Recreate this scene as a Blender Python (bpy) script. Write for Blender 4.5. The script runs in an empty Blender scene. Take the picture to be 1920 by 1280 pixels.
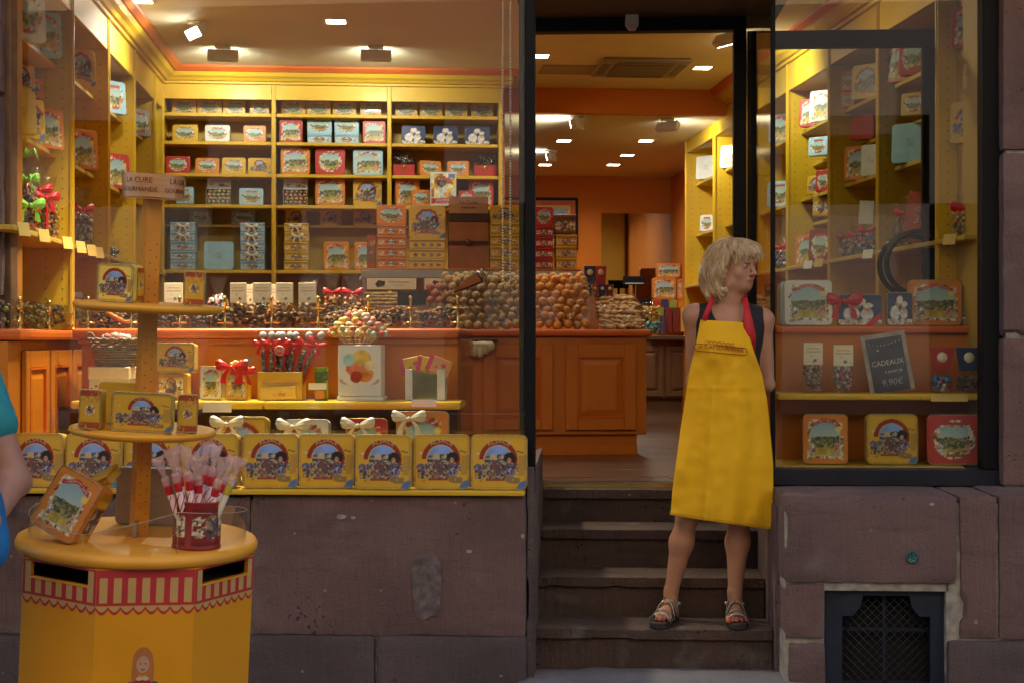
import bpy, bmesh, math, random
import numpy as np
from mathutils import Matrix, Vector, Euler, noise as mnoise
R = math.radians
SC = bpy.context.scene
C = SC.collection
random.seed(7)

# ------------------------------------------------------------------ camera, sky, sun, exposure
FPX, EYE = 2800.0, 1.40
cam_d = bpy.data.cameras.new('camera'); cam = bpy.data.objects.new('camera', cam_d); C.objects.link(cam)
cam.location = (0, 0, EYE); cam.rotation_euler = (R(90), 0, 0)
cam_d.sensor_width = 36; cam_d.lens = FPX / 1920 * 36; cam_d.clip_end = 500
SC.camera = cam
w = bpy.data.worlds.new('World'); SC.world = w; w.use_nodes = True
nt = w.node_tree; bg = nt.nodes['Background']
sky = nt.nodes.new('ShaderNodeTexSky'); sky.sky_type = 'NISHITA'; sky.sun_disc = False
SUN_EL, SUN_AZ = 46, 10          # the sun stands behind the shop, the street is in shade
sky.sun_elevation = R(SUN_EL); sky.sun_rotation = R(SUN_AZ); sky.air_density = 1.0; sky.dust_density = 4.0; sky.ozone_density = .3
nt.links.new(sky.outputs[0], bg.inputs[0]); bg.inputs[1].default_value = 0.15
sl = bpy.data.lights.new('sun', 'SUN'); sl.energy = 4.0; sl.angle = R(0.5); sl.color = (1, .95, .88)
so = bpy.data.objects.new('sun', sl); C.objects.link(so)
so.rotation_euler = (R(90 - SUN_EL), 0, R(180 - SUN_AZ)); so.location = (0, 30, 30)
SC.view_settings.view_transform = 'Standard'; SC.view_settings.look = 'None'
SC.view_settings.gamma = 1; SC.view_settings.use_curve_mapping = False
SC.view_settings.exposure = 1.22
SC.cycles.use_denoising = True
SC.cycles.max_bounces = 7; SC.cycles.diffuse_bounces = 4; SC.cycles.glossy_bounces = 3
SC.cycles.transparent_max_bounces = 16; SC.cycles.transmission_bounces = 4
SC.cycles.caustics_reflective = False; SC.cycles.caustics_refractive = False
SC.cycles.sample_clamp_indirect = 4

# ------------------------------------------------------------------ frames and pixels
FM = Matrix.Translation((0, 6.2, 0)) @ Matrix.Rotation(R(-3), 4, 'Z')      # the facade
IM = Matrix.Rotation(R(5), 4, 'Z')                                         # the shop inside
def pix(fr, px, py, v=None, u=None, z=None):
    """the point of a local plane y=v, x=u or z=z that shows at a pixel of the photograph"""
    inv = fr.inverted()
    o = inv @ Vector((0, 0, EYE)); d = inv.to_3x3() @ Vector(((px - 960) / FPX, 1, (640 - py) / FPX))
    if v is not None: t = (v - o.y) / d.y
    elif u is not None: t = (u - o.x) / d.x
    else: t = (z - o.z) / d.z
    return o + d * t
def TR(x, y, z, rz=0, rx=0, ry=0):
    return Matrix.Translation((x, y, z)) @ Euler((rx, ry, rz)).to_matrix().to_4x4()

# ------------------------------------------------------------------ materials
MATS = {}
def mat(name, col=(.5, .5, .5), rough=.5, metal=0, var=0, vscale=8, bump=0, bscale=40, coat=0, spec=None, emit=None, es=0, alpha=None, stretch=None, col2=None, sub=0, detail=4):
    if name in MATS: return MATS[name]
    m = bpy.data.materials.new(name); m.use_nodes = True; n = m.node_tree.nodes; l = m.node_tree.links
    p = n['Principled BSDF']
    p.inputs['Base Color'].default_value = (*col, 1); p.inputs['Roughness'].default_value = rough
    p.inputs['Metallic'].default_value = metal; p.inputs['Coat Weight'].default_value = coat
    p.inputs['Coat Roughness'].default_value = .15
    if spec is not None: p.inputs['Specular IOR Level'].default_value = spec
    if sub: p.inputs['Subsurface Weight'].default_value = sub; p.inputs['Subsurface Radius'].default_value = (.02, .008, .005); p.inputs['Subsurface Scale'].default_value = .5
    if emit: p.inputs['Emission Color'].default_value = (*emit, 1); p.inputs['Emission Strength'].default_value = es
    tc = n.new('ShaderNodeTexCoord'); src = tc.outputs['Object']
    if stretch:
        mp = n.new('ShaderNodeMapping'); mp.inputs['Scale'].default_value = stretch; l.new(src, mp.inputs[0]); src = mp.outputs[0]
    if var:
        t = n.new('ShaderNodeTexNoise'); t.inputs['Scale'].default_value = vscale; t.inputs['Detail'].default_value = detail; l.new(src, t.inputs[0])
        r = n.new('ShaderNodeValToRGB'); r.color_ramp.elements[0].position = .3; r.color_ramp.elements[1].position = .7
        c2 = col2 or tuple(min(1, c * (1 + var)) for c in col)
        r.color_ramp.elements[0].color = (*[c * (1 - var) for c in col], 1); r.color_ramp.elements[1].color = (*c2, 1)
        l.new(t.outputs[0], r.inputs[0]); l.new(r.outputs[0], p.inputs['Base Color'])
        mr = n.new('ShaderNodeMapRange'); mr.inputs[3].default_value = max(0.02, rough - .1); mr.inputs[4].default_value = min(1, rough + .12)
        l.new(t.outputs[0], mr.inputs[0]); l.new(mr.outputs[0], p.inputs['Roughness'])
    if bump:
        t = n.new('ShaderNodeTexNoise'); t.inputs['Scale'].default_value = bscale; t.inputs['Detail'].default_value = 5; l.new(src, t.inputs[0])
        b = n.new('ShaderNodeBump'); b.inputs['Strength'].default_value = bump; b.inputs['Distance'].default_value = .004
        l.new(t.outputs[0], b.inputs['Height']); l.new(b.outputs[0], p.inputs['Normal'])
    MATS[name] = m; return m
def attr_mat(name, rough=.3, coat=.3, metal=0, bump=0, sub=0):
    """colour comes from the print (the mesh's own colour attribute)"""
    m = bpy.data.materials.new(name); m.use_nodes = True; n = m.node_tree.nodes; l = m.node_tree.links; p = n['Principled BSDF']
    a = n.new('ShaderNodeAttribute'); a.attribute_name = 'Col'; l.new(a.outputs['Color'], p.inputs['Base Color'])
    p.inputs['Roughness'].default_value = rough; p.inputs['Coat Weight'].default_value = coat; p.inputs['Metallic'].default_value = metal
    if sub: p.inputs['Subsurface Weight'].default_value = sub; p.inputs['Subsurface Radius'].default_value = (.02, .008, .005); p.inputs['Subsurface Scale'].default_value = .4
    if bump:
        tc = n.new('ShaderNodeTexCoord'); t = n.new('ShaderNodeTexNoise'); t.inputs['Scale'].default_value = 60; l.new(tc.outputs['Object'], t.inputs[0])
        b = n.new('ShaderNodeBump'); b.inputs['Strength'].default_value = bump; b.inputs['Distance'].default_value = .003; l.new(t.outputs[0], b.inputs['Height']); l.new(b.outputs[0], p.inputs['Normal'])
    MATS[name] = m; return m
def glass_mat(name, tint=(1, 1, 1), ior=1.5, rough=0.0, base=0.0, bump=0):
    m = bpy.data.materials.new(name); m.use_nodes = True; n = m.node_tree.nodes; l = m.node_tree.links
    n.remove(n['Principled BSDF']); out = n['Material Output']
    t = n.new('ShaderNodeBsdfTransparent'); t.inputs[0].default_value = (*tint, 1)
    g = n.new('ShaderNodeBsdfGlossy'); g.inputs['Roughness'].default_value = rough
    f = n.new('ShaderNodeFresnel'); ge = n.new('ShaderNodeNewGeometry'); mr = n.new('ShaderNodeMapRange'); mr.inputs[3].default_value = ior; mr.inputs[4].default_value = 1 / ior; l.new(ge.outputs['Backfacing'], mr.inputs[0]); l.new(mr.outputs[0], f.inputs[0])
    mx = n.new('ShaderNodeMixShader'); src = f.outputs[0]
    if base:
        a = n.new('ShaderNodeMath'); a.operation = 'ADD'; a.use_clamp = True; a.inputs[1].default_value = base; l.new(src, a.inputs[0]); src = a.outputs[0]
    if bump:
        tc = n.new('ShaderNodeTexCoord'); nn = n.new('ShaderNodeTexNoise'); nn.inputs['Scale'].default_value = 45; nn.inputs['Detail'].default_value = 3; l.new(tc.outputs['Object'], nn.inputs[0])
        b = n.new('ShaderNodeBump'); b.inputs['Strength'].default_value = bump; b.inputs['Distance'].default_value = .01
        l.new(nn.outputs[0], b.inputs['Height']); l.new(b.outputs[0], g.inputs['Normal']); l.new(b.outputs[0], f.inputs['Normal'])
    l.new(src, mx.inputs[0]); l.new(t.outputs[0], mx.inputs[1]); l.new(g.outputs[0], mx.inputs[2]); l.new(mx.outputs[0], out.inputs[0])
    MATS[name] = m; return m
def milky_film(name, col, k):
    m = glass_mat(name, (.97, .95, .95), 1.4, .15, .02, .8); n = m.node_tree.nodes; l = m.node_tree.links
    src = n['Material Output'].inputs[0].links[0].from_socket; df = n.new('ShaderNodeBsdfDiffuse'); df.inputs[0].default_value = (*col, 1)
    mx = n.new('ShaderNodeMixShader'); mx.inputs[0].default_value = k; l.new(src, mx.inputs[1]); l.new(df.outputs[0], mx.inputs[2]); l.new(mx.outputs[0], n['Material Output'].inputs[0]); return m
def lamp_mat(name, col, s):
    m = bpy.data.materials.new(name); m.use_nodes = True; n = m.node_tree.nodes; l = m.node_tree.links
    n.remove(n['Principled BSDF']); e = n.new('ShaderNodeEmission'); e.inputs[0].default_value = (*col, 1); e.inputs[1].default_value = s
    l.new(e.outputs[0], n['Material Output'].inputs[0]); MATS[name] = m; return m

PRINT = attr_mat('printed_tin_plate', .42, .08)
PAPER = attr_mat('printed_card', .6, 0)
LUMPS = attr_mat('sweets_and_biscuits', .62, .02, bump=.4)
SKIN = attr_mat('skin', .5, 0, bump=.06, sub=.12)
GLASS = glass_mat('window_glass', (.93, .95, .93), 1.5)
PLEXI = glass_mat('clear_acrylic', (.95, .94, .92), 1.45, .02, .01)
FILM = glass_mat('cellophane', (.96, .96, .96), 1.4, .12, .03, .8)
YEL = mat('yellow_painted_wood', (.66, .41, .018), .48, var=.06, vscale=3, bump=.05, bscale=30, coat=.04)
YEL2 = mat('ochre_shelf_board', (.50, .32, .04), .5, var=.07, vscale=3, bump=.05)
ORA = mat('orange_painted_wood', (.54, .165, .009), .42, var=.08, vscale=3, bump=.05, coat=.05)
RED_O = mat('red_orange_moulding', (.60, .12, .010), .42, var=.05, coat=.06)
WALLO = mat('orange_wall_paint', (.56, .16, .005), .75, var=.05, vscale=2)
CEIL = mat('cream_ceiling_paint', (.72, .63, .43), .8, var=.03, vscale=2)
BLACK = mat('black_metal_frame', (.008, .008, .011), .5, var=.1, vscale=20, spec=.12)
NAVY = mat('navy_painted_frame', (.010, .013, .024), .45, var=.15, vscale=10, bump=.1, spec=.35)
SOFF = mat('dark_brown_soffit', (.035, .022, .018), .6, var=.1)
WHITE = mat('white_plastic', (.72, .71, .68), .4, var=.03)
CREAM = mat('cream_card', (.78, .68, .48), .6, var=.03)
BRASS = mat('polished_brass', (.75, .52, .16), .18, metal=1, var=.05)
STEEL = mat('brushed_steel', (.42, .40, .36), .35, metal=.9, var=.1, stretch=(1, 1, 30))
PFILM = milky_film('pinkish_film', (.85, .60, .58), .38)
WICK = mat('grey_wicker', (.20, .15, .10), .7, var=.3, vscale=60, bump=.5, bscale=90)
RIB = mat('red_satin_ribbon', (.55, .012, .012), .3, var=.1)
RIBW = mat('cream_satin_ribbon', (.70, .62, .50), .3, var=.08)
DARK = mat('dark_void', (.01, .008, .007), .9, var=.2)
MIRR = mat('mirror_glass', (.75, .78, .72), .03, metal=1)

# ------------------------------------------------------------------ mesh builder
class MB:
    def __init__(s): s.v = []; s.f = []; s.m = []; s.mi = 0; s.sm = []; s.c = []
    def raw(s, vs, fs, M=None, smooth=False, col=None):
        b = len(s.v)
        if M is not None: vs = [M @ Vector(p) for p in vs]
        s.v += [tuple(p) for p in vs]; s.f += [tuple(i + b for i in f) for f in fs]
        s.m += [s.mi] * len(fs); s.sm += [smooth] * len(fs)
        s.c += [col or (.5, .5, .5)] * len(vs)
        return s
    def box(s, x0, x1, y0, y1, z0, z1, bev=0, M=None, col=None, seg=1):
        if x0 > x1: x0, x1 = x1, x0
        if y0 > y1: y0, y1 = y1, y0
        if z0 > z1: z0, z1 = z1, z0
        vs = [(x, y, z) for x in (x0, x1) for y in (y0, y1) for z in (z0, z1)]
        fs = [(0, 1, 3, 2), (4, 6, 7, 5), (0, 4, 5, 1), (2, 3, 7, 6), (0, 2, 6, 4), (1, 5, 7, 3)]
        if not bev: return s.raw(vs, fs, M, col=col)
        bm = bmesh.new(); bv = [bm.verts.new(p) for p in vs]
        for f in fs: bm.faces.new([bv[i] for i in f])
        bmesh.ops.bevel(bm, geom=bm.edges[:], offset=min(bev, .45 * min(x1 - x0, y1 - y0, z1 - z0)), segments=seg, affect='EDGES', profile=.6)
        bm.verts.index_update()
        s.raw([v.co.copy() for v in bm.verts], [[v.index for v in f.verts] for f in bm.faces], M, col=col); bm.free(); return s
    def prism(s, poly, h0, h1, axis='z', M=None, bev=0, smooth=False, col=None):
        """extrude a polygon along an axis ('z': xy polygon, 'y': xz polygon)"""
        bm = bmesh.new(); n = len(poly)
        P = (lambda p, h: (p[0], p[1], h)) if axis == 'z' else ((lambda p, h: (p[0], h, p[1])) if axis == 'y' else (lambda p, h: (h, p[0], p[1])))
        a = [bm.verts.new(P(p, h0)) for p in poly]; b = [bm.verts.new(P(p, h1)) for p in poly]
        bm.faces.new(a[::-1]); bm.faces.new(b)
        for i in range(n): bm.faces.new((a[i], a[(i + 1) % n], b[(i + 1) % n], b[i]))
        bmesh.ops.recalc_face_normals(bm, faces=bm.faces[:])
        if bev:
            ed = [e for e in bm.edges if (e.verts[0] in a) == (e.verts[1] in a)]
            bmesh.ops.bevel(bm, geom=ed, offset=bev, segments=2, affect='EDGES', profile=.6)
        bm.verts.index_update(); s.raw([v.co.copy() for v in bm.verts], [[v.index for v in f.verts] for f in bm.faces], M, smooth, col); bm.free(); return s
    def lathe(s, prof, seg=24, M=None, smooth=True, sx=1, sy=1, cap=True, col=None):
        vs = []; fs = []; n = len(prof)
        for r, z in prof:
            for k in range(seg):
                a = 2 * math.pi * k / seg; vs.append((r * sx * math.cos(a), r * sy * math.sin(a), z))
        for i in range(n - 1):
            for k in range(seg):
                k2 = (k + 1) % seg; fs.append((i * seg + k, i * seg + k2, (i + 1) * seg + k2, (i + 1) * seg + k))
        if cap:
            if prof[0][0] > 1e-5: fs.append(tuple(range(seg))[::-1])
            if prof[-1][0] > 1e-5: fs.append(tuple((n - 1) * seg + k for k in range(seg)))
        return s.raw(vs, fs, M, smooth, col)
    def tube(s, pts, r, seg=6, M=None, closed=False, col=None):
        pts = [Vector(p) for p in pts]; n = len(pts); rs = r if isinstance(r, (list, tuple)) else [r] * n
        vs = []; fs = []; up = Vector((.13, .21, 1)).normalized()
        for i, p in enumerate(pts):
            t = (pts[(i + 1) % n if closed else min(i + 1, n - 1)] - pts[(i - 1) % n if closed else max(i - 1, 0)])
            if t.length < 1e-9: t = Vector((0, 0, 1))
            t.normalize(); a = t.cross(up)
            if a.length < .05: a = t.cross(Vector((1, 0, 0)))
            a.normalize(); b = t.cross(a)
            for k in range(seg):
                q = 2 * math.pi * k / seg; vs.append(p + (a * math.cos(q) + b * math.sin(q)) * rs[i])
        for i in range(n if closed else n - 1):
            j = (i + 1) % n
            for k in range(seg):
                k2 = (k + 1) % seg; fs.append((i * seg + k, j * seg + k, j * seg + k2, i * seg + k2))
        if not closed: fs.append(tuple(range(seg))); fs.append(tuple((n - 1) * seg + k for k in range(seg))[::-1])
        return s.raw(vs, fs, M, True, col)
    def ball(s, c, r, seg=10, rings=6, M=None, col=None, jit=0):
        rx, ry, rz = r if isinstance(r, tuple) else (r, r, r); vs = [(c[0], c[1], c[2] - rz)]; fs = []
        for i in range(1, rings):
            th = math.pi * i / rings
            for k in range(seg):
                a = 2 * math.pi * k / seg; j = 1 + random.uniform(-jit, jit)
                vs.append((c[0] + rx * math.sin(th) * math.cos(a) * j, c[1] + ry * math.sin(th) * math.sin(a) * j, c[2] - rz * math.cos(th) * j))
        vs.append((c[0], c[1], c[2] + rz)); top = len(vs) - 1
        for k in range(seg):
            k2 = (k + 1) % seg; fs.append((0, 1 + k2, 1 + k)); b = 1 + (rings - 2) * seg; fs.append((top, b + k, b + k2))
            for i in range(rings - 2):
                q = 1 + i * seg; fs.append((q + k, q + k2, q + seg + k2, q + seg + k))
        return s.raw(vs, fs, M, True, col)
    def mesh(s, name, mats, fixn=False):
        me = bpy.data.meshes.new(name); me.from_pydata(s.v, [], s.f)
        if not isinstance(mats, (list, tuple)): mats = [mats]
        for m in mats: me.materials.append(m)
        me.polygons.foreach_set('material_index', s.m); me.polygons.foreach_set('use_smooth', s.sm)
        if any(m in (PRINT, PAPER, LUMPS, SKIN) for m in mats):
            ca = me.color_attributes.new('Col', 'FLOAT_COLOR', 'POINT')
            ca.data.foreach_set('color', np.array([(*c, 1) for c in s.c], dtype=np.float32).ravel())
        me.validate(); me.update(); return me
    def build(s, name, mats, parent=None, M=None, label=None, kind=None):
        return link(name, s.mesh(name, mats), parent, M, label, kind)
def link(name, me, parent=None, M=None, label=None, kind=None):
    o = bpy.data.objects.new(name, me); C.objects.link(o)
    if parent: o.parent = parent
    if M is not None: o.matrix_basis = M
    if label: o['label'] = label
    if kind: o['kind'] = kind
    return o
SEEN_LABELS = {}
def tag(o, label, cat, group=None, kind=None):
    o['label'] = label; o['category'] = cat
    if group: o['group'] = group
    if kind: o['kind'] = kind
    return o
def thing(name, label, cat, M, group=None):
    o = bpy.data.objects.new(name, None); C.objects.link(o); o.matrix_basis = M; o.empty_display_size = .05
    return tag(o, label, cat, group)
def struct(name, mb, m, M=None):
    o = mb.build(name, m, None, M); o['kind'] = 'structure'; return o
def dup(o, M, label=None, group=None, parent=None):
    c = o.copy(); C.objects.link(c)
    if parent: c.parent = parent
    if M is not None: c.matrix_basis = M
    if label: c['label'] = label
    if group: c['group'] = group
    for ch in o.children: dup(ch, None, None, None, c)
    return c
def rrect(w, h, r, n=4, cx=0, cy=0):
    pts = []
    for (sx, sy, a0) in ((1, -1, -90), (1, 1, 0), (-1, 1, 90), (-1, -1, 180)):
        for k in range(n + 1):
            a = R(a0 + 90 * k / n); pts.append((cx + sx * (w / 2 - r) + r * math.cos(a), cy + sy * (h / 2 - r) + r * math.sin(a)))
    return pts
def text_mesh(txt, size, mat_, extrude=.0004, arc=None, align='CENTER', italic=0, space=1.0, offset=0, sx=1):
    cu = bpy.data.curves.new('lettering', 'FONT'); cu.body = txt; cu.size = size; cu.extrude = extrude; cu.align_x = align; cu.shear = italic
    cu.resolution_u = 2; cu.space_character = space; cu.offset = offset
    o = bpy.data.objects.new('tmp', cu); C.objects.link(o); dg = bpy.context.evaluated_depsgraph_get()
    me = bpy.data.meshes.new_from_object(o.evaluated_get(dg)); bpy.data.objects.remove(o); bpy.data.curves.remove(cu)
    for v in me.vertices:
        x, y, z = v.co; x *= sx
        if arc: a = x / arc; v.co = ((arc + y) * math.sin(a), -z, (arc + y) * math.cos(a))
        else: v.co = (x, -z, y)
    me.materials.clear(); me.materials.append(mat_); me.update(); me.name = 'lettering'
    return me

# ------------------------------------------------------------------ printed artwork
def h1(i, j, s): return np.modf(np.abs(np.sin(i * 127.1 + j * 311.7 + s * 74.7) * 43758.5453))[0]
def vn(u, v, f, s):
    x = u * f; y = v * f; i = np.floor(x); j = np.floor(y); a = x - i; b = y - j; a = a * a * (3 - 2 * a); b = b * b * (3 - 2 * b)
    return (h1(i, j, s) * (1 - a) + h1(i + 1, j, s) * a) * (1 - b) + (h1(i, j + 1, s) * (1 - a) + h1(i + 1, j + 1, s) * a) * b
def mosaic(u, v, f, s, pal):
    q = u + .6 / f * (vn(u, v, f * 1.3, s + 3) - .5) * 2; r = v + .6 / f * (vn(u, v, f * 1.3, s + 9) - .5) * 2
    k = (h1(np.floor(q * f), np.floor(r * f), s) * len(pal)).astype(int) % len(pal)
    return np.array(pal)[k] * (.7 + .6 * vn(u, v, f * 2, s + 5))[..., None]
def put(c, m, col): c[m] = col[m] if isinstance(col, np.ndarray) and col.ndim == c.ndim else col
VILL = [(.05, .03, .03), (.30, .18, .09), (.10, .08, .13), (.42, .32, .15), (.06, .09, .16), (.2, .07, .04), (.42, .36, .26), (.07, .05, .07)]
LAND = [(.04, .09, .03), (.12, .16, .05), (.05, .06, .04), (.2, .13, .06), (.09, .13, .10), (.3, .28, .1)]
SCRO = [(.75, .66, .45), (.35, .22, .1), (.6, .5, .3), (.12, .07, .05), (.8, .78, .7)]
def scene_land(c, u, v, m, s=1, bright=1):
    y = v; sk = m & (y > .52 + .05 * vn(u, v, 5, s))
    g = np.clip((y - .5) * 2, 0, 1)[..., None]
    put(c, sk, (np.array([.44, .55, .52]) * (1 - g) + np.array([.17, .36, .46]) * g) * np.ones_like(c) * bright)
    put(c, m & ~sk, mosaic(u, v, 22, s, LAND) * bright)
    put(c, m & (y < .3 + .04 * vn(u, v, 8, s + 2)), mosaic(u, v, 9, s + 1, [(.6, .38, .05), (.5, .42, .1), (.35, .3, .06)]) * bright)
    put(c, m & (np.hypot((u - .22) * 1.6, (y - .3)) < .11), mosaic(u, v, 30, s + 4, [(.7, .7, .72), (.4, .4, .5), (.2, .12, .1)]))
    put(c, m & (np.hypot((u - .77), (y - .3) * .8) < .10), mosaic(u, v, 26, s + 6, [(.5, .1, .05), (.06, .04, .04), (.5, .4, .3), (.6, .3, .1)]))
def art(kind, base, u, v, a=1.0):
    c = np.ones(u.shape + (3,)) * np.array(base); bd = np.minimum(np.minimum(u, 1 - u) * a, np.minimum(v, 1 - v))
    c *= (.93 + .12 * vn(u, v, 6, 2))[..., None]
    if kind == 'arch':
        d = np.hypot((u - .49) * a, v - .55); ang = np.arctan2(v - .55, (u - .49) * a); D = lambda x, y, sx=1, sy=1: np.hypot((u - x) * a * sx, (v - y) * sy)
        fig = (v > .19) & (v < .47) & (np.abs(u - .46) < .36 + .06 * vn(u, v, 7, 4)) & (vn(u, v, 7, 8) > .2)
        put(c, fig, mosaic(u, v, 24, 5, VILL))
        put(c, (d < .365) & (ang > -.35) & (ang < 3.5), np.array([.27, .026, .014]) * np.ones_like(c))
        ins = (d < .262) & (v > .3)
        put(c, (np.abs(d - .268) < .010) & (v > .45), np.array([.66, .46, .12]))
        put(c, ins, mosaic(u, v, 26, 7, VILL)); sk = ins & (v > .60 + .07 * vn(u, v, 12, 2))
        put(c, sk, (np.array([.16, .27, .55]) * np.ones_like(c)) * (.8 + .7 * vn(u, v, 6, 3))[..., None])
        put(c, ins & (v > .50) & (v < .66) & (vn(u, v, 16, 31) > .62), np.array([.5, .42, .26]))
        put(c, (D(.70, .585, 1, 1.1) < .112) | (D(.76, .55, 1.2, 1) < .06), np.array([.016, .010, .012]))
        put(c, (D(.69, .535, 1.25, 1) < .050), np.array([.52, .29, .19])); put(c, (D(.672, .545) < .008) | (D(.706, .545) < .008), np.array([.05, .03, .03]))
        put(c, (np.abs(u - .70) < .10) & (v > .27) & (v < .47), mosaic(u, v, 26, 9, [(.12, .13, .25), (.40, .40, .42), (.05, .04, .07), (.2, .08, .08)]))
        put(c, (D(.12, .40, 1, 1.3) < .085), mosaic(u, v, 20, 19, [(.2, .04, .03), (.1, .12, .25), (.3, .25, .2)]))
        put(c, (D(.12, .66) < .028) , np.array([.6, .5, .38]))
        put(c, (np.abs(u - .44) < .18) & (np.abs(v - .17) < .019), np.array([.30, .045, .02]))
        put(c, (D(.735, .29) < .042), np.array([.5, .45, .45])); put(c, D(.735, .29) < .034, np.array([.08, .08, .28]))
        put(c, (u > .60) & (u < .88) & (v > .1) & (v < .23) & (vn(u, v, 12, 11) > .5), np.array([.26, .17, .07]))
        put(c, (u > .86) & (v < .62) & (v > .25) & (vn(u, v, 11, 12) > .45), np.array([.45, .27, .04])); put(c, (u < .2) & (v < .3) & (v > .12) & (vn(u, v, 11, 13) > .6), np.array([.42, .22, .04]))
        put(c, (np.hypot((u - 1) * a, v + .02) < .18) & (vn(u, v, 14, 5) > .25), np.array([.07, .17, .38]))
        put(c, (u > .82) & (u < .95) & (np.abs(v - .70 + (u - .88) * .3) < .010), np.array([.05, .06, .04]))
        put(c, (bd < .034) & (bd > .013) & (np.sin(u * 110) * np.sin(v * 110) > -.2), np.array([.30, .16, .05]))
    elif kind == 'land':
        wob = .022 * (vn(u, v, 7, 3) - .5) * 2; b2 = bd + wob
        put(c, (b2 > .085) & (vn(u, v, 9, 21) > .35), mosaic(u, v, 18, 2, SCRO))
        ins = b2 > .15; scene_land(c, u, v, ins, 3)
        put(c, (np.abs(b2 - .145) < .014), np.array([.55, .47, .32]))
        rb = .84 + .05 * np.cos((u - .5) * 9); put(c, (np.abs(v - rb) < .038) & (np.abs(u - .5) < .34), np.array([.42, .04, .03]))
        put(c, (np.abs(v - rb) < .012) & (np.abs(u - .5) < .28) & (np.sin(u * 150) > 0), np.array([.7, .55, .4]))
        put(c, np.hypot((u - .80) * a, v - .70) < .06, np.array([.75, .6, .12]))
    elif kind == 'oval':
        e = np.hypot((u - .5) / .40, (v - .5) / .40); wob = .10 * (vn(u, v, 9, 3) - .5)
        put(c, (e + wob < 1.0), mosaic(u, v, 20, 2, SCRO)); ins = (np.abs(u - .5) < .29 + wob * .4) & (np.abs(v - .5) < .27)
        scene_land(c, u, v, ins, 8); put(c, (np.abs(v - .83) < .035) & (np.abs(u - .5) < .25), np.array([.4, .05, .03]))
        put(c, (np.abs(v - .16) < .035) & (np.abs(u - .5) < .15), np.array([.4, .08, .03]))
    elif kind == 'bakers':
        c[:] = np.array([.018, .035, .12]) * (.7 + .6 * vn(u, v, 3, 2))[..., None]
        for (x, y, rx, ry, col) in ((.30, .36, .19, .24, (.72, .72, .74)), (.43, .66, .10, .10, (.55, .33, .22)), (.50, .79, .13, .12, (.78, .76, .72)), (.66, .34, .15, .2, (.70, .68, .70)), (.66, .54, .09, .09, (.5, .30, .2)), (.68, .65, .12, .09, (.74, .72, .7))):
            put(c, np.hypot((u - x) / rx, (v - y) / ry) < 1, np.array(col) * (.65 + .6 * vn(u, v, 14, x * 9))[..., None] * np.ones_like(c))
        put(c, v < .14 + .06 * vn(u, v, 9, 4), mosaic(u, v, 16, 8, [(.7, .7, .7), (.5, .35, .25), (.6, .6, .66), (.3, .2, .15)]))
    elif kind == 'plain':
        put(c, np.abs(bd - .06) < .008, np.array(base) * .7); d = np.hypot((u - .5) * a, v - .5)
        put(c, (d < .12) & (vn(u, v, 22, 4) > .5), np.array(base) * .72); put(c, np.abs(d - .12) < .01, np.array(base) * .75)
    elif kind == 'band':
        for x in (.14, .86): put(c, (np.hypot((u - x) * a, v - .5) < .30) & (vn(u, v, 12, 3) > .35), mosaic(u, v, 14, 3, SCRO))
        e = np.hypot((u - .5) / .2, (v - .5) / .34); put(c, e < 1.15, np.array([.28, .05, .03])); put(c, e < .95, mosaic(u * a, v, 9, 6, SCRO + VILL))
        put(c, (v > .86), np.array(base) * .6); put(c, (v < .08), np.array(base) * .7)
    elif kind == 'dots':
        for k in range(4): put(c, np.hypot((u - .17 - .22 * k) * a, v - .45) < .27, mosaic(u * a, v, 8, k, VILL))
        put(c, (v > .86), np.array(base) * .55)
    elif kind == 'side':
        put(c, np.hypot((u - .5) * a, v - .48) < .26 * a, mosaic(u, v, 12, 5, SCRO)); put(c, np.hypot((u - .5) * a, v - .48) < .2 * a, mosaic(u, v, 7, 6, [(.3, .3, .34), (.4, .2, .1), (.06, .05, .05)]))
        put(c, (v > .86) & (vn(u, v, 12, 3) > .25), np.array([.38, .05, .02])); put(c, (v < .16) & (vn(u, v, 10, 5) > .3), np.array([.36, .07, .02]))
        put(c, (v > .7) & (v < .86) & (vn(u, v, 12, 7) > .5), np.array([.45, .22, .06]))
    elif kind == 'fruit':
        put(c, (v > .22), np.array([.72, .72, .70]) * np.ones_like(c)); 
        for (x, y, r, col) in ((.55, .72, .2, (.72, .5, .06)), (.33, .55, .13, (.7, .16, .08)), (.62, .45, .18, (.62, .22, .03)), (.25, .72, .12, (.3, .55, .5)), (.42, .38, .12, (.4, .03, .03)), (.75, .6, .1, (.7, .6, .3))):
            put(c, np.hypot((u - x) * a, v - y) < r, np.array(col) * (.75 + .5 * vn(u, v, 9, x * 5))[..., None] * np.ones_like(c))
        put(c, (np.abs(np.hypot((u - .5) * a * .8, (v - .33) * 2) - .3) < .03) & (v < .33), np.array([.5, .36, .25])); put(c, v < .22, np.array([.66, .68, .72]))
    elif kind == 'poster':
        put(c, (bd > .03) & (v > .22), mosaic(u, v, 6, 3, [(.7, .5, .08), (.65, .3, .1), (.5, .6, .6), (.75, .66, .3), (.3, .12, .08), (.8, .7, .4)]))
        d = np.hypot((u - .42) * a, v - .70); put(c, (d < .22) & (v > .66), np.array([.4, .1, .04])); put(c, (d < .15), mosaic(u, v, 22, 4, VILL)); put(c, (v < .22) & (v > .05) & (bd > .03), np.array([.45, .04, .04]))
        put(c, (u > .70) & (v > .84) & (bd > .04), np.array([.1, .2, .5]))
    elif kind == 'pack':
        put(c, (np.abs(v - .74) < .035) & (np.abs(u - .5) < .36), np.array([.62, .32, .08])); put(c, (np.abs(v - .62) < .02) & (np.abs(u - .5) < .4), np.array([.4, .28, .2]))
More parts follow.
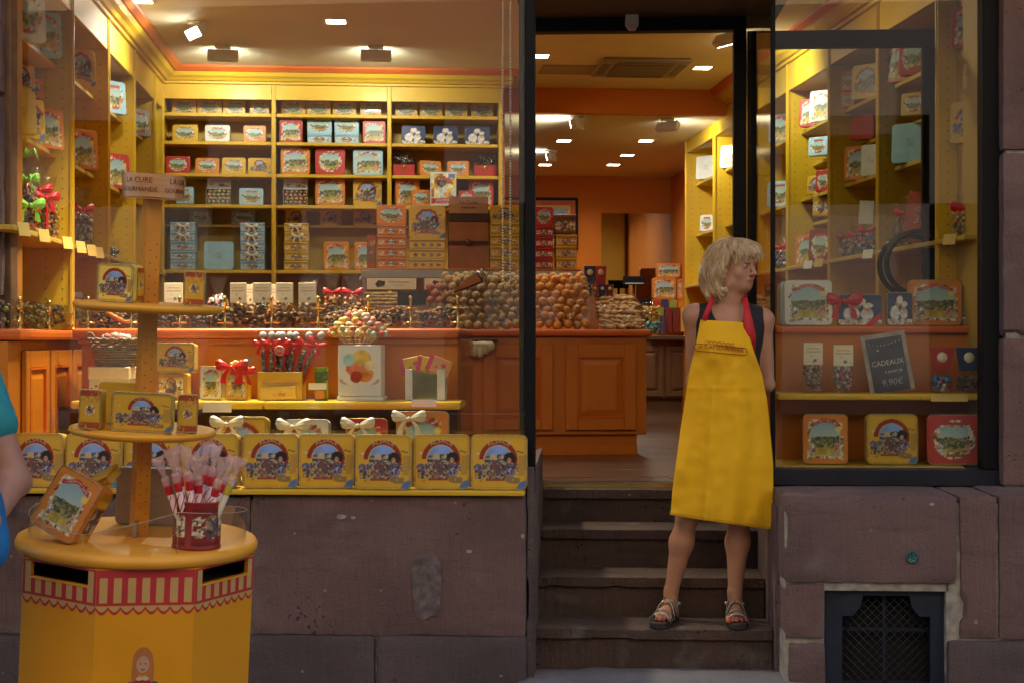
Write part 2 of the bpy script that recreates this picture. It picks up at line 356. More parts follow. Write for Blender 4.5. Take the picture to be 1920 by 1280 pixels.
        put(c, (v < .45) & (v > .1) & (np.abs(u - .5) < .42) & (vn(u, v, 5, base[0] * 50) > .55), mosaic(u, v, 9, 3, [(.45, .05, .03), (.12, .06, .03), (.6, .3, .15), (.35, .2, .3)]))
    elif kind == 'awning':
        pass
    return np.clip(c, 0.004, .9)
_GR = {}
def print_mesh(kind, base, w, h, n=26, r=.0, bulge=0):
    """a flat print as a grid whose colour attribute holds the artwork; lies in the xz plane facing -y, origin bottom centre"""
    key = (kind, tuple(base), round(w, 3), round(h, 3), n)
    if key in _GR: return _GR[key]
    nx = max(4, int(n * min(1.6, w / max(h, .001)))); ny = n
    U, V = np.meshgrid(np.linspace(0, 1, nx + 1), np.linspace(0, 1, ny + 1), indexing='ij')
    col = art(kind, base, U, V, w / h); X = (U - .5) * w; Z = V * h
    if r:                                            # pull the corners in to the tin's rounded corners
        for sx in (-1, 1):
            for sz in (-1, 1):
                cx = sx * (w / 2 - r); cz = h / 2 + sz * (h / 2 - r); m = ((X - cx) * sx > 0) & ((Z - cz) * sz > 0)
                dx = X - cx; dz = Z - cz; q = np.maximum(np.abs(dx), np.abs(dz)); L = np.hypot(dx, dz) + 1e-9; k = np.where(m, q / L, 1); X = np.where(m, cx + dx * k, X); Z = np.where(m, cz + dz * k, Z)
    vs = np.stack([X, np.zeros_like(X), Z], -1).reshape(-1, 3); idx = np.arange((nx + 1) * (ny + 1)).reshape(nx + 1, ny + 1)
    q = np.stack([idx[:-1, :-1], idx[1:, :-1], idx[1:, 1:], idx[:-1, 1:]], -1).reshape(-1, 4)
    me = bpy.data.meshes.new('printed_front'); me.from_pydata(vs.tolist(), [], q.tolist()); me.materials.append(PRINT)
    ca = me.color_attributes.new('Col', 'FLOAT_COLOR', 'POINT'); ca.data.foreach_set('color', np.concatenate([col.reshape(-1, 3), np.ones((col.shape[0] * col.shape[1], 1))], 1).astype(np.float32).ravel())
    me.update(); _GR[key] = me; return me
_TM = {}
COLS = {'yellow': (.64, .38, .03), 'orange': (.66, .22, .03), 'red': (.48, .035, .03), 'white': (.66, .66, .62), 'blue': (.34, .56, .70), 'navy': (.02, .04, .13), 'brown': (.22, .09, .035), 'grey': (.3, .3, .3), 'green': (.28, .4, .06), 'darkred': (.2, .02, .02), 'palegreen': (.5, .6, .3), 'sunlit_yellow': (.82, .62, .10)}  # last entry: yellow with sunlight painted in, for the stand's top tin
def paint(col):
    c = COLS[col]; return mat('tin_' + col, tuple(x * .9 for x in c), .42, var=.12, vscale=18, coat=.1)
def tin(label, cat, M, w, h, d, kind, col, group=None, n=26, lying=False, name=None, back=False):
    """a tin standing on its edge with the printed lid to the viewer (or lying, side print to the viewer); origin bottom centre"""
    key = (round(w, 3), round(h, 3), round(d, 3), col, lying)
    if key not in _TM:
        r = min(w, h) * (.10 if not lying else .03)
        b = MB().prism(rrect(w - .006, h - .006, r, 4, 0, h / 2), -d / 2 + .012, d / 2, 'y', bev=.003)
        if lying: l_ = MB().box(-w / 2, w / 2, -d / 2, d / 2, h * .80, h, .004); b = MB().box(-w / 2 + .003, w / 2 - .003, -d / 2 + .003, d / 2 - .003, 0, h * .8, .003)
        else: l_ = MB().prism(rrect(w, h, r + .002, 4, 0, h / 2), -d / 2, -d / 2 + .028, 'y', bev=.003)
        _TM[key] = (b.mesh('biscuit_tin', paint(col)), l_.mesh('lid', paint(col)))
    b, l_ = _TM[key]
    o = link(name or 'biscuit_tin', b, None, M); tag(o, label, cat, group)
    link('lid', l_, o)
    if not lying and w > .055 and n >= 30:
        kr = ('rim',) + key
        if kr not in _TM: r_ = min(w, h) * .10; _TM[kr] = MB().tube([(p[0], -d / 2 - .0008, p[1]) for p in rrect(w - .003, h - .003, r_, 4, 0, h / 2)], .0021, 5, closed=True).mesh('rolled_rim', mat('worn_gilt_rim', (.42, .33, .17), .35, metal=.5, var=.35, vscale=60))
        link('rolled_rim', _TM[kr], o)
    if kind:
        if lying: pm = print_mesh(kind, COLS[col], w - .012, h * .8 - .006, n); link('side_print', pm, o, TR(0, -d / 2 + .0015, .003))
        else: pm = print_mesh(kind, COLS[col], w - .008, h - .008, n, r=min(w, h) * .09); link('printed_front', pm, o, TR(0, -d / 2 - .0012, .004))
    return o
# ---- small makers
def heap(mb, x0, x1, y0, y1, z0, ztop, n, r, pal, jit=.15, seg=6, rings=4, flat=1.0):
    for i in range(n):
        x = random.uniform(x0, x1); y = random.uniform(y0, y1); z = z0 + (random.random() ** .6) * (ztop(x, y) - z0)
        c = random.choice(pal); k = random.uniform(.75, 1.2); rr = r * random.uniform(.75, 1.2)
        mb.ball((0, 0, 0), (rr, rr * random.uniform(.7, 1), rr * flat), seg, rings, TR(x, y, z, random.uniform(0, 6), random.uniform(-.6, .6)), tuple(v * k for v in c), jit)
    return mb
def bow_mb(s=1.0, mb=None, M=None):
    """a ribbon bow: two puffed loops, a knot and two tails"""
    mb = mb or MB(); M = M or Matrix()
    for sg in (-1, 1):
        n, q = 7, 4; vs = []
        for i in range(n + 1):
            t = i / n; hw = (.003 + .0125 * t ** .7 * (1 if t < .8 else 1 - (t - .8) * 1.6)) * s
            for j in range(-q, q + 1):
                g = j / q; x = sg * (.003 + .036 * t - .004 * g * g * t) * s
                vs.append((x, (-.004 - .007 * math.sin(math.pi * t) * (1 - g * g) - .0028 * math.sin(g * 9 + t * 3) * t) * s, g * hw + x * .22 * sg))
        w2 = 2 * q + 1; mb.raw(vs, [(i * w2 + j, i * w2 + j + 1, (i + 1) * w2 + j + 1, (i + 1) * w2 + j) for i in range(n) for j in range(w2 - 1)], M, True)
        vs = []
        for i in range(6):
            t = i / 5; x = sg * (.004 + .020 * t + .004 * math.sin(4 * t)) * s; z = -.034 * t * s; wd = (.003 + .004 * t) * s
            vs += [(x - wd, -.006 - .004 * math.sin(5 * t), z), (x + wd, -.006, z - (.004 * s if i == 5 else 0))]
        mb.raw(vs, [(2 * i, 2 * i + 1, 2 * i + 3, 2 * i + 2) for i in range(5)], M, True)
    mb.ball((0, -.007 * s, 0), (.005 * s, .005 * s, .006 * s), 8, 5, M); return mb
_BOW = {}
def bow(parent, M, s, m, name='ribbon_bow'):
    k = (s, m.name)
    if k not in _BOW: _BOW[k] = bow_mb(s).mesh('ribbon_bow', m)
    return link(name, _BOW[k], parent, M)
def film_mesh(w, d, h, neck, flare, seg=18):
    mb = MB(); prof = []; rr = []
    for i in range(13):
        t = i / 12; z = h * t
        if t < neck: k = 1 - .12 * (t / neck) ** 4 - (.55 * max(0, (t / neck - .8) / .2) ** 2)
        else: q = (t - neck) / (1 - neck); k = .33 + flare * q
        prof.append((k, z))
    vs = []; fs = []
    for i, (k, z) in enumerate(prof):
        for j in range(seg):
            a = 2 * math.pi * j / seg; kk = k * (1 + random.uniform(-.10, .10)); ca, sa = math.cos(a), math.sin(a)
            ex = math.copysign(abs(ca) ** .7, ca) * w / 2 * kk; ey = math.copysign(abs(sa) ** .7, sa) * d / 2 * kk
            vs.append((ex, ey, z + random.uniform(-.004, .004) if 0 < i < 12 else z + (random.uniform(-.012, .012) if i == 12 else 0)))
    for i in range(12):
        for j in range(seg): j2 = (j + 1) % seg; fs.append((i * seg + j, i * seg + j2, (i + 1) * seg + j2, (i + 1) * seg + j))
    mb.raw(vs, fs, None, False); return mb.mesh('cellophane', FILM)
PAL = {'choc': [(.06, .025, .012), (.10, .045, .02), (.2, .1, .04), (.03, .014, .01)], 'mix': [(.08, .03, .015), (.3, .16, .05), (.45, .3, .12), (.15, .04, .02), (.4, .12, .03), (.12, .10, .03)],
       'gold': [(.5, .32, .1), (.42, .25, .07), (.6, .42, .18)], 'silver': [(.35, .34, .33), (.2, .2, .2), (.5, .45, .4), (.3, .1, .08)], 'pastel': [(.7, .55, .3), (.65, .5, .2), (.6, .15, .12), (.45, .5, .35), (.7, .3, .1), (.72, .62, .5), (.55, .4, .45)],
       'dark': [(.05, .04, .03), (.09, .06, .03), (.04, .03, .03), (.12, .09, .03), (.08, .06, .06)], 'green': [(.12, .16, .03), (.2, .2, .04), (.06, .06, .03), (.25, .16, .04)], 'nut': [(.40, .22, .08), (.34, .17, .06)], 'bluebits': [(.05, .12, .4), (.4, .06, .04), (.6, .6, .6), (.1, .25, .4)]}
def bag(label, M, w, h, pal, bowm=None, card=None, neck=.66, group=None, d=None, cat='sweet bag', r=.011, flare=.55, n=None):
    """a clear bag of sweets tied with a bow, or stapled under a printed card"""
    d = d or w * .6; o = thing('sweet_bag', label, cat, M, group)
    top = h * (neck * .86 if not card else .56)
    mb = MB(); heap(mb, -w * .4, w * .4, -d * .42, d * .35, r, lambda x, y: top, n or int(55 * max(1, w * h / .012)), r, PAL[pal]); mb.build('sweets', LUMPS, o, kind='stuff')
    link('cellophane', film_mesh(w, d, h if not card else h * .64, neck if not card else .93, flare), o)
    if bowm: bow(o, TR(0, -d * .22, h * neck, 0), max(.9, w / .075), bowm)
    if card:
        c = MB().box(-w * .5, w * .5, -.004, .004, h * .56, h, .001).build('card_header', CREAM, o, TR(0, -d * .25, 0))
        link('card_print', print_mesh('pack', (.78, .68, .50), w * .96, h * .43, 20), o, TR(0, -d * .25 - .0052, h * .565))
    return o

# ================================================================== THE SETTING
ZF, ZC1, ZC2 = .70, 3.34, 3.15              # shop floor, front ceiling, rear ceiling
def stone_mat(name, col, seed=0.0):
    m = bpy.data.materials.new(name); m.use_nodes = True; n = m.node_tree.nodes; l = m.node_tree.links; p = n['Principled BSDF']; p.inputs['Roughness'].default_value = .88
    tc = n.new('ShaderNodeTexCoord'); mp = n.new('ShaderNodeMapping'); mp.inputs['Location'].default_value = (seed, seed * 2, 0); l.new(tc.outputs['Object'], mp.inputs[0])
    def noise(sc, det=5, st=None):
        t = n.new('ShaderNodeTexNoise'); t.inputs['Scale'].default_value = sc; t.inputs['Detail'].default_value = det; s = mp.outputs[0]
        if st: q = n.new('ShaderNodeMapping'); q.inputs['Scale'].default_value = st; l.new(s, q.inputs[0]); s = q.outputs[0]
        l.new(s, t.inputs[0]); return t.outputs[0]
    def ramp(src, a, b, ca, cb):
        r = n.new('ShaderNodeValToRGB'); r.color_ramp.elements[0].position = a; r.color_ramp.elements[1].position = b
        r.color_ramp.elements[0].color = (*ca, 1); r.color_ramp.elements[1].color = (*cb, 1); l.new(src, r.inputs[0]); return r.outputs[0]
    def mix(f, a, b, typ='MIX'):
        x = n.new('ShaderNodeMixRGB'); x.blend_type = typ
        for i, s in ((0, f), (1, a), (2, b)):
            if isinstance(s, (int, float)): x.inputs[i].default_value = s
            elif isinstance(s, tuple): x.inputs[i].default_value = (*s, 1)
            else: l.new(s, x.inputs[i])
        return x.outputs[0]
    base = ramp(noise(2.2, 6), .3, .7, tuple(c * .70 for c in col), tuple(c * 1.22 for c in col))
    base = mix(ramp(noise(3.2, 4, (1, 1, 5)), .52, .66, (0, 0, 0), (.45, .45, .45)), base, tuple(c * .62 for c in col))          # bedding streaks
    base = mix(ramp(noise(5, 6), .60, .74, (0, 0, 0), (.5, .5, .5)), base, (.22, .21, .20))                                       # pale weathering
    sp = n.new('ShaderNodeTexVoronoi'); sp.inputs['Scale'].default_value = 7; l.new(mp.outputs[0], sp.inputs[0])
    base = mix(ramp(sp.outputs[0], .035, .05, (.75, .75, .75), (0, 0, 0)), base, (.34, .31, .28))                                  # lime specks
    base = mix(ramp(noise(160, 2), .3, .7, (0, 0, 0), (.22, .22, .22)), base, tuple(c * .45 for c in col))
    v = n.new('ShaderNodeTexVoronoi'); v.inputs['Scale'].default_value = 34
    wn = n.new('ShaderNodeTexNoise'); wn.inputs['Scale'].default_value = 30; l.new(mp.outputs[0], wn.inputs[0]); va = n.new('ShaderNodeVectorMath'); va.operation = 'MULTIPLY_ADD'; va.inputs[1].default_value = (.035, .035, .035); l.new(wn.outputs['Color'], va.inputs[0]); l.new(mp.outputs[0], va.inputs[2]); l.new(va.outputs[0], v.inputs[0])
    pit = ramp(v.outputs[0], .10, .24, (1, 1, 1), (0, 0, 0)); gate = ramp(noise(3.1), .54, .66, (0, 0, 0), (1, 1, 1))
    pits = mix(1.0, pit, gate, 'MULTIPLY'); base = mix(pits, base, tuple(c * .38 for c in col))
    l.new(base, p.inputs['Base Color'])
    hs = mix(.35, noise(90, 4), noise(14, 6)); hs = mix(.6, hs, noise(36, 3, (1, 1, .12))); hs = mix(pits, hs, (0., 0., 0.))
    b = n.new('ShaderNodeBump'); b.inputs['Strength'].default_value = 1.0; b.inputs['Distance'].default_value = .022; l.new(hs, b.inputs['Height']); l.new(b.outputs[0], p.inputs['Normal'])
    MATS[name] = m; return m
STONE = [stone_mat('pink_sandstone', (.175, .107, .104), 0), stone_mat('mauve_sandstone', (.165, .106, .106), 3.3), stone_mat('grey_sandstone', (.120, .090, .093), 7.7)]
MORTAR = mat('pale_mortar', (.32, .30, .27), .9, var=.4, vscale=20, bump=.8, bscale=60)
STEPM = stone_mat('dark_step_stone', (.085, .052, .043), 5.1)
SLABM = stone_mat('blue_grey_slab', (.17, .165, .18), 9.1)

def stone_block_mesh(x0, x1, y0, y1, z0, z1, seed, amp=.0035, step=.028, edge=.006):
    bm = bmesh.new(); dims = [(x0, x1), (y0, y1), (z0, z1)]
    nn = [max(1, min(60, int((b - a) / step))) for a, b in dims]; nn[1] = max(2, min(10, nn[1]))
    cache = {}
    def V(i, j, k):
        if (i, j, k) in cache: return cache[(i, j, k)]
        p = [dims[q][0] + (dims[q][1] - dims[q][0]) * (t / nn[q]) for q, t in enumerate((i, j, k))]
        on = [(t == 0, t == nn[q]) for q, t in enumerate((i, j, k))]
        ne = sum(a or b for a, b in on); ch = 0
        if ne >= 2: ch = edge * (.45 + 1.1 * abs(mnoise.noise(Vector(p) * 9 + Vector((seed, 0, 0)))))
        if ne >= 2 and mnoise.noise(Vector(p) * 5 + Vector((seed * 3, 1, 0))) > .38: ch += edge * 2.2
        for q in range(3):
            s = 1 if on[q][1] else (-1 if on[q][0] else 0)
            d = mnoise.fractal(Vector(p) * 4 + Vector((seed, q, 0)), 1.0, 2, 4) * amp if s else 0
            p[q] += s * (d - ch)
        cache[(i, j, k)] = bm.verts.new(p); return cache[(i, j, k)]
    for ax in range(3):
        a, b = [q for q in range(3) if q != ax]
        for end in (0, nn[ax]):
            for i in range(nn[a]):
                for j in range(nn[b]):
                    q = []
                    for (di, dj) in ((0, 0), (1, 0), (1, 1), (0, 1)):
                        t = [0, 0, 0]; t[ax] = end; t[a] = i + di; t[b] = j + dj; q.append(V(*t))
                    bm.faces.new(q)
    bmesh.ops.recalc_face_normals(bm, faces=bm.faces[:])
    for f in bm.faces: f.smooth = True
    me = bpy.data.meshes.new('stone_block'); bm.to_mesh(me); bm.free(); me.set_sharp_from_angle(angle=R(38)); return me
fac = thing('sandstone_facade', 'pink sandstone shop front of large worn blocks around both windows and the door', 'wall', FM)
fac['kind'] = 'structure'
def fpx(px, py, v=0): p = pix(FM, px, py, v=v); return p.x, p.z
def stone(px0, px1, py0, py1, mi, v0=0.0, v1=.34, z0=None, seed=None, **k):
    xa, za = fpx(px0, py1, v0); xb, zb = fpx(px1, py0, v0); zz = za if z0 is None else z0
    me = stone_block_mesh(xa, xb, v0, v1, zz, zb, seed if seed is not None else px0 * .37 + py0, **k); me.materials.append(STONE[mi])
    return link('stone_block', me, fac)
ZG = -.14
stone(472, 986, 930, 1189, 0); stone(-90, 469, 930, 1187, 1); stone(-600, -94, 930, 1187, 0)
stone(-560, 120, 1192, 1400, 2, -.014, z0=ZG); stone(123, 702, 1192, 1400, 2, -.014, z0=ZG); stone(706, 988, 1194, 1400, 2, -.012, z0=ZG)
stone(1470, 1796, 930, 1091, 1, v1=.56, seed=2); stone(1472, 1546, 1094, 1197, 0); stone(1477, 1549, 1203, 1400, 1, .004, z0=ZG, edge=.012)
stone(1800, 1870, 930, 1197, 0, v1=.56); stone(1873, 1990, 929, 1199, 1, v1=.56); stone(1994, 2500, 929, 1199, 0, v1=.56)
stone(1777, 1960, 1203, 1400, 2, -.012, z0=ZG); stone(1964, 2500, 1203, 1400, 2, -.01, z0=ZG)
for i, (a, b) in enumerate(((634, 925), (285, 630), (-40, 281), (-330, -44))): stone(1880, 2080, a, b if i else 911, i % 2, .36, .7); stone(2083, 2600, a - 40, b - 44 if i else 911, (i + 1) % 2, .364, .7)
for i, (a, b) in enumerate(((560, 926), (180, 556), (-130, 176), (-330, -134))): stone(-330, 3, a, b, i % 2, -.002, .05, step=.04); stone(-900, -334, a - 30, b - 34, (i + 1) % 2, .0, .3, step=.06)
# reveal of the steps: left jamb strip and right side wall
xa, za = fpx(987, 1262, .03); xb, zb = fpx(1002, 876, .03)
me = stone_block_mesh(xa, xb, .03, 1.2, -.14, zb, 4, edge=.004); me.materials.append(STONE[2]); link('stone_block', me, fac)
RX = pix(FM, 1452, 900, v=.22).x
me = stone_block_mesh(RX, RX + .05, .2, 1.22, -.1, .705, 8, edge=.004); me.materials.append(STONE[0]); link('stone_block', me, fac)
# mortar behind the joints
m = MB(); x0 = fpx(-900, 0)[0]; x1 = fpx(2500, 0)[0]; xl = fpx(988, 0, .02)[0]; xr = fpx(1472, 0, .02)[0]; vl, vr = fpx(1547, 0)[0], fpx(1776, 0)[0]; zt = fpx(0, 934)[1]; zv = fpx(0, 1094)[1]
m.box(x0, xl - .01, .02, .3, ZG, zt); m.box(xr, vl, .02, .3, ZG, zt); m.box(vr, x1, .02, .3, ZG, zt); m.box(vl - .01, vr + .01, .02, .3, zv, zt)
m.box(x0, fpx(-60, 0)[0], .02, .28, zt, 3.2); m.box(fpx(1884, 0, .4)[0], x1 + .3, .38, .68, zt, 3.2)
m.build('mortar', MORTAR, fac)
# storeys above the shop (out of the picture, they shade the street)
m = MB(); m.box(x0 - 4, x1 + 4, 0, .35, 3.2, 13); m.box(x0 - 4, x1 + 4, .35, 11, 3.55, 13.2); m.build('upper_storeys', STONE[0], fac)
m = MB(); m.box(x0 - 4, x0, 0.0, .35, ZG, 3.2); m.box(x1, x1 + 4, 0.0, .35, ZG, 3.2); m.build('side_walls', STONE[1], fac)
# a few lime splashes and an old grey patch on the big block
for (px, py, sx_, sz_, seed) in ((800, 1098, .062, .135, 1), (640, 968, .02, .010, 2), (662, 970, .010, .006, 3), (980, 1005, .008, .010, 4), (880, 1033, .012, .007, 5), (1748, 945, .01, .006, 6), (1830, 1165, .008, .010, 7)):
    xx, zz = fpx(px, py, -.003); rs = random.Random(seed); sg_ = lambda q: math.copysign(abs(q) ** (.62 if seed == 1 else 1), q); pts = [(xx + sx_ * sg_(math.cos(t)) * (1 + .22 * mnoise.noise(Vector((math.cos(t) * 2, math.sin(t) * 2, seed)))), zz + sz_ * sg_(math.sin(t)) * (1 + .2 * mnoise.noise(Vector((math.cos(t) * 2, math.sin(t) * 2, seed + 9))))) for t in np.linspace(0, 6.283, 33)[:-1]]
    MB().prism(pts, -.0048, .01, 'y', bev=.002).build('mortar_patch', mat('grey_patch', (.145, .115, .116), .95, var=.4, vscale=30, bump=1, bscale=60) if seed == 1 else MORTAR, fac)
# cellar vent
vt = thing('cellar_vent', 'dark blue iron cellar grille with diamond mesh low in the sandstone wall', 'vent', FM)
xa, zb = fpx(1547, 1094, .06); xb, _ = fpx(1776, 1094, .06); cx = (xa + xb) / 2; hw = (xb - xa) / 2; za_ = ZG
DB = mat('dark_blue_iron', (.012, .020, .040), .45, var=.2, vscale=30, bump=.2)
poly = [(xa, za_), (xa, zb), (xb, zb), (xb, za_), (xb - .07, za_), (xb - .07, zb - .13), (xb - .115, zb - .13), (xb - .145, zb - .09), (xb - .155, zb - .045), (xa + .155, zb - .045), (xa + .145, zb - .09), (xa + .115, zb - .13), (xa + .07, zb - .13), (xa + .07, za_)]
me = bpy.data.meshes.new('vent_frame'); bm = bmesh.new(); fv = [bm.verts.new((p[0], .055, p[1])) for p in poly]; f = bm.faces.new(fv); e = bmesh.ops.extrude_face_region(bm, geom=[f]); bmesh.ops.translate(bm, verts=[g for g in e['geom'] if isinstance(g, bmesh.types.BMVert)], vec=(0, .02, 0)); bmesh.ops.triangulate(bm, faces=bm.faces[:]); bmesh.ops.recalc_face_normals(bm, faces=bm.faces[:]); bm.to_mesh(me); bm.free(); me.materials.append(DB); link('vent_frame', me, vt)
m = MB(); s = .036; W = xb - xa; H = zb - ZG
for k in range(-22, 34):
    for sg in (1, -1):
        pts = []
        for t in np.linspace(0, 1, 2):
            pass
        # line x = xa + k*s*1.4 + sg*h
        xs = xa + k * s; z_lo, z_hi = ZG, zb - .03; a0 = (xs, z_lo); a1 = (xs + sg * (z_hi - z_lo), z_hi)
        t0, t1 = 0., 1.
        dx = a1[0] - a0[0]
        for lo, hi in ((xa + .06, xb - .06),):
            ta = (lo - a0[0]) / dx; tb = (hi - a0[0]) / dx; t0 = max(t0, min(ta, tb)); t1 = min(t1, max(ta, tb))
        if t1 > t0 + .02:
            P = lambda t: (a0[0] + dx * t, .085 + .003 * sg, z_lo + (z_hi - z_lo) * t); m.tube([P(t0), P(t1)], .0016, 4)
m.build('diamond_mesh', mat('dull_wire', (.05, .06, .09), .4, metal=.6, var=.2), vt)
m = MB()
for z in (zb - .20, zb - .42): m.box(xa, xb, .10, .112, z, z + .012)
m.box(cx - .006, cx + .006, .10, .112, ZG, zb); m.build('cross_bar', DB, vt)
MB().box(xa - .0, xb + .0, .16, .30, ZG, zb).build('dark_opening', DARK, vt)
# survey button
pb = pix(FM, 1710, 1044, v=-.002)
b = thing('survey_marker', 'small round green-blue metal survey button set in the block over the cellar vent', 'marker', FM @ TR(pb.x, -.003, pb.z))
TEAL = mat('verdigris_metal', (.03, .12, .12), .4, metal=.4, var=.4, vscale=60)
MB().lathe([(.026, 0), (.026, .004), (.022, .007), (.02, .005), (.0, .006)], 20, TR(0, 0, 0, 0, R(90))).build('rim', TEAL, b)
m = MB()
for k in range(5): a = k * 1.257; m.ball((.012 * math.cos(a), -.007, .012 * math.sin(a)), .003, 6, 4)
m.build('raised_letters', mat('pale_marker_metal', (.25, .4, .38), .4, metal=.5, var=.2), b)  # raised dots paler than the rim

# steps
st = thing('stone_steps', 'dark brown stone steps with jutting treads climbing to the open shop door', 'steps', FM)
SX0 = fpx(1002, 0, .25)[0]; SX1 = RX - .003
zs = [.165, .341, .519, .678]; vs_ = [.25, .545, .835, 1.13]; zprev = 0
for i, (z, v) in enumerate(zip(zs, vs_)):
    me = stone_block_mesh(SX0 + .002, SX1 - .001 * i, v, v + .34, z - .045, z, 3 + i, amp=.001, edge=.0022, step=.03); me.materials.append(STEPM); link('tread', me, st)
    MB().box(SX0 + .003, SX1 - .002, v + .022, v + .25, zprev - .02, z - .046).build('riser', STEPM, st); zprev = z
sill = MB().box(SX0 - .05, SX1 + .05, 1.21, 1.34, .60, .697, .003); sl_ = sill.build('door_sill', STEPM, st)
MB().box(SX0, SX1, 1.195, 1.209, .672, .7005, .002).build('metal_threshold', BRASS, st)
sb = stone_block_mesh(SX0 - .06, SX1 + .14, -.35, .262, -.15, 0.0, 11, amp=.002, edge=.006, step=.05); sb.materials.append(SLABM)
o = link('door_slab', sb, None, FM); tag(o, 'blue-grey stone slab on the street at the foot of the dark steps', 'slab')
# ground
def world_poly(pts): return [tuple(p[:2]) for p in pts]
g = MB().box(-60, 60, -60, 60, ZG - .3, ZG - .004); struct('ground', g, mat('street_ground', (.12, .115, .115), .9, var=.25, vscale=5, bump=.5))
g = MB(); random.seed(3)
pav = bpy.data.objects.new('pavement', None); C.objects.link(pav); pav.matrix_basis = FM; pav['kind'] = 'structure'
sett = [MB().box(-.098, .098, -.048, .048, -.06, 0, .008).mesh('paving_sett', SLABM) for _ in range(1)]
for j in range(10):
    for i in range(-11, 12):
        if -.36 - j * .1 > -1.4: link('paving_sett', sett[0], pav, TR(i * .2 + (j % 2) * .1, -.42 - j * .1, ZG + random.uniform(-.002, .003)))
MB().box(-14, 14, -5.2, .02, ZG - .08, ZG - .02).build('paving_bed', MORTAR, pav)

# opposite side of the narrow street (seen only in the glass)
UPR = mat('bounce_cream_render', (.55, .44, .28), .9, var=.1, vscale=2)  # unseen upper storeys made pale to bounce warm light into the street
opp = thing('opposite_building', 'cream rendered house with shuttered windows across the narrow street', 'building', TR(0, -5.6, 0))
REND = mat('darkened_render', (.12, .105, .10), .9, var=.15, vscale=2, bump=.3)  # ground floor darkened so its reflection in the glass stays weak
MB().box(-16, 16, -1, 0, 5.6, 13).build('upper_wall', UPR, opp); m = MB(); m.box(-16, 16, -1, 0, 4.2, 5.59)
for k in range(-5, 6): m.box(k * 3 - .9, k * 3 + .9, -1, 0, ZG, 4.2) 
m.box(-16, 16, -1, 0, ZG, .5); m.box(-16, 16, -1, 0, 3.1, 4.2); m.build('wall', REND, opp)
wf = MB().box(-.95, -.80, .0, .06, 0, 2.9).box(.80, .95, .0, .06, 0, 2.9).box(-.95, .95, 0, .06, 2.75, 2.9).mesh('window', mat('grey_window_frame', (.25, .27, .3), .5, var=.1))
gp = MB().box(-1.2, 1.2, -.3, -.28, -.1, 3).mesh('pane', mat('dark_window_pane', (.02, .025, .03), .08, var=.1))
for k in range(-5, 5): wo = link('window', wf, opp, TR(k * 3 + 1.5, -.2, .4)); link('pane', gp, wo)

# ---- shop shell
def wpt(fr, u, v): p = fr @ Vector((u, v, 0)); return (p.x, p.y)
fl = MB().prism([wpt(FM, -3.6, 1.36), wpt(FM, 3.9, 1.36), wpt(IM, 3.3, 15.8), wpt(IM, -2.2, 15.8)], .3, .64); struct('subfloor', fl, DARK)
WOODF = mat('brown_floorboards', (.065, .027, .011), .33, var=.45, vscale=4, bump=.15, coat=.1, stretch=(.4, 6, 1))
floor = bpy.data.objects.new('floor', None); C.objects.link(floor); floor.matrix_basis = IM; floor['kind'] = 'structure'
bmesh_ = [MB().box(-.699, .699, -.0745, .0745, -.06, 0, .002).mesh('floorboard', WOODF)]
n_ = 0
for j in range(56):
    v = 7.42 + j * .15
    for i in range(-1, 3):
        u = .95 + i * 1.4 + (j * .53) % 1.4 - .7
        if u > 3.2 or (v > 11.5 and u < -1.2) : continue
        w_ = (IM @ Vector((u, v, 0))); f_ = FM.inverted() @ w_
        if f_.y < 1.42 : continue
        link('floorboard', bmesh_[0], floor, TR(u, v, ZF + .001 + .0005 * ((i + j) % 3))); n_ += 1
Mi_ = IM.inverted(); q_ = [Mi_ @ Vector((*wpt(FM, uu, 1.342), 0)) for uu in (-2.2, 3.2)]; MB().prism([(q_[0].x, q_[0].y), (q_[1].x, q_[1].y), (3.0, 15.7), (-1.95, 15.7)], .641, .6985).build('floor_edge_board', WOODF, floor)
c = MB().prism([wpt(FM, -3.6, .33), wpt(FM, 3.9, .33), wpt(IM, 3.3, 11.4), wpt(IM, -2.2, 11.4)], ZC1, ZC1 + .12)
c.box(-2.2, 3.3, 11.402, 15.8, ZC2, ZC2 + .3, M=IM); struct('ceiling', c, CEIL)
b = MB().box(-2.2, 3.3, 11.36, 11.45, ZC2 - .003, ZC1 - .001); struct('bulkhead', b, WALLO, IM)
b = MB().box(-2.3, 3.4, 15.75, 15.9, .4, 3.5); struct('wall_back', b, WALLO, IM)
b = MB().box(-2.15, -1.98, 6.2, 15.8, .4, 3.5); struct('wall_left', b, WALLO, IM)
b = MB().box(3.08, 3.25, 6.0, 15.8, .4, 3.5); struct('wall_right', b, WALLO, IM)
# partition behind the back shelves: the rear room is only reached through the door side
u_end = pix(IM, 945, 300, v=10.75).x
b = MB().box(-2.15, u_end + .03, 11.05, 11.2, .4, 3.5); struct('partition_wall', b, WALLO, IM)

# ---- frames, glass
def bar(name, parent, px0, px1, z0, z1, v0, v1, m, bev=.004):
    a = fpx(px0, 0, v0)[0]; b_ = fpx(px1, 0, v0)[0]; return MB().box(a, b_, v0, v1, z0, z1, bev).build(name, m, parent)
ZS = fpx(700, 920, .1)[1]
lw = thing('shop_window', 'wide left display window pane in front of the sweet counter', 'window', FM)
bar('window_post', lw, 984, 1003, ZS - .02, 3.2, .10, .20, BLACK)
bar('outer_jamb', lw, -80, 20, ZS, 3.2, .052, .13, mat('brown_weathered_jamb', (.17, .085, .04), .7, var=.3, vscale=12, bump=.4)); bar('jamb', lw, -60, 31, ZS, 3.2, .17, .24, mat('brown_orange_jamb', (.50, .20, .04), .45, var=.15, vscale=6))
a = fpx(4, 0, .15)[0]; b_ = fpx(984.5, 0, .15)[0]; MB().box(a, b_, .150, .158, ZS, 3.2).build('pane', GLASS, lw)
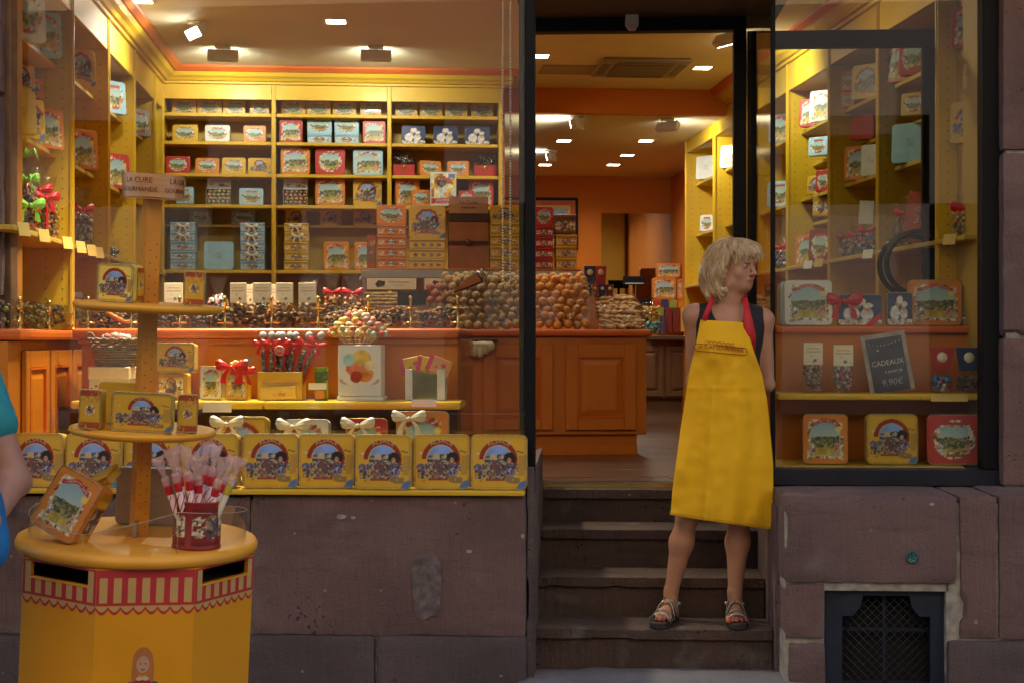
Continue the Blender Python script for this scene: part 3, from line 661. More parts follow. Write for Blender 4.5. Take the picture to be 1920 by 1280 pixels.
bar('top_rail', lw, 4, 984, 3.12, 3.2, .12, .2, BLACK); bar('bottom_rail', lw, 4, 984, ZS - .04, ZS + .015, .13, .2, BLACK)
bar('glazing_strip', lw, 973, 984, ZS, 3.12, .165, .19, mat('olive_dark_strip', (.05, .035, .015), .4, var=.1))
rw = thing('shop_window', 'right display window in a thick navy frame beside the sandstone pier', 'window', FM)
z0 = fpx(1600, 910, .42)[1]; z1 = fpx(1600, 879, .42)[1]
bar('bottom_rail', rw, 1450, 1879, z0, z1, .42, .52, NAVY); bar('window_post', rw, 1843, 1879, z1 + .001, 3.2, .42, .52, BLACK)
a, b_ = fpx(1450, 0, .47)[0], fpx(1845, 0, .47)[0]; MB().box(a, b_, .466, .474, z1, 3.2).build('pane', GLASS, rw)
bar('top_rail', rw, 1450, 1842, 3.1, 3.2, .43, .52, BLACK)
p0 = pix(FM, 1449, 640, v=.47); p1 = pix(FM, 1398, 640, v=1.22)
dv = Vector((p1.x - p0.x, p1.y - p0.y, 0)); L = dv.length; ang = math.atan2(dv.y, dv.x)
MB().box(.01, L, -.004, .004, .71, 3.0).build('side_pane', GLASS, rw, TR(p0.x, p0.y, 0, ang))
MB().box(-.010, .008, -.010, .010, z0 + .02, 3.1, .002).build('corner_seal', BLACK, rw, TR(p0.x, p0.y, 0, ang))
MB().box(0, L, -.02, .02, .66, .71, .003).build('side_rail', BLACK, rw, TR(p0.x, p0.y, 0, ang))
df = thing('door_frame', 'black steel frame around the open doorway under the dark soffit', 'door frame', FM)
zh0 = fpx(1190, 58, 1.2)[1]; zh1 = fpx(1190, 33, 1.2)[1]
a, b_ = fpx(985, 0, 1.2)[0], fpx(1400, 0, 1.2)[0]
MB().box(a, b_, 1.2, 1.28, zh0, zh1, .004).build('head_rail', BLACK, df)
bar('door_post', df, 1376, 1400, .70, zh0 - .001, 1.2, 1.28, BLACK); bar('door_post', df, 984, 998, .70, zh0 - .001, 1.2, 1.28, BLACK)
MB().box(a - .02, RX + .14, .26, 1.5, zh1 + .002, 3.19).build('soffit', SOFF, df)
sn = pix(FM, 1185, 40, v=1.17)
o = thing('door_sensor', 'small grey motion sensor over the middle of the doorway', 'sensor', FM @ TR(sn.x, 1.195, sn.z))
GREYP = mat('grey_sensor_plastic', (.5, .45, .45), .5, var=.1)
MB().box(-.033, .033, -.05, 0, -.02, .04, .006).build('housing', GREYP, o); MB().prism([(-.033, -.021), (.033, -.021), (.015, -.045), (-.015, -.045)], -.045, -.005, 'y', bev=.003).build('lens', GREYP, o)
# the open door leaf, folded back parallel to the front
dl = thing('glass_door', 'black framed glass door folded back behind the right window with ring pull handles', 'door', FM)
x0d = fpx(1402, 0, 1.34)[0]; x1d = fpx(1762, 0, 1.34)[0]; xs = fpx(1729, 0, 1.34)[0]; zt0 = fpx(1600, 90, 1.34)[1]; zt1 = fpx(1600, 57, 1.34)[1]
MB().box(x0d, x1d, 1.33, 1.37, zt0, zt1, .003).build('top_rail', BLACK, dl); MB().box(xs, x1d, 1.33, 1.37, .72, zt0 - .001, .003).build('stile', BLACK, dl)
MB().box(x0d, x0d + .05, 1.33, 1.37, .72, zt0 - .001, .003).build('stile', BLACK, dl); MB().box(x0d + .051, xs - .001, 1.33, 1.37, .72, .86, .003).build('bottom_rail', BLACK, dl)
MB().box(x0d + .05, xs, 1.346, 1.354, .86, zt0).build('pane', GLASS, dl)
CHR = mat('polished_black_steel', (.03, .03, .03), .12, metal=.8, var=.1)
for k, (vv, rr) in enumerate(((1.25, .155), (1.45, .15))):
    pc = pix(FM, 1722, 494, v=1.25); m = MB(); m.tube([(pc.x + rr * math.cos(t), vv, pc.z + rr * math.sin(t)) for t in np.linspace(0, 2 * math.pi, 49)[:-1]], .014, 8, closed=True)
    for zz in (-.09, .09): m.tube([(pc.x + .13, vv, pc.z + zz), (pc.x + .13, 1.35, pc.z + zz)], .008, 6)
    m.build('ring_handle', CHR, dl)
# ball chains inside the left window
def chain(label, xpx, xpx2, ybot, v):
    o = thing('blind_chain', label, 'chain', FM); a = fpx(xpx, 0, v)[0]; b2, zb_ = fpx(xpx2, ybot, v); rr = (b2 - a) / 2; cxx = (a + b2) / 2
    one = MB().ball((0, 0, 0), .0042, 6, 4).mesh('bead', mat('ivory_beads', (.80, .70, .50), .35, var=.1)); pts = []
    z = 3.1
    while z > zb_ + abs(rr): pts.append((a + (.004 * math.sin(z * 2)) + (cxx - a) * max(0, 1 - (z - zb_) / 1.2) * 0, z)); z -= .0125
    n = max(4, int(math.pi * rr / .0125))
    for k in range(n): t = math.pi * k / n; pts.append((cxx - rr * math.cos(t), zb_ + rr - rr * math.sin(t)))
    z = zb_ + rr
    while z < 3.1: pts.append((b2, z)); z += .0125
    m = MB()
    for (x, z) in pts: m.ball((x, v, z), .0052, 6, 4)
    m.build('beads', mat('ivory_beads'), o, kind='stuff')
chain('white ball chain of the window blind hanging in a long loop near the door post', 944, 957, 533, .20)
chain('ball chain hanging in a loop at the left edge of the left window', 15, 29, 546, .165)

# ---- wall shelving
ZSH = [1.885, 2.335, 2.78]
TAPE = mat('pin_hole_dark', (.10, .05, .01), .8, var=.1)
def divider_mesh(depth, z0, z1, t=.022, face=1):
    mb = MB(); mb.box(0, depth, -t / 2, t / 2, z0, z1); mb.box(-.004, .012, -t / 2 - .006, t / 2 + .006, z0, z1, .003); return mb
def wall_unit(label, uf, ds, sgn, vends, shelves, zbase=1.46):
    """a run of shelving on a side wall; uf = front plane, sgn = direction into the wall"""
    o = thing('wall_shelving', label, 'shelving', IM); dep = .36
    M0 = lambda v: Matrix.Translation((uf, v, 0)) @ Matrix.Scale(sgn, 4, (1, 0, 0))
    for v in ds:
        mb = MB(); mb.box(.01, dep, -.011, .011, zbase, 3.22); mb.raw([(0, -.018, zbase), (0, .018, zbase), (.012, .018, zbase), (.012, -.018, zbase), (0, -.018, 3.22), (0, .018, 3.22), (.012, .018, 3.22), (.012, -.018, 3.22)], [(0, 3, 2, 1), (4, 5, 6, 7), (0, 1, 5, 4), (1, 2, 6, 5), (2, 3, 7, 6), (3, 0, 4, 7)])
        mb.box(-.006, .0, -.006, .006, zbase, 3.22)
        mb.build('divider', YEL, o, M0(v))
        m = MB(); z = zbase + .1
        while z < 3.0:
            for q in (.05, .13): m.box(q - .003, q + .003, -.0125, .0125, z - .003, z + .003)
            z += .05
        m.build('pin_holes', TAPE, o, M0(v), kind='stuff')
    v0, v1 = vends
    sg = lambda a, b: (uf + sgn * a, uf + sgn * b)
    MB().box(*sg(dep, dep + .02), v0, v1, zbase, 3.3).build('back_panel', YEL2, o)
    edges = [v0] + [d for d in ds if v0 < d < v1] + [v1]
    for a, b_ in zip(edges, edges[1:]):
        MB().box(*sg(.006, .025), a + .018, b_ - .018, 3.045, 3.22, .002).build('frieze_panel', YEL, o)
        MB().box(*sg(.03, dep), a + .012, b_ - .012, 3.045, 3.06).build('top_board', YEL2, o)
        for (z, rec) in shelves(0.5 * (a + b_)):
            MB().box(*sg(rec, dep), a + .012, b_ - .012, z - .022, z, .002).build('shelf', YEL2, o)
    MB().box(*sg(-.012, .02), v0, v1, 3.222, 3.245, .003).build('cornice', YEL, o)
    pr = [(0.02, 3.246), (-.03, 3.246), (-.045, 3.262), (-.07, 3.275), (-.085, 3.30), (0.02, 3.30)]
    MB().prism([(uf + sgn * p[0], p[1]) for p in pr], v0, v1, 'y').build('cornice', YEL, o)
    pr = [(0.02, 3.301), (-.10, 3.301), (-.13, 3.325), (-.135, ZC1 - .001), (.02, ZC1 - .001)]
    MB().prism([(uf + sgn * p[0], p[1]) for p in pr], v0, v1, 'y').build('cornice', RED_O, o)
    return o
def sh_left(v):
    s = [(ZSH[0], -.01), (ZSH[1], .08), (ZSH[2], .08)]
    if v < 7.6: s.append((2.60, .17))
    return s
def vL(d): return d * .9962 + (2.45 - .0875 * (10.4 - d)) * .0872
dl_ = [vL(7.46), vL(8.44), vL(9.33), 10.35]
UL = -1.534
VB = 10.75
wall_unit('yellow open shelving receding along the left wall of the shop', UL, dl_ + [VB - .02], -1, (6.35, VB + .2), sh_left)
UR = 2.66
def vR(d): return d * .9962 - (2.66 - .0875 * d) * .0872
dr_ = [vR(d) for d in (7.18, 8.04, 8.91, 9.83, 10.9, 12.0, 13.1)]
def sh_right(v):
    s = [(ZSH[0], -.01), (ZSH[1], .09), (ZSH[2], .09)]
    if v < dr_[3]: s.append((2.57, .17))
    if dr_[2] < v < dr_[3]: s.append((2.18, .17))
    return s
wall_unit('yellow open shelving receding along the right wall from window to rear room', UR, dr_, 1, (6.6, dr_[-1] + .01), sh_right)
MB().box(UR + .002, UR + .36, dr_[-1] + .012, dr_[-1] + .03, ZF, 3.3).build('end_panel', YEL2, bpy.data.objects['wall_shelving.001'])
# base cabinets under the side shelves, with raised panel doors
def door_mb(w_, h_, M=None, mb=None):
    """raised panel door facing -y, origin bottom left"""
    mb = mb or MB(); f = min(.075, w_ * .2)
    for (a, b_, c_, d_) in ((0, f, 0, h_), (w_ - f, w_, 0, h_), (f, w_ - f, 0, f), (f, w_ - f, h_ - f, h_)): mb.box(a, b_, -.022, 0, c_, d_, .004, M)
    mb.box(f, w_ - f, -.006, 0, f, h_ - f, 0, M)
    a, b_, c_, d_ = f + .006, w_ - f - .006, f + .006, h_ - f - .006; i = min(.045, w_ * .12)
    vs = [(a, -.006, c_), (b_, -.006, c_), (b_, -.006, d_), (a, -.006, d_), (a + i, -.02, c_ + i), (b_ - i, -.02, c_ + i), (b_ - i, -.02, d_ - i), (a + i, -.02, d_ - i)]
    mb.raw(vs, [(4, 5, 6, 7), (0, 1, 5, 4), (1, 2, 6, 5), (2, 3, 7, 6), (3, 0, 4, 7)], M); return mb
def red_trim(w_, h_, M=None):
    mb = MB(); f = min(.075, w_ * .2)
    for (a, b_, c_, d_) in ((f - .001, f + .009, f, h_ - f), (w_ - f - .009, w_ - f + .001, f, h_ - f), (f, w_ - f, f - .001, f + .009), (f, w_ - f, h_ - f - .009, h_ - f + .001)): mb.box(a, b_, -.0245, -.004, c_, d_, 0, M)
    return mb
cb = thing('base_cabinet', 'orange base cabinet with tall panel doors under the left wall shelves', 'cabinet', IM)
MB().box(UL - .36, UL - .02, 6.4, VB, ZF, 1.40).build('carcass', ORA, cb)
MB().box(UL - .36, UL + .03, 6.4, VB, 1.405, 1.452, .014, seg=2).build('worktop', RED_O, cb)
for k in range(5):
    MM = Matrix.Translation((UL - .018, 6.62 + k * .50, .82)) @ Matrix.Rotation(R(90), 4, 'Z')
    d = door_mb(.46, .54).build('cabinet_door', ORA, cb, MM); red_trim(.46, .54).build('door_moulding', RED_O, d)
cb = thing('base_cabinet', 'orange base cabinet running under the right wall shelves', 'cabinet', IM)
MB().box(UR + .02, UR + .36, 7.2, dr_[-1], ZF, 1.40).build('carcass', ORA, cb); MB().box(UR - .03, UR + .36, 7.2, dr_[-1], 1.405, 1.452, .014, seg=2).build('worktop', RED_O, cb)

# back shelving of the left part
bs = thing('back_shelving', 'yellow three-bay shelving along the back wall behind the sweet counter', 'shelving', IM)
def bx(px, v=VB): return pix(IM, px, 300, v=v).x
def bz(py, px=620, v=VB): return pix(IM, px, py, v=v).z
st_ = [bx(301), bx(513), bx(730), bx(939)]
zr = [1.90, 2.345, 2.575, 2.81, 3.005]; zr = [bz(507), bz(385), bz(327), bz(267), bz(214)]
ztop = 3.225
for i, x in enumerate(st_):
    MB().box(x - .015, x + .015, VB, VB + .03, ZF, ztop, .003).box(x - .004, x + .004, VB - .006, VB, ZF, ztop).box(x - .010, x + .010, VB + .03, VB + .28, ZF, ztop).build('stile', YEL, bs)
for i in range(3):
    a, b_ = st_[i] + .015, st_[i + 1] - .015
    MB().box(a + .001, b_ - .001, VB + .004, VB + .02, bz(189), ztop, .002).build('frieze_panel', YEL, bs)
    for k, z in enumerate(zr): MB().box(a - .003, b_ + .003, VB + .024, VB + .28, z - .024, z, .003).build('shelf', YEL, bs)
    if i < 3: MB().box(a - .003, b_ + .003, VB + .18, VB + .28, bz(424), bz(424) + .018, .002).build('half_shelf', YEL2, bs)
MB().box(st_[0] - .1, st_[-1] + .01, VB + .285, VB + .30, ZF, 3.3).build('back_panel', YEL2, bs)
x0_, x1_ = st_[0] - .02, st_[-1] + .03
MB().box(x0_, x1_, VB - .012, VB + .02, ztop + .002, 3.245, .003).build('cornice', YEL, bs)
MB().prism([(VB + p[0], p[1]) for p in [(0.02, 3.246), (-.03, 3.246), (-.045, 3.262), (-.07, 3.275), (-.085, 3.30), (0.02, 3.30)]], x0_ - .0, x1_ + .05, 'x').build('cornice', YEL, bs)
MB().prism([(VB + p[0], p[1]) for p in [(0.02, 3.301), (-.10, 3.301), (-.13, 3.325), (-.135, ZC1 - .001), (.02, ZC1 - .001)]], x0_, x1_ + .09, 'x').build('cornice', RED_O, bs)

# ---- display counter of the left window
SILL = MB().box(fpx(-60, 0, -.03)[0], fpx(984, 0, -.03)[0], -.03, .125, fpx(700, 928, -.03)[1], fpx(700, 918, -.03)[1], .006, seg=2)
o = SILL.build('window_board', YEL, None, FM); tag(o, 'yellow board along the left window sill carrying the row of big tins', 'ledge')
ZSILL = fpx(700, 918, -.03)[1]
dc = thing('display_counter', 'orange stepped display counter behind the left window', 'counter', FM)
VC = .82; xa = fpx(152, 0, VC)[0]; xb = fpx(865, 0, VC)[0]
ZT = fpx(500, 616, VC - .03)[1]
MB().box(xa, xb, VC + .01, VC + .45, .66, ZT - .055).build('carcass', ORA, dc)
MB().box(xa - .03, xb + .003, VC - .05, VC + .47, ZT - .046, ZT, .016, seg=3).build('worktop', RED_O, dc)
MB().box(xa - .01, xb - .002, VC - .015, VC + .009, ZT - .072, ZT - .047, .004).build('moulding', ORA, dc)
VS = .52; xs0 = fpx(131, 0, VS)[0]; xm = fpx(494, 0, VS)[0]; xs1 = fpx(863, 0, VS)[0]; ZSHF = fpx(500, 752, VS)[1]
MB().box(xs0, xm - .003, VS, VC + .008, ZSHF - .036, ZSHF, .012, seg=2).build('shelf', YEL, dc); MB().box(xm + .001, xs1, VS, VC + .008, ZSHF - .036, ZSHF, .012, seg=2).build('shelf', YEL, dc)
MB().box(fpx(20, 0, .2)[0], fpx(975, 0, .2)[0], .21, VC + .4, ZSILL - .05, ZSILL + .02, .004).build('platform', YEL2, dc)
MB().box(fpx(30, 0, VC)[0], xb, VC - .001, VC + .009, ZSILL + .02, ZSHF - .04).build('back_panel', mat('painted_shade_panel', (.09, .035, .02), .5, var=.1), dc)  # dark brown paints the shade under the shelf onto the orange front
MB().box(xb + .004, xb + .02, VS + .05, VC + .45, ZSILL, ZT - .02).build('side_panel', PLEXI, dc)
# ---- nut counter
vc = pix(IM, 1100, 814, z=ZF + .10).y; 
pnt = pix(IM, 1100, 852, z=ZF); VN = pnt.y - .03
nc = thing('nut_counter', 'long orange shop counter with raised panel doors, nut bins on top', 'counter', IM)
nx0 = pix(IM, 850, 700, v=VN).x; nx1 = pix(IM, 1212, 700, v=VN).x; nzt = pix(IM, 1100, 618, v=VN - .03).z; nzb = pix(IM, 1100, 814, v=VN).z
nx2 = pix(IM, 1194, 700, v=VN + .03).x
MB().box(nx0 - 1.2, nx1, VN, VN + .85, nzb, nzt - .045, .003).build('carcass', ORA, nc)
MB().box(nx0 - 1.2, nx1 + .03, VN - .035, VN + .87, nzt - .043, nzt, .016, seg=3).build('worktop', RED_O, nc)
MB().box(nx0 - 1.2, nx2, VN + .03, VN + .8, ZF, nzb - .002).build('plinth', ORA, nc); MB().box(nx0 - 1.2, nx2 + .004, VN + .024, VN + .03, ZF + .0, ZF + .055, .002).build('plinth_strip', ORA, nc)
for (p0, p1) in ((1061, 1193), (906, 1037), (751, 882)):
    a, z_a = pix(IM, p0, 806, v=VN - .02).x, pix(IM, p0, 806, v=VN - .02).z; b_, z_b = pix(IM, p1, 645, v=VN - .02).x, pix(IM, p1, 645, v=VN - .02).z
    d = door_mb(b_ - a, z_b - z_a).build('cabinet_door', ORA, nc, TR(a, VN - .001, z_a)); red_trim(b_ - a, z_b - z_a).build('door_moulding', RED_O, d)
# raised ledge behind the bins
VLG = VN + .62; la = pix(IM, 677, 510, v=VLG).x; lb = pix(IM, 1090, 510, v=VLG).x; lz = pix(IM, 900, 504, v=VLG).z
lg = thing('tin_ledge', 'steel-edged ledge raised over the nut bins carrying stacked tins', 'ledge', IM)
MB().box(la, lb, VLG, VLG + .30, lz - .012, lz, .003).build('ledge_top', ORA, lg); MB().box(la, lb, VLG - .004, VLG + .01, lz - .062, lz - .013, .002).build('steel_edge', STEEL, lg)
for x in (la + .02, (la + lb) / 2, lb - .02): MB().box(x - .012, x + .012, VLG + .02, VLG + .04, nzt, lz - .013).build('ledge_post', STEEL, lg)
for k, (p0, p1) in enumerate(((686, 782), (794, 872), (916, 985), (1006, 1084))):
    a = pix(IM, p0, 530, v=VLG - .01).x; b_ = pix(IM, p1, 530, v=VLG - .01).x; zt_ = pix(IM, 900, 521, v=VLG).z; o = thing('product_sign', ['card sign with a dark chocolate square behind the almond bin', 'card sign above the pink macaroons', 'card sign behind the walnut balls left of the door post', 'card sign behind the biscuit balls in the doorway'][k], 'sign', IM @ TR((a + b_) / 2, VLG - .015, zt_ - .085), 'bin signs under the ledge')
    w_ = b_ - a; MB().box(-w_ / 2, w_ / 2, -.003, .003, 0, .085, .001).build('sign_frame', mat('brown_sign_edge', (.2, .09, .03), .6, var=.1), o); MB().box(-w_ / 2 + .006, w_ / 2 - .006, -.0045, -.0035, .006, .079).build('sign_card', CREAM, o)
    m = MB(); m.prism([(-w_ * .28, .02), (-w_ * .14, .03), (-w_ * .12, .058), (-w_ * .26, .066), (-w_ * .32, .04)], -.007, -.0047, 'y'); m.build('picture', mat('chocolate_brown', (.05, .02, .012), .5, var=.2), o)
    link('lettering', text_mesh('La Cure Gourmande', .016, mat('dark_brown_ink', (.06, .03, .02), .7, var=.1)), o, TR(w_ * .14, -.0052, .05))
    link('lettering', text_mesh('biscuits et chocolats', .009, mat('dark_brown_ink'), .0002), o, TR(w_ * .14, -.0052, .03))

# ---- right window display
rd = thing('display_counter', 'orange two-level display counter behind the right window', 'counter', FM)
VR = .86; xa = fpx(1457, 0, VR)[0]; xb = fpx(1839, 0, VR)[0]; ZRT = fpx(1650, 611, VR)[1]
MB().box(xa, xb, VR + .03, VR + .40, .72, ZRT - .04).build('carcass', ORA, rd); MB().box(xa - .005, xb, VR, VR + .42, ZRT - .036, ZRT, .012, seg=3).build('worktop', RED_O, rd)
VR2 = .64; xa2 = fpx(1458, 0, VR2)[0]; xb2 = fpx(1836, 0, VR2)[0]; ZR2 = fpx(1650, 737, VR2)[1]
MB().box(xa2, xb2 + .02, VR2, VR + .028, ZR2 - .03, ZR2, .010, seg=2).build('shelf', YEL, rd)
ZRB = fpx(1650, 872, .56)[1]
MB().box(fpx(1452, 0, .2)[0], fpx(1845, 0, .2)[0],   .525, VR + .4, ZRB - .05, ZRB, .003).build('platform', YEL2, rd)
MB().box(fpx(1850, 0, .55)[0], fpx(1850, 0, .55)[0] + .02, .53, 1.3, .7, 3.2).build('side_panel', YEL2, rd)

# ---- ceiling fittings (each lamp carries its own light)
LAMPW = lamp_mat('lit_lamp_face', (1, .86, .62), 14.0); LAMPC = lamp_mat('lit_spot_face', (.95, 1, .95), 26.0)
LK = 0.13
def light(parent, kind, e, col, M, size=.1, size_y=None, spot=None, blend=.6, spread=150):
    ld = bpy.data.lights.new('bulb', kind); ld.energy = e * LK; ld.color = col
    if kind == 'AREA': ld.shape = 'RECTANGLE'; ld.size = size; ld.size_y = size_y or size; ld.spread = R(spread)
    if kind == 'SPOT': ld.spot_size = R(spot); ld.spot_blend = blend; ld.shadow_soft_size = .04
    o = bpy.data.objects.new('bulb', ld); C.objects.link(o); o.parent = parent; o.matrix_basis = M; return o
def downlight(label, px, py, zc, e, s=.078, seen=True):
    p = pix(IM, px, py, z=zc); o = thing('recessed_downlight', label, 'ceiling light', IM @ TR(p.x, p.y, zc), 'recessed ceiling lights')
    fr = MB()
    for (a, b_, c_, d_) in ((-s, s, -s, -s + .02), (-s, s, s - .02, s), (-s, -s + .02, -s + .02, s - .02), (s - .02, s, -s + .02, s - .02)): fr.box(a, b_, c_, d_, -.006, -.001)
    fr.build('frame', WHITE, o); MB().box(-s + .02, s - .02, -s + .02, s - .02, -.004, -.001).build('lamp_face', LAMPW, o)
    light(o, 'AREA', e, (1, .91, .74), TR(0, 0, -.02), .14)
downlight('lit downlight near the left post in the doorway ceiling', 1012, 105, ZC1, 34)
downlight('lit downlight right of the air conditioning unit', 1317, 127, ZC1, 34)
downlight('thin lit downlight over the middle of the left window', 630, 40, ZC1, 34)
downlight('lit downlight at the top edge over the left shelves', 265, 1, ZC1, 34)
downlight('left of the two lit downlights in the front row of the rear ceiling', 1057, 264, ZC2, 26)
downlight('right of the two lit downlights in the front row of the rear ceiling', 1211, 264, ZC2, 26)
downlight('lone lit downlight in the middle row of the rear ceiling', 1176, 291, ZC2, 22)
downlight('lit downlight at the left end of the farthest row', 1022, 309, ZC2, 22)
downlight('lit downlight at the right end of the farthest row', 1150, 309, ZC2, 22)
def spotlight(label, px, py, zc, aim, e, rz=None):
    p = pix(IM, px, py, z=zc - .065); o = thing('ceiling_floodlight', label, 'spotlight', IM @ TR(p.x, p.y, zc), 'floodlights aimed at the shelves')
    MB().box(-.05, .05, -.03, .03, -.02, -.001, .004).build('mount', WHITE, o); MB().tube([(0, 0, -.02), (0, 0, -.05)], .01, 8).build('stem', WHITE, o)
    d = (Vector(aim) - Vector((p.x, p.y, zc - .065))).normalized(); q = d.to_track_quat('-Z', 'Y').to_matrix().to_4x4(); Mh = Matrix.Translation((0, 0, -.065)) @ q
    hd = MB().box(-.10, .10, -.036, .036, -.024, .024, .005).build('lamp_head', WHITE, o, Mh); MB().box(-.090, .090, -.029, .029, -.027, -.0245).build('lamp_face', LAMPC, hd)
    light(o, 'AREA', e, (1, .96, .78), Mh @ TR(0, 0, -.04), .18, .07, spread=115)
SE = 34
spotlight('tilted lit floodlight on the ceiling aimed at the left wall shelves', 368, 60, ZC1, (UL - .1, 8.9, 2.9), SE * .24)
spotlight('box floodlight on the ceiling in front of the first back bay', 418, 105, ZC1, (bx(425), VB, 3.15), SE * .42)
spotlight('box floodlight on the ceiling in front of the second back bay', 705, 105, ZC1, (bx(700), VB, 3.15), SE * .42)
spotlight('tilted lit floodlight in the rear ceiling seen in the doorway, nearer one', 1082, 235, ZC2, (-.6, 12.6, 2.6), SE * .6)
spotlight('tilted lit floodlight in the rear ceiling seen in the doorway, farther one', 1034, 296, ZC2, (-.6, 14.4, 2.6), SE * .4)
spotlight('floodlight in the rear ceiling lighting the right wall shelves', 1252, 238, ZC2, (UR, 12.0, 2.8), SE * .5)
spotlight('floodlight by the door head aimed at the right wall shelves', 1362, 74, ZC1, (UR, 9.4, 2.9), SE * .65)
# unseen floodlights added above the frame to brighten both window displays
p = (1.75, 7.9); o = thing('ceiling_floodlight', 'added unseen floodlight over the right window, above the picture', 'spotlight', IM @ TR(p[0], p[1], ZC1), 'floodlights aimed at the shelves'); MB().box(-.1, .1, -.05, .05, -.06, -.001, .004).build('lamp_head', WHITE, o); light(o, 'AREA', SE * .8, (1, .86, .58), TR(0, 0, -.08, 0, R(-20), R(-30)), .18, .07)
p = pix(IM, 300, -160, z=ZC1)
o = thing('ceiling_floodlight', 'added unseen floodlight over the left window display, above the picture', 'spotlight', IM @ TR(-.6, 7.3, ZC1), 'floodlights aimed at the shelves'); MB().box(-.1, .1, -.05, .05, -.06, -.001, .004).build('lamp_head', WHITE, o); light(o, 'AREA', SE * 4.0, (1, .86, .6), TR(0, 0, -.08, 0, R(-6)), .18, .07, spread=95)
o = thing('ceiling_floodlight', 'added unseen floodlight over the left end of the window display, above the picture', 'spotlight', IM @ TR(-.95, 7.15, ZC1), 'floodlights aimed at the shelves'); MB().box(-.1, .1, -.05, .05, -.06, -.001, .004).build('lamp_head', WHITE, o); light(o, 'AREA', SE * 1.7, (1, .86, .6), TR(0, 0, -.08, 0, R(6)), .18, .07, spread=80)
# air conditioning cassette and hatch
p = pix(IM, 1200, 124, z=ZC1)
o = thing('air_conditioner', 'square grey ceiling air conditioning cassette beyond the door head', 'air conditioner', IM @ TR(p.x, p.y, ZC1))
MB().box(-.31, .31, -.31, .31, -.03, -.001, .01).build('casing', mat('warm_grey_plastic', (.30, .25, .17), .5, var=.05), o); MB().box(-.2, .2, -.2, .2, -.036, -.031).build('grille', mat('grey_grille', (.16, .13, .10), .6, var=.1), o)
for (a, b_, c_, d_) in ((-.29, -.24, -.2, .2), (.24, .29, -.2, .2), (-.2, .2, -.29, -.24), (-.2, .2, .24, .29)): MB().box(a, b_, c_, d_, -.034, -.031).build('air_slot', DARK if a < -.3 else mat('grey_grille'), o)
p = pix(IM, 1065, 130, z=ZC1)
o = MB().box(-.2, .2, -.16, .16, -.012, -.001, .003).build('ceiling_hatch', mat('beige_hatch', (.34, .26, .16), .7, var=.05), None, IM @ TR(p.x, p.y, ZC1)); tag(o, 'flat rectangular ceiling hatch left of the air conditioner', 'hatch')

# ---- rear of the shop
VK = 15.1
bc = thing('rear_counter', 'low dark wooden counter along the rear wall under the mirror', 'counter', IM)
xa = pix(IM, 1100, 640, v=VK).x; xb = pix(IM, 1330, 640, v=VK).x; zt_ = pix(IM, 1250, 630, v=VK).z
WD = mat('dark_walnut_cabinet', (.13, .055, .018), .5, var=.15, vscale=5)
MB().box(xa - 1.5, xb + .3, VK + .02, VK + .6, ZF + .12, zt_ - .04).build('carcass', WD, bc); MB().box(xa - 1.5, xb + .3, VK - .02, VK + .62, zt_ - .038, zt_, .01).build('worktop', ORA, bc); MB().box(xa - 1.5, xb + .3, VK + .06, VK + .6, ZF, ZF + .118).build('plinth', WD, bc)
for k in range(4): a = pix(IM, 1214 + 22 * 0, 640, v=VK).x + k * .29 - .1; door_mb(.27, zt_ - ZF - .24).build('cabinet_door', WD, bc, TR(a, VK + .018, ZF + .14))
a = pix(IM, 1128, 400, v=15.7); b_ = pix(IM, 1276, 620, v=15.7)
o = thing('wall_mirror', 'large frameless mirror on the orange rear wall', 'mirror', IM); MB().box(a.x, b_.x, 15.715, 15.74, b_.z, a.z).build('mirror_glass', MIRR, o)
a = pix(IM, 940, 370, v=15.7); b_ = pix(IM, 1084, 470, v=15.7)
o = thing('framed_picture', 'dark framed orange and blue picture on the rear wall behind stacked tins', 'picture', IM)
MB().box(a.x, b_.x, 15.70, 15.745, b_.z, a.z, .004).build('frame', BLACK, o); i = .03
MB().box(a.x + i, b_.x - i, 15.694, 15.70, b_.z + i, a.z - i).build('mount', mat('salmon_mount', (.5, .12, .04), .6, var=.1), o); i = .085
MB().box(a.x + i, b_.x - i, 15.689, 15.694, b_.z + i, a.z - i).build('inner_border', mat('tin_yellow', (.6, .4, .05)), o); i = .12
MB().box(a.x + i, b_.x - i, 15.684, 15.689, b_.z + i, a.z - i).build('print', mat('deep_blue_print', (.02, .035, .11), .2, var=.5, vscale=3, col2=(.03,.06,.2)), o)

# ================================================================== THE GOODS
GB = 'biscuit tins on the back shelves'
ORD = ['first', 'second', 'third', 'fourth', 'fifth', 'sixth', 'seventh', 'eighth', 'ninth', 'tenth']
BAY = ['left', 'middle', 'right']
def on_shelf(x0, x1, yt, yb, fr=IM, v=VB + .09, z=None):
    """centre x, base z, width and height of what stands at a depth and fills these pixels"""
    a = pix(fr, x0, yb, v=v); b_ = pix(fr, x1, yt, v=v); return (a.x + b_.x) / 2, (z if z is not None else a.z), b_.x - a.x, b_.z - a.z
def shelf_tin(label, x0, x1, yt, yb, kind, col, v=VB + .07, d=.075, z=None, n=24, rz=0, group=GB, fr=IM, lean=True, h=None):
    x, zz, w_, hh = on_shelf(x0, x1, yt, yb, fr, v, z); hh = h or hh
    return tin(label, 'biscuit tin', fr @ TR(x, v + d / 2, zz + .001, rz, R(-3) if lean else 0), w_, hh, d, kind, col, group, n)
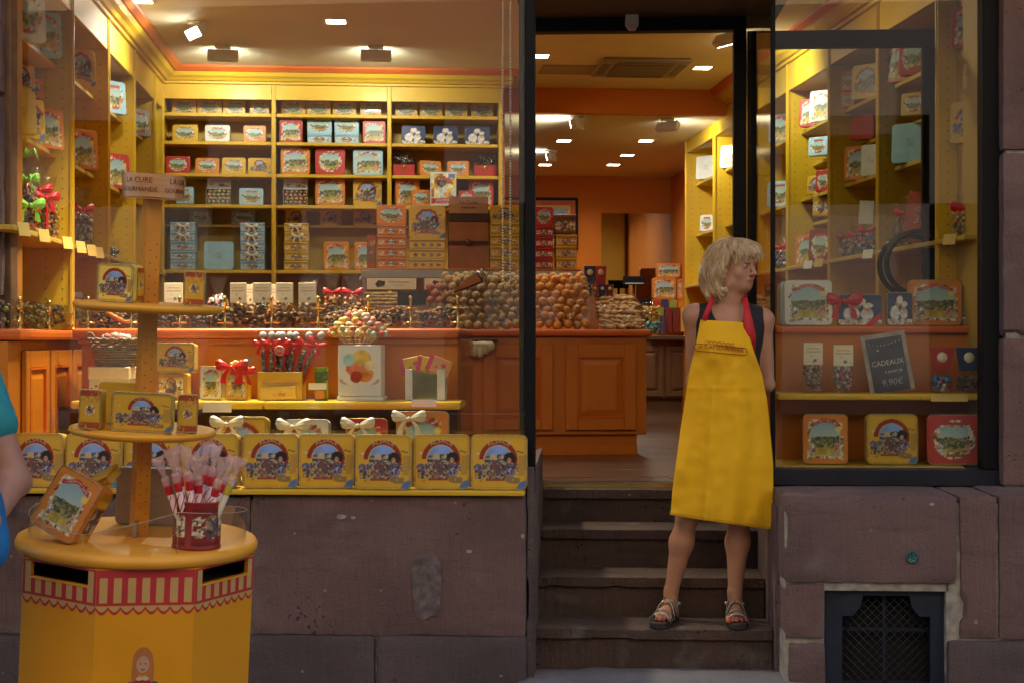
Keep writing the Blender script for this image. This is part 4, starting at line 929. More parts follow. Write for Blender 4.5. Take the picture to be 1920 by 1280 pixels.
# row behind the frieze
for b_, xs in enumerate((((322, 368), (370, 416), (418, 460), (468, 505)), ((527, 573), (575, 620), (624, 668), (675, 715)), ((741, 783), (787, 830), (834, 877), (884, 925)))):
    for i, (p0, p1) in enumerate(xs):
        shelf_tin(f'dim ochre tin under the yellow frieze, {ORD[i]} from the left in the {BAY[b_]} bay', p0, p1, 184, 212, 'oval', 'yellow', z=zr[4], v=VB + .195, h=.12, n=16, lean=False)
z3, z2, z1_, z0_ = zr[3], zr[2], zr[1], zr[0]
for lab, p0, p1, yt, k, c_ in (('yellow landscape tin, left one of three on the upper shelf of the left bay', 323, 371, 231, 'oval', 'yellow'), ('white landscape tin in the middle of the upper shelf of the left bay', 384, 431, 231, 'oval', 'white'), ('orange landscape tin at the right end of the upper shelf of the left bay', 456, 499, 231, 'oval', 'orange'),
    ('red framed landscape tin left of two open pale blue tins', 523, 567, 219, 'land', 'red'), ('red framed landscape tin right of two open pale blue tins', 680, 723, 219, 'land', 'red')):
    shelf_tin(lab, p0, p1, yt, 262, k, c_, z=z3)
for i, (p0, p1) in enumerate(((576, 622), (627, 673))):
    x, zz, w_, hh = on_shelf(p0, p1, 213, 245); s_ = ['left', 'right'][i]
    x, zz, w_, h2 = on_shelf(p0, p1, 246, 262, z=z3)
    tin(f'pale blue tin lying flat, {s_} one of the pair in the middle bay', 'biscuit tin', IM @ TR(x, VB + .14, z3 + .001), w_, .068, .14, 'band', 'blue', GB, 20, lying=True)
    tin(f'pale blue tin standing on a flat blue tin, {s_} one of the pair', 'biscuit tin', IM @ TR(x, VB + .13, z3 + .071), w_, .115, .06, 'oval', 'blue', GB, 24)
for i, (p0, p1) in enumerate(((753, 798), (813, 858), (872, 918))):
    shelf_tin(f'dark blue tin with two little bakers, {["left", "middle", "right"][i]} one of three in the right bay', p0, p1, 228, 262, 'bakers', 'navy', z=z3, d=.05)
for lab, p0, p1, yt, k, c_ in (('small red landscape tin at the left end of the second left bay shelf', 311, 356, 293, 'oval', 'red'), ('small orange landscape tin beside the small red one', 366, 411, 296, 'oval', 'orange'), ('small yellow landscape tin between orange and arch tins', 416, 461, 295, 'oval', 'yellow'), ('small yellow tin with red arch beside the first stile', 465, 509, 295, 'arch', 'yellow'),
    ('square orange landscape tin left of the red one in the middle bay', 526, 581, 275, 'land', 'orange'), ('square red scroll tin in the middle of the middle bay', 591, 647, 275, 'oval', 'red'), ('square pale blue landscape tin in the middle bay', 662, 718, 277, 'land', 'blue')):
    shelf_tin(lab, p0, p1, yt, 325, k, c_, z=z2)
for lab, p0, p1 in (('red carton with dark clear upper half, left end of the right bay', 737, 778), ('red carton with dark clear upper half, right end of the right bay', 889, 932)):
    x, zz, w_, hh = on_shelf(p0, p1, 276, 319, z=z2); o = thing('sweet_carton', lab, 'carton', IM @ TR(x, VB + .14, z2 + .001)); MB().box(-w_ / 2, w_ / 2, -.05, .05, 0, .085, .003).build('carton', paint('red'), o)
    m = MB(); heap(m, -w_ * .4, w_ * .4, -.035, .035, .09, lambda x, y: .15, 40, .012, PAL['dark']); m.build('sweets', LUMPS, o, kind='stuff'); link('cellophane', film_mesh(w_, .09, .075, .8, .2, 12), o, TR(0, 0, .086)); MB().lathe([(0, 0), (.016, 0), (.016, .004), (0, .004)], 16, TR(0, -.05, .07, 0, R(90))).build('seal', BRASS, o)
shelf_tin('small red-orange landscape tin turned outward, left of the pair in the right bay', 784, 826, 291, 319, 'oval', 'orange', z=z2, rz=R(14)); shelf_tin('small red-orange landscape tin turned inward, right of the pair in the right bay', 840, 881, 291, 319, 'oval', 'orange', z=z2, rz=R(-12))
for lab, p0, p1, yt, k, c_, rz in (('small blue tin partly hidden by the shop name ring', 330, 363, 351, 'oval', 'blue', 0), ('small pale blue landscape tin in the left bay', 448, 494, 352, 'oval', 'blue', 0), ('square orange landscape tin right of the open cookie tin', 591, 647, 331, 'land', 'orange', 0), ('square bright yellow tin with red arch in the middle bay', 662, 716, 332, 'arch', 'yellow', 0),
    ('orange landscape tin at the left end of the right bay', 740, 786, 331, 'land', 'orange', R(10)), ('small orange tin beside the tall card', 770, 806, 353, 'oval', 'orange', R(8)), ('small red tin between the tall card and red landscape tin', 860, 890, 354, 'oval', 'red', 0), ('red landscape tin at the right end of the right bay', 880, 926, 332, 'land', 'red', R(-6))):
    shelf_tin(lab, p0, p1, yt, 383, k, c_, z=z1_, rz=rz, v=VB + (.03 if p1 - p0 < 40 else .07))
for i, (p0, p1) in enumerate(((385, 431), (530, 576))):
    x, zz, w_, hh = on_shelf(p0, p1, 325, 382, v=VB + .03, z=z1_); o = thing('open_biscuit_tin', ['open tin of round biscuits with white lid in the left bay', 'open tin of nutty biscuits with white lid in the middle bay'][i], 'biscuit tin', IM @ TR(x, VB + .08, z1_ + .001, 0, R(-4)), GB)
    hh2 = .115; f = MB()
    for (a, b2, c2, d2) in ((-w_ / 2, -w_ / 2 + .006, 0, hh2), (w_ / 2 - .006, w_ / 2, 0, hh2), (-w_ / 2, w_ / 2, 0, .006), (-w_ / 2, w_ / 2, hh2 - .006, hh2)): f.box(a, b2, -.03, .03, c2, d2, .002)
    f.box(-w_ / 2, w_ / 2, .028, .032, 0, hh2); f.build('tray', STEEL, o)
    m = MB()
    for r_ in range(4):
        for q in range(5): m.ball(((q - 2) * w_ * .19 + (r_ % 2) * .008, -.012 + random.uniform(-.004, .004), .02 + r_ * .026), (.015, .015, .014), 8, 6, None, tuple(c * random.uniform(.8, 1.2) for c in ((.42, .33, .17) if i == 0 else (.38, .22, .1))), .06)
    m.build('biscuits', LUMPS, o, kind='stuff'); ld = MB().box(-w_ / 2, w_ / 2, .02, .032, hh2 + .003, .205, .003).build('lid', paint('white'), o)
    link('lid_print', print_mesh('pack', (.6, .64, .62), w_ - .01, .08, 16), o, TR(0, .0185, hh2 + .007)); MB().box(-w_ / 2, w_ / 2, -.03, .03, 0, 0.001).build('base_plate', STEEL, o)
x, zz, w_, hh = on_shelf(807, 856, 317, 383, v=VB - .03, z=z1_)
o = thing('poster_card', 'tall pale card with a cake picture and the words SOUVENIR DE COLMAR', 'card', IM @ TR(x, VB - .0, z1_ + .001, 0, R(-4))); MB().box(-w_ / 2, w_ / 2, -.003, .003, 0, .245, .001).build('card', paint('white'), o); link('card_print', print_mesh('poster', (.62, .68, .72), w_ - .006, .24, 34), o, TR(0, -.0035, .002))
link('lettering', text_mesh('SOUVENIR', .026, WHITE, sx=.9), o, TR(0, -.0045, .032)); link('lettering', text_mesh('de COLMAR', .026, WHITE, sx=.9), o, TR(0, -.0045, .009))
MB().box(-.02, .02, .004, .08, 0, .1).build('strut', paint('white'), o)
zh = bz(424) + .018
for i, (p0, p1) in enumerate(((355, 398), (434, 479), (535, 575), (600, 640), (662, 706))):
    shelf_tin(f'dim {"grey" if i < 2 else "brownish yellow"} tin on the half shelf, {ORD[i]} from the left', p0, p1, 393, 422, 'oval' if i < 2 else 'arch', 'grey' if i < 2 else 'yellow', z=zh, v=VB + .19, d=.06, n=14, lean=False)
def stack(desc, x0, x1, fr, v, zb, hh, n, col, kind, dd=.16, bows=(), bm=None, topdown=True, group='tins stacked flat', lab=None):
    a = pix(fr, x0, 500, v=v); b_ = pix(fr, x1, 500, v=v); w_ = b_.x - a.x; xc = (a.x + b_.x) / 2
    for i in range(n):
        k = n - 1 - i; nm = ['topmost', 'second from the top', 'third from the top', 'fourth from the top', 'fifth from the top', 'sixth from the top'][k] if k < n - 1 else 'lowest'
        o = tin(f'{desc}, {nm}', 'biscuit tin', fr @ TR(xc + random.uniform(-.002, .002), v + dd / 2, zb + i * hh + .001, random.uniform(-.015, .015)), w_, hh - .002, dd, kind, col, group, 16, lying=True)
        if k in bows: bow(o, TR(random.uniform(-.01, .01), -dd / 2 - .012, hh * .55), 1.2, bm or RIBW)
hs = (bz(418) - z0_) / 5
stack('flat blue tin in the leftmost bow-tied stack', 318, 366, IM, VB + .04, z0_, hs, 5, 'blue', 'band', bows=(0, 1)); stack('flat blue tin in the stack beside the first stile', 450, 497, IM, VB + .04, z0_, hs, 5, 'blue', 'band', bows=(0, 1, 2, 3))
stack('flat yellow tin in the bow-tied stack in the middle bay', 532, 579, IM, VB + .04, z0_, hs, 5, 'yellow', 'band', bows=(0, 1))
shelf_tin('plain pale blue square tin between two blue stacks', 382, 438, 450, 503, 'plain', 'blue', z=z0_); shelf_tin('orange landscape tin low in the middle bay', 607, 655, 450, 503, 'land', 'orange', z=z0_); shelf_tin('orange landscape tin half hidden beside the counter stacks', 664, 702, 450, 503, 'land', 'orange', z=z0_)
# ---- stacks on the ledge over the nut bins
VG = VLG + .04
def on_ledge(p0, p1, y0_, y1_): a = pix(IM, p0, y1_, v=VG); b_ = pix(IM, p1, y0_, v=VG); return (a.x + b_.x) / 2, b_.x - a.x, b_.z - a.z, a.z
def ledge_pile(nm, p0, p1, ytop, ymid, ybase, n, col, kl, kt):
    x, w_, h_, z_ = on_ledge(p0, p1, ymid, ybase); hh = h_ / n
    stack(f'flat tin in the {nm} pile on the steel ledge', p0, p1, IM, VG, lz, hh, n, col, kl, dd=.15, group='tins piled on the ledge')
    if ytop: tin(f'upright {nm} tin on top of the {nm} pile on the steel ledge', 'biscuit tin', IM @ TR(x, VG + .05, lz + n * hh + .001), w_, pix(IM, p0, ytop, v=VG).z - pix(IM, p0, ymid, v=VG).z, .06, kt, col, 'tins piled on the ledge', 24)
ledge_pile('orange', 706, 762, 384, 421, 503, 4, 'orange', 'band', 'oval'); ledge_pile('ochre arch-printed', 767, 836, 384, 447, 503, 3, 'yellow', 'dots', 'arch'); ledge_pile('dull yellow', 919, 975, 384, 416, 503, 4, 'yellow', 'band', 'arch'); ledge_pile('dark red', 1003, 1038, 386, 422, 503, 4, 'red', 'band', 'oval')
stack('flat yellow tin beside the dark red pile in the doorway', 1042, 1082, IM, VG, lz, (pix(IM, 1050, 440, v=VG).z - lz) / 3, 3, 'yellow', 'band', dd=.15)
x, w_, h_, z_ = on_ledge(1040, 1081, 402, 438); tin('brown box tin on top of the yellow pile in the doorway', 'biscuit tin', IM @ TR(x, VG + .09, pix(IM, 1050, 439, v=VG).z + .003), w_, h_, .15, 'band', 'brown', None, 16, lying=True)
shelf_tin('narrow dark tin standing at the left end of the steel ledge', 688, 705, 441, 503, 'side', 'brown', v=VG, z=lz, d=.12, lean=False)
x, w_, h_, z_ = on_ledge(842, 916, 385, 503); o = thing('carton_display', 'tall brown carton display with a folded header on the steel ledge', 'carton', IM @ TR(x, VG + .08, lz + .001))
CART = mat('orange_brown_carton', (.30, .10, .03), .5, var=.15, vscale=9); MB().box(-w_ / 2, w_ / 2, -.07, .07, 0, h_ * .86, .004).build('carton', CART, o); MB().box(-w_ / 2 - .002, w_ / 2 + .002, -.074, .07, h_ * .38, h_ * .44, .001).build('band', mat('chocolate_brown'), o)
MB().lathe([(0, 0), (.022, 0), (.02, .006), (0, .006)], 20, TR(0, -.074, h_ * .41, 0, R(90))).build('seal', mat('chocolate_brown'), o); MB().box(-w_ / 2 - .002, w_ / 2 + .002, -.073, .0, h_ * .74, h_ * .88, .002).build('lid_fold', mat('chocolate_brown'), o)
MB().box(-w_ / 2, w_ / 2, -.05, -.045, h_ * .88, h_ * 1.15, .001).build('header', mat('tan_header', (.42, .2, .09), .5, var=.1), o); link('lettering', text_mesh('La Cure', .035, mat('dark_brown_ink')), o, TR(0, -.0515, h_ * 1.03)); link('lettering', text_mesh('Gourmande', .02, mat('dark_brown_ink')), o, TR(0, -.0515, h_ * .96))
# ---- nut bins on the counter
def nutbin(label, p0, p1, ytop, v0, v1, low=.0):
    a = pix(IM, p0, 610, v=v0).x; b_ = pix(IM, p1, 610, v=v0).x; zt_ = pix(IM, p0, ytop, v=v0).z; z_ = nzt
    o = thing('nut_bin', label, 'bin', IM, 'clear bins on the nut counter'); 
    MB().box(a, b_, v0, v0 + .005, z_ + .001, zt_ - low).build('front_panel', PLEXI, o)
    for x in (a, b_ - .005): MB().prism([(v0 + .006, z_ + .001), (v1, z_ + .001), (v1, zt_ + .10), (v0 + .006, zt_ - low)], x, x + .005, 'x').build('side_panel', PLEXI, o)
    return a, b_, zt_
def pile(labels, cat, name, mesh, a, b_, v0, v1, z_, r, rows, slope, group, sz=None, jig=.012):
    n = 0; dz = r * 1.62
    for k in range(rows):
        z = z_ + r + k * dz; front = v0 + slope * k; 
        for dep in range(2 if k < rows - 1 else 3):
            v = front + dep * r * 1.75; x = a + r + (k + dep) % 2 * r
            while x < b_ - r * .8:
                if v < v1:
                    o = link(name, mesh, None, IM @ TR(x + random.uniform(-jig, jig), v + random.uniform(-jig, jig), z + random.uniform(-jig, jig) * .7 + dep * r * .5, random.uniform(0, 6), random.uniform(-.5, .5), random.uniform(-.4, .4)) @ Matrix.Scale(random.uniform(.80, 1.10), 4)); tag(o, labels + ', ' + (['bottom', 'second', 'third', 'fourth', 'fifth', 'sixth', 'top'][k] if k < rows - 1 else 'top') + ' row', cat, group + f', row {k + 1}'); n += 1
                x += 2 * r * 1.02
    return n
def lump(name, rx, ry, rz, col, seg=12, rings=8, amp=.06, sc=40):
    mb = MB(); mb.ball((0, 0, 0), (rx, ry, rz), seg, rings)
    cs = []
    for i, p in enumerate(mb.v):
        q = Vector(p); d = mnoise.noise(q * sc); mb.v[i] = tuple(q * (1 + amp * d)); k = 1 + .35 * mnoise.noise(q * sc * 2 + Vector((5, 0, 0))); mb.c[i] = tuple(c * k for c in col)
    return mb.mesh(name, LUMPS)
RB = pix(IM, 1042, 600, v=VN + .05).x - pix(IM, 1021, 600, v=VN + .05).x; RB = RB / 2 * .84
ballm = lump('biscuit_ball', RB, RB, RB * .95, (.62, .27, .05)); ballm2 = lump('walnut_biscuit', RB * .95, RB * .95, RB * .9, (.46, .30, .14), amp=.14); cook = lump('oval_biscuit', RB * 1.25, RB * .7, RB * .5, (.50, .30, .12), amp=.12)
a, b_, zt_ = nutbin('clear bin heaped with golden biscuit balls behind the open doorway', 1003, 1118, 545, VN + .03, VN + .5)
tot = pile('round golden biscuit in the doorway heap', 'biscuit', 'biscuit_ball', ballm, a - .06, b_ - .004, VN + .045, VN + .5, nzt, RB, 7, .040, 'golden biscuit balls')
a, b_, zt_ = nutbin('wide clear bin heaped with brown walnut biscuits left of the door post', 832, 996, 540, VN + .03, VN + .5)
tot += pile('round brown walnut biscuit heaped behind the left window', 'biscuit', 'walnut_biscuit', ballm2, a + .004, b_ + .04, VN + .045, VN + .5, nzt, RB, 7, .040, 'brown walnut biscuits')
a, b_, zt_ = nutbin('low clear bin of long oval biscuits at the right end of the counter', 1122, 1211, 575, VN + .03, VN + .5, .03)
tot += pile('long oval biscuit heaped at the counter end', 'biscuit', 'oval_biscuit', cook, a + .01, b_ - .01, VN + .05, VN + .5, nzt, RB * .62, 7, .05, 'long oval biscuits', jig=.006)
def crinkle(p0, p1, ytop, v, lean=.0):
    A = pix(IM, p0, 612, v=v).x; B = pix(IM, p1, 612, v=v).x; Z1 = pix(IM, p0, ytop, v=v).z; nx_, nz_ = 22, 16; vs = []
    for i in range(nx_ + 1):
        for j in range(nz_ + 1): s_, t_ = i / nx_, j / nz_; vs.append((A + (B - A) * s_ + .006 * mnoise.noise(Vector((i * .7, j * .7, p0))), v - .012 + .022 * mnoise.noise(Vector((i * .45, j * .45, p0 + 3))) + lean * t_, nzt + .004 + (Z1 - nzt) * t_ * (1 + .06 * mnoise.noise(Vector((i * .5, 1, p0))))))
    return MB().raw(vs, [(i * (nz_ + 1) + j, (i + 1) * (nz_ + 1) + j, (i + 1) * (nz_ + 1) + j + 1, i * (nz_ + 1) + j + 1) for i in range(nx_) for j in range(nz_)])
for (p0, p1, yt, nm_, ln) in ((1066, 1120, 520, 'crinkled clear liner at the right of the golden biscuit bin', .16), (1124, 1212, 572, 'crinkled clear liner over the long oval biscuits', .05)):
    o = crinkle(p0, p1, yt, VN + .02, ln).build('bin_liner', FILM, None, IM); tag(o, nm_, 'bag')
pinkm = lump('pink_macaroon', RB * 1.0, RB, RB * .9, (.45, .14, .06)); alm = lump('almond_biscuit', RB * 1.3, RB * .7, RB * .45, (.40, .26, .10)); yelm = lump('yellow_macaroon', RB * .9, RB * .9, RB * .8, (.36, .24, .08))
def scatter_rows(label, name, mesh, p0, p1, ys, v, grp, step):
    for k, y in enumerate(ys):
        x = p0 + (k % 2) * step * .5
        while x < p1:
            p = pix(IM, x, y, v=v - .0 * k); o = link(name, mesh, None, IM @ TR(p.x, v + random.uniform(-.01, .01) + .03 * (len(ys) - k), p.z, random.uniform(-.6, .6), random.uniform(-.3, .3)) @ Matrix.Scale(random.uniform(.9, 1.08), 4)); tag(o, label + f', {ORD[k]} row down', 'biscuit', grp + f', row {k + 1}'); x += step
VH = VN + .36
scatter_rows('pink macaroon heaped under the card signs behind the walnut biscuits', 'pink_macaroon', pinkm, 808, 882, (537, 550, 562), VH, 'pink macaroons', 17)
scatter_rows('flat almond biscuit heaped under the chocolate sign', 'almond_biscuit', alm, 690, 752, (550, 556, 562, 569, 576), VH, 'almond biscuits', 15)
scatter_rows('small yellow macaroon heaped below the pink ones', 'yellow_macaroon', yelm, 800, 835, (572, 583, 594), VH - .05, 'yellow macaroons', 14)
a = pix(IM, 684, 600, v=VH - .02).x; b_ = pix(IM, 880, 600, v=VH).x; MB().box(a, b_, VH - .0, VH + .2, nzt, pix(IM, 700, 576, v=VH).z).build('bin_base', ORA, nc)
# cone packet, dark slate, gloves
a = pix(IM, 884, 528, v=VN + .10); o = thing('cone_packet', 'tilted brown cone packet with a silver crimped end above the walnut biscuits', 'packet', IM @ TR(a.x, a.y, a.z, 0, 0, R(58)))
MB().lathe([(.004, -.13), (.03, -.02), (.045, .06)], 16).build('packet', mat('chocolate_brown'), o); MB().lathe([(.045, .061), (.03, .075), (.04, .095), (.02, .097)], 14, smooth=False).build('crimped_end', STEEL, o); MB().prism([(-.014, -.12), (.0, -.12), (.03, .05), (-.03, .05)], -.046, -.042, 'y').build('label_strip', ORA, o)
a = pix(IM, 772, 558, v=VH - .06); o = MB().box(-.09, .09, -.004, .004, 0, .09, .002).build('price_slate', mat('black_slate', (.015, .013, .012), .6, var=.2), None, IM @ TR(a.x, a.y, a.z - .05, 0, R(-8))); tag(o, 'small blank black slate leaning on the almond biscuits', 'slate')
a = pix(IM, 900, 652, v=VN - .06); o = thing('white_gloves', 'bundle of white cotton gloves hung on the counter edge beside the display', 'gloves', IM @ TR(a.x, a.y, a.z)); GLV = mat('white_cotton', (.62, .56, .42), .8, var=.1, vscale=20, bump=.5)
m = MB()
for (x, z, r1, r2) in ((-.07, .02, .035, .03), (-.035, -.01, .03, .045), (.0, -.012, .028, .05), (.035, .0, .03, .04), (.06, .01, .034, .032), (-.05, .015, .05, .025), (.02, .02, .07, .022)): m.ball((x, 0, z), (r1, .025, r2), 12, 8, None, None, .05)
m.build('glove', GLV, o); MB().box(-.08, .11, .0, .03, .035, .05, .004).build('hook_rail', DARK, o)

# ---- rear counter goods, mirror side
def rear(p0, p1, y0_, y1_, v=VK + .05): a = pix(IM, p0, y1_, v=v); b_ = pix(IM, p1, y0_, v=v); return (a.x + b_.x) / 2, a.z, b_.x - a.x, b_.z - a.z
zrc = zt_ = pix(IM, 1250, 630, v=VK).z
for lab, p0, p1, y0_, y1_ in (('framed orange landscape tin, lower front one by the till', 1224, 1268, 521, 561), ('framed orange landscape tin standing above the other by the till', 1232, 1276, 494, 521), ('orange tin edge-on beside the tins by the till', 1270, 1284, 523, 561)):
    x, z_, w_, h_ = rear(p0, p1, y0_, y1_); tin(lab, 'biscuit tin', IM @ TR(x, VK + .1, z_), w_, h_, .10, 'land', 'orange', None, 24)
x, z_, w_, h_ = rear(1224, 1284, 562, 600); o = MB().box(x - w_ / 2, x + w_ / 2, VK + .03, VK + .3, z_ - .16, z_ + h_, .003).build('raised_shelf', ORA, None, IM); tag(o, 'orange riser box on the rear counter carrying the framed tins', 'riser')
for i, (c_, p0, p1, y0_, y1_) in enumerate((('red', 1226, 1238, 563, 590), ('navy', 1240, 1253, 562, 590), ('green', 1255, 1268, 563, 590), ('orange', 1271, 1283, 566, 590), ('green', 1230, 1244, 577, 622), ('darkred', 1246, 1259, 577, 622), ('darkred', 1261, 1274, 577, 622), ('yellow', 1276, 1288, 577, 622), ('navy', 1232, 1248, 592, 626))):
    x, z_, w_, h_ = rear(p0, p1, y0_, y1_, VK - .02 - .03 * (i > 3) - .05 * (i == 8)); o = MB().box(-w_ / 2, w_ / 2, -.015, .015, 0, h_, .002).build('tea_packet', paint(c_), None, IM @ TR(x, VK - .02 - .03 * (i > 3) - .05 * (i == 8), z_)); tag(o, ['small red packet at the left of the back row', 'small dark blue packet in the back row', 'small lime packet in the back row', 'small orange packet ending the back row', 'lime topped packet in the middle row', 'left of two dark red packets in the middle row', 'right of two dark red packets in the middle row', 'yellow packet beside the woman', 'tall blue packet with gold crest in front of the packets'][i] + ' on the rear counter', 'packet', 'coloured packets on the rear counter')
x, z_, w_, h_ = rear(1222, 1296, 627, 632, VK - .12); o = MB().box(x - w_ / 2, x + w_ / 2, VK - .14, VK + .0, z_ - .02, z_ + .005, .002).build('packet_shelf', YEL, None, IM); tag(o, 'thin yellow shelf under the coloured packets at the rear', 'shelf')
x, z_, w_, h_ = rear(1170, 1211, 518, 534); o = thing('cash_register', 'black cash register with a customer display on the rear counter', 'cash register', IM @ TR(x, VK + .12, zrc))
zz = z_ - zrc; MB().box(-w_ / 2, w_ / 2, -.03, .0, zz, zz + h_, .004).build('customer_display', BLACK, o); MB().box(-w_ * .42, w_ * .42, -.034, -.031, zz + .01, zz + .02).build('display_line', mat('lit_grey_display', (.5, .5, .5), .4, var=.05), o); MB().tube([(0, 0, 0), (0, 0, zz)], .015, 8).build('pole', BLACK, o); MB().box(-.02, w_ * .9, -.02, .25, 0, zz * .72, .01).build('till_body', BLACK, o)
for i, (p0, pal) in enumerate(((1098, 'bluebits'), (1118, 'dark'))):
    a = pix(IM, p0 + 8, 540, v=VN + .42); c_ = ('navy', 'red')[i]; o = thing('sweet_packet', f'small {("blue", "red")[i]} topped sweet packet in the upper row behind the oval biscuits', 'packet', IM @ TR(a.x, a.y, a.z)); MB().prism([(-.03, 0.0), (.03, 0), (.038, .14), (-.038, .14)], -.012, .012, 'y', bev=.002).build('packet', paint(c_), o); MB().lathe([(0, 0), (.02, 0), (.018, .003), (0, .003)], 16, TR(0, -.013, .10, 0, R(90))).build('badge', CREAM, o)
for i in range(4):
    a = pix(IM, 1100 + i * 14, 556, v=VN + .40); c_ = ('navy', 'red', 'navy', 'darkred')[i]; o = thing('sweet_packet', f'small {("blue", "red", "blue", "dark red")[i]} packet, {ORD[i]} in the lower row behind the oval biscuits', 'packet', IM @ TR(a.x, a.y - .02, a.z)); MB().prism([(-.02, 0.0), (.02, 0), (.026, .075), (-.026, .075)], -.012, .012, 'y', bev=.002).build('packet', paint(c_), o); MB().lathe([(0, 0), (.011, 0), (.01, .003), (0, .003)], 12, TR(0, -.013, .05, 0, R(90))).build('badge', CREAM, o)
a0 = pix(IM, 1206, 600, v=12.6); o = thing('sweet_jar', 'clear jar of gold and turquoise wrapped sweets beyond the nut counter', 'jar', IM @ TR(a0.x + .07, 12.6, a0.z - .13))
MB().lathe([(.09, 0), (.1, .02), (.1, .26), (.07, .28)], 20, cap=False).build('jar', PLEXI, o); m = MB(); heap(m, -.065, .065, -.065, .065, .01, lambda x, y: .11, 70, .014, [(.05, .4, .42), (.2, .5, .5), (.5, .6, .55)]); heap(m, -.065, .065, -.065, .065, .12, lambda x, y: .24, 60, .014, [(.6, .4, .06), (.5, .3, .05)]); m.build('wrapped_sweets', LUMPS, o, kind='stuff')
o = thing('low_table', 'dark wooden side table holding the sweet jar beyond the counter', 'table', IM); MB().box(a0.x - .3, a0.x + .9, 12.4, 12.9, a0.z - .17, a0.z - .135, .004).build('tabletop', WD, o)
for sx in (-.27, .87):
    for sv in (12.44, 12.86): MB().box(a0.x + sx - .02, a0.x + sx + .02, sv - .02, sv + .02, ZF, a0.z - .172).build('leg', WD, o)

# ---- side wall goods
def wall_tin(label, u, v, z, w_, h_, kind, col, rz, d=.05, group=None):
    return tin(label, 'biscuit tin', IM @ TR(u, v, z + .001, rz, R(-4)), w_, h_, d, kind, col, group, 22)
def left_item(px, py_base, z): p = pix(IM, px, py_base, z=z); return p.x, p.y
GLW = 'tins on the left wall shelves'
AL = R(48)
def lt(label, p0, p1, z, h_, kind, col, w_=.19, dv=0, rec=.10):
    """a tin on the left wall, its front turned to the street; p0,p1 = pixel span"""
    u = UL - rec; a = pix(IM, (p0 + p1) / 2, 400, u=u); return wall_tin(label, a.x, a.y, z, w_, h_, kind, col, AL, group=GLW)
lt('shiny white tin high on the nearest left wall shelf', 32, 62, 2.78, .24, 'oval', 'white', .20); lt('pale blue landscape tin high on the nearest left wall shelf', 62, 100, 2.78, .22, 'land', 'blue', .19)
lt('dim yellow tin on the short second shelf of the left wall', 30, 46, 2.60, .13, 'arch', 'yellow', .14, rec=.2); lt('dim small orange tin on the short second shelf of the left wall', 46, 66, 2.60, .10, 'oval', 'orange', .13, rec=.2)
lt('tall yellow tin at the window side of the third left wall shelf', 30, 42, 2.335, .2, 'plain', 'yellow', .16); lt('yellow arch tin on the third left wall shelf', 42, 66, 2.335, .19, 'arch', 'yellow', .15); lt('orange landscape tin on the third left wall shelf', 66, 104, 2.335, .20, 'land', 'orange', .19)
lt('yellow arch tin on the upper shelf of the second left bay', 140, 160, 2.785, .20, 'arch', 'yellow', .18); lt('orange landscape tin in the second left wall bay', 142, 164, 2.335, .22, 'land', 'orange', .19)
lt('pale blue tin on the upper shelf of the third left wall bay', 204, 219, 2.785, .20, 'oval', 'blue', .17); lt('red framed landscape tin in the third left wall bay', 206, 228, 2.335, .22, 'land', 'red', .19)
lt('greyish tin on the upper shelf of the farthest left wall bay', 256, 266, 2.785, .18, 'oval', 'grey', .17)
def lb(label, px, h_, w_, pal, bm, n=None, flare=.55): a = pix(IM, px, 470, u=UL - .12); return bag(label, IM @ TR(a.x, a.y, ZSH[0] + .002, R(40)), w_, h_, pal, bm, n=n, group='sweet bags on the left wall', flare=flare)
GRB = mat('lime_green_ribbon', (.22, .55, .05), .35, var=.15)
for i, z_ in enumerate((0, .17, .30)):
    pass
o = lb('tall bag of mixed sweets with lime green ribbons at the window edge', 45, .40, .13, 'mix', GRB); bow(o, TR(0, -.05, .14), 2.0, GRB)
for k in range(10):
    t = MB(); a_ = k * .63; t.tube([(0, 0, 0), (.03 * math.cos(a_), .03 * math.sin(a_) - .02, .03), (.05 * math.cos(a_), .05 * math.sin(a_) - .02, -.02)], [.006, .005, .002], 5); t.build('ribbon_curl', GRB, o, TR(0, -.03, .37 - (k % 2) * .12))
o = lb('bag of nut brittle with red ribbons beside the green-ribboned one', 68, .36, .14, 'nut', RIB); bow(o, TR(.02, -.05, .20), 1.8, RIB)
for x in (-.03, .03): MB().box(x - .006, x + .006, -.052, -.048, 0, .22).build('ribbon_tail', RIB, o)
lb('second bag with a red bow under the left wall shelf', 86, .33, .13, 'nut', RIB); o = lb('low clear bag with green and dark sweets at the end of the first left bay', 108, .17, .13, 'green', None)
lb('foil bag with small red ties in the second left wall bay', 152, .36, .13, 'silver', RIB); lb('second foil bag in the second left wall bay', 166, .27, .12, 'silver', RIB); lb('third foil bag near the second left divider', 178, .2, .1, 'silver', RIB)
lb('dark clear bag in the third left wall bay', 216, .16, .14, 'dark', None); lb('second dark clear bag in the third left wall bay', 232, .15, .14, 'dark', None); lb('dark bag in the farthest left wall bay', 266, .13, .1, 'dark', None)
TAG_ = mat('yellow_price_card', (.66, .46, .12), .6, var=.05)
for i, (px, py) in enumerate(((45, 432), (83, 442), (127, 457), (152, 462), (172, 468), (186, 472))):
    a = pix(IM, px, py, u=UL + .03); o = MB().box(-.035, .035, -.001, .001, -.03, .03).build('price_card', TAG_, None, IM @ TR(a.x, a.y, ZSH[0] - .012, R(62), R(-12))); tag(o, f'yellow price card on the left wall shelf edge, {ORD[i]} from the window', 'price card', 'yellow price cards')
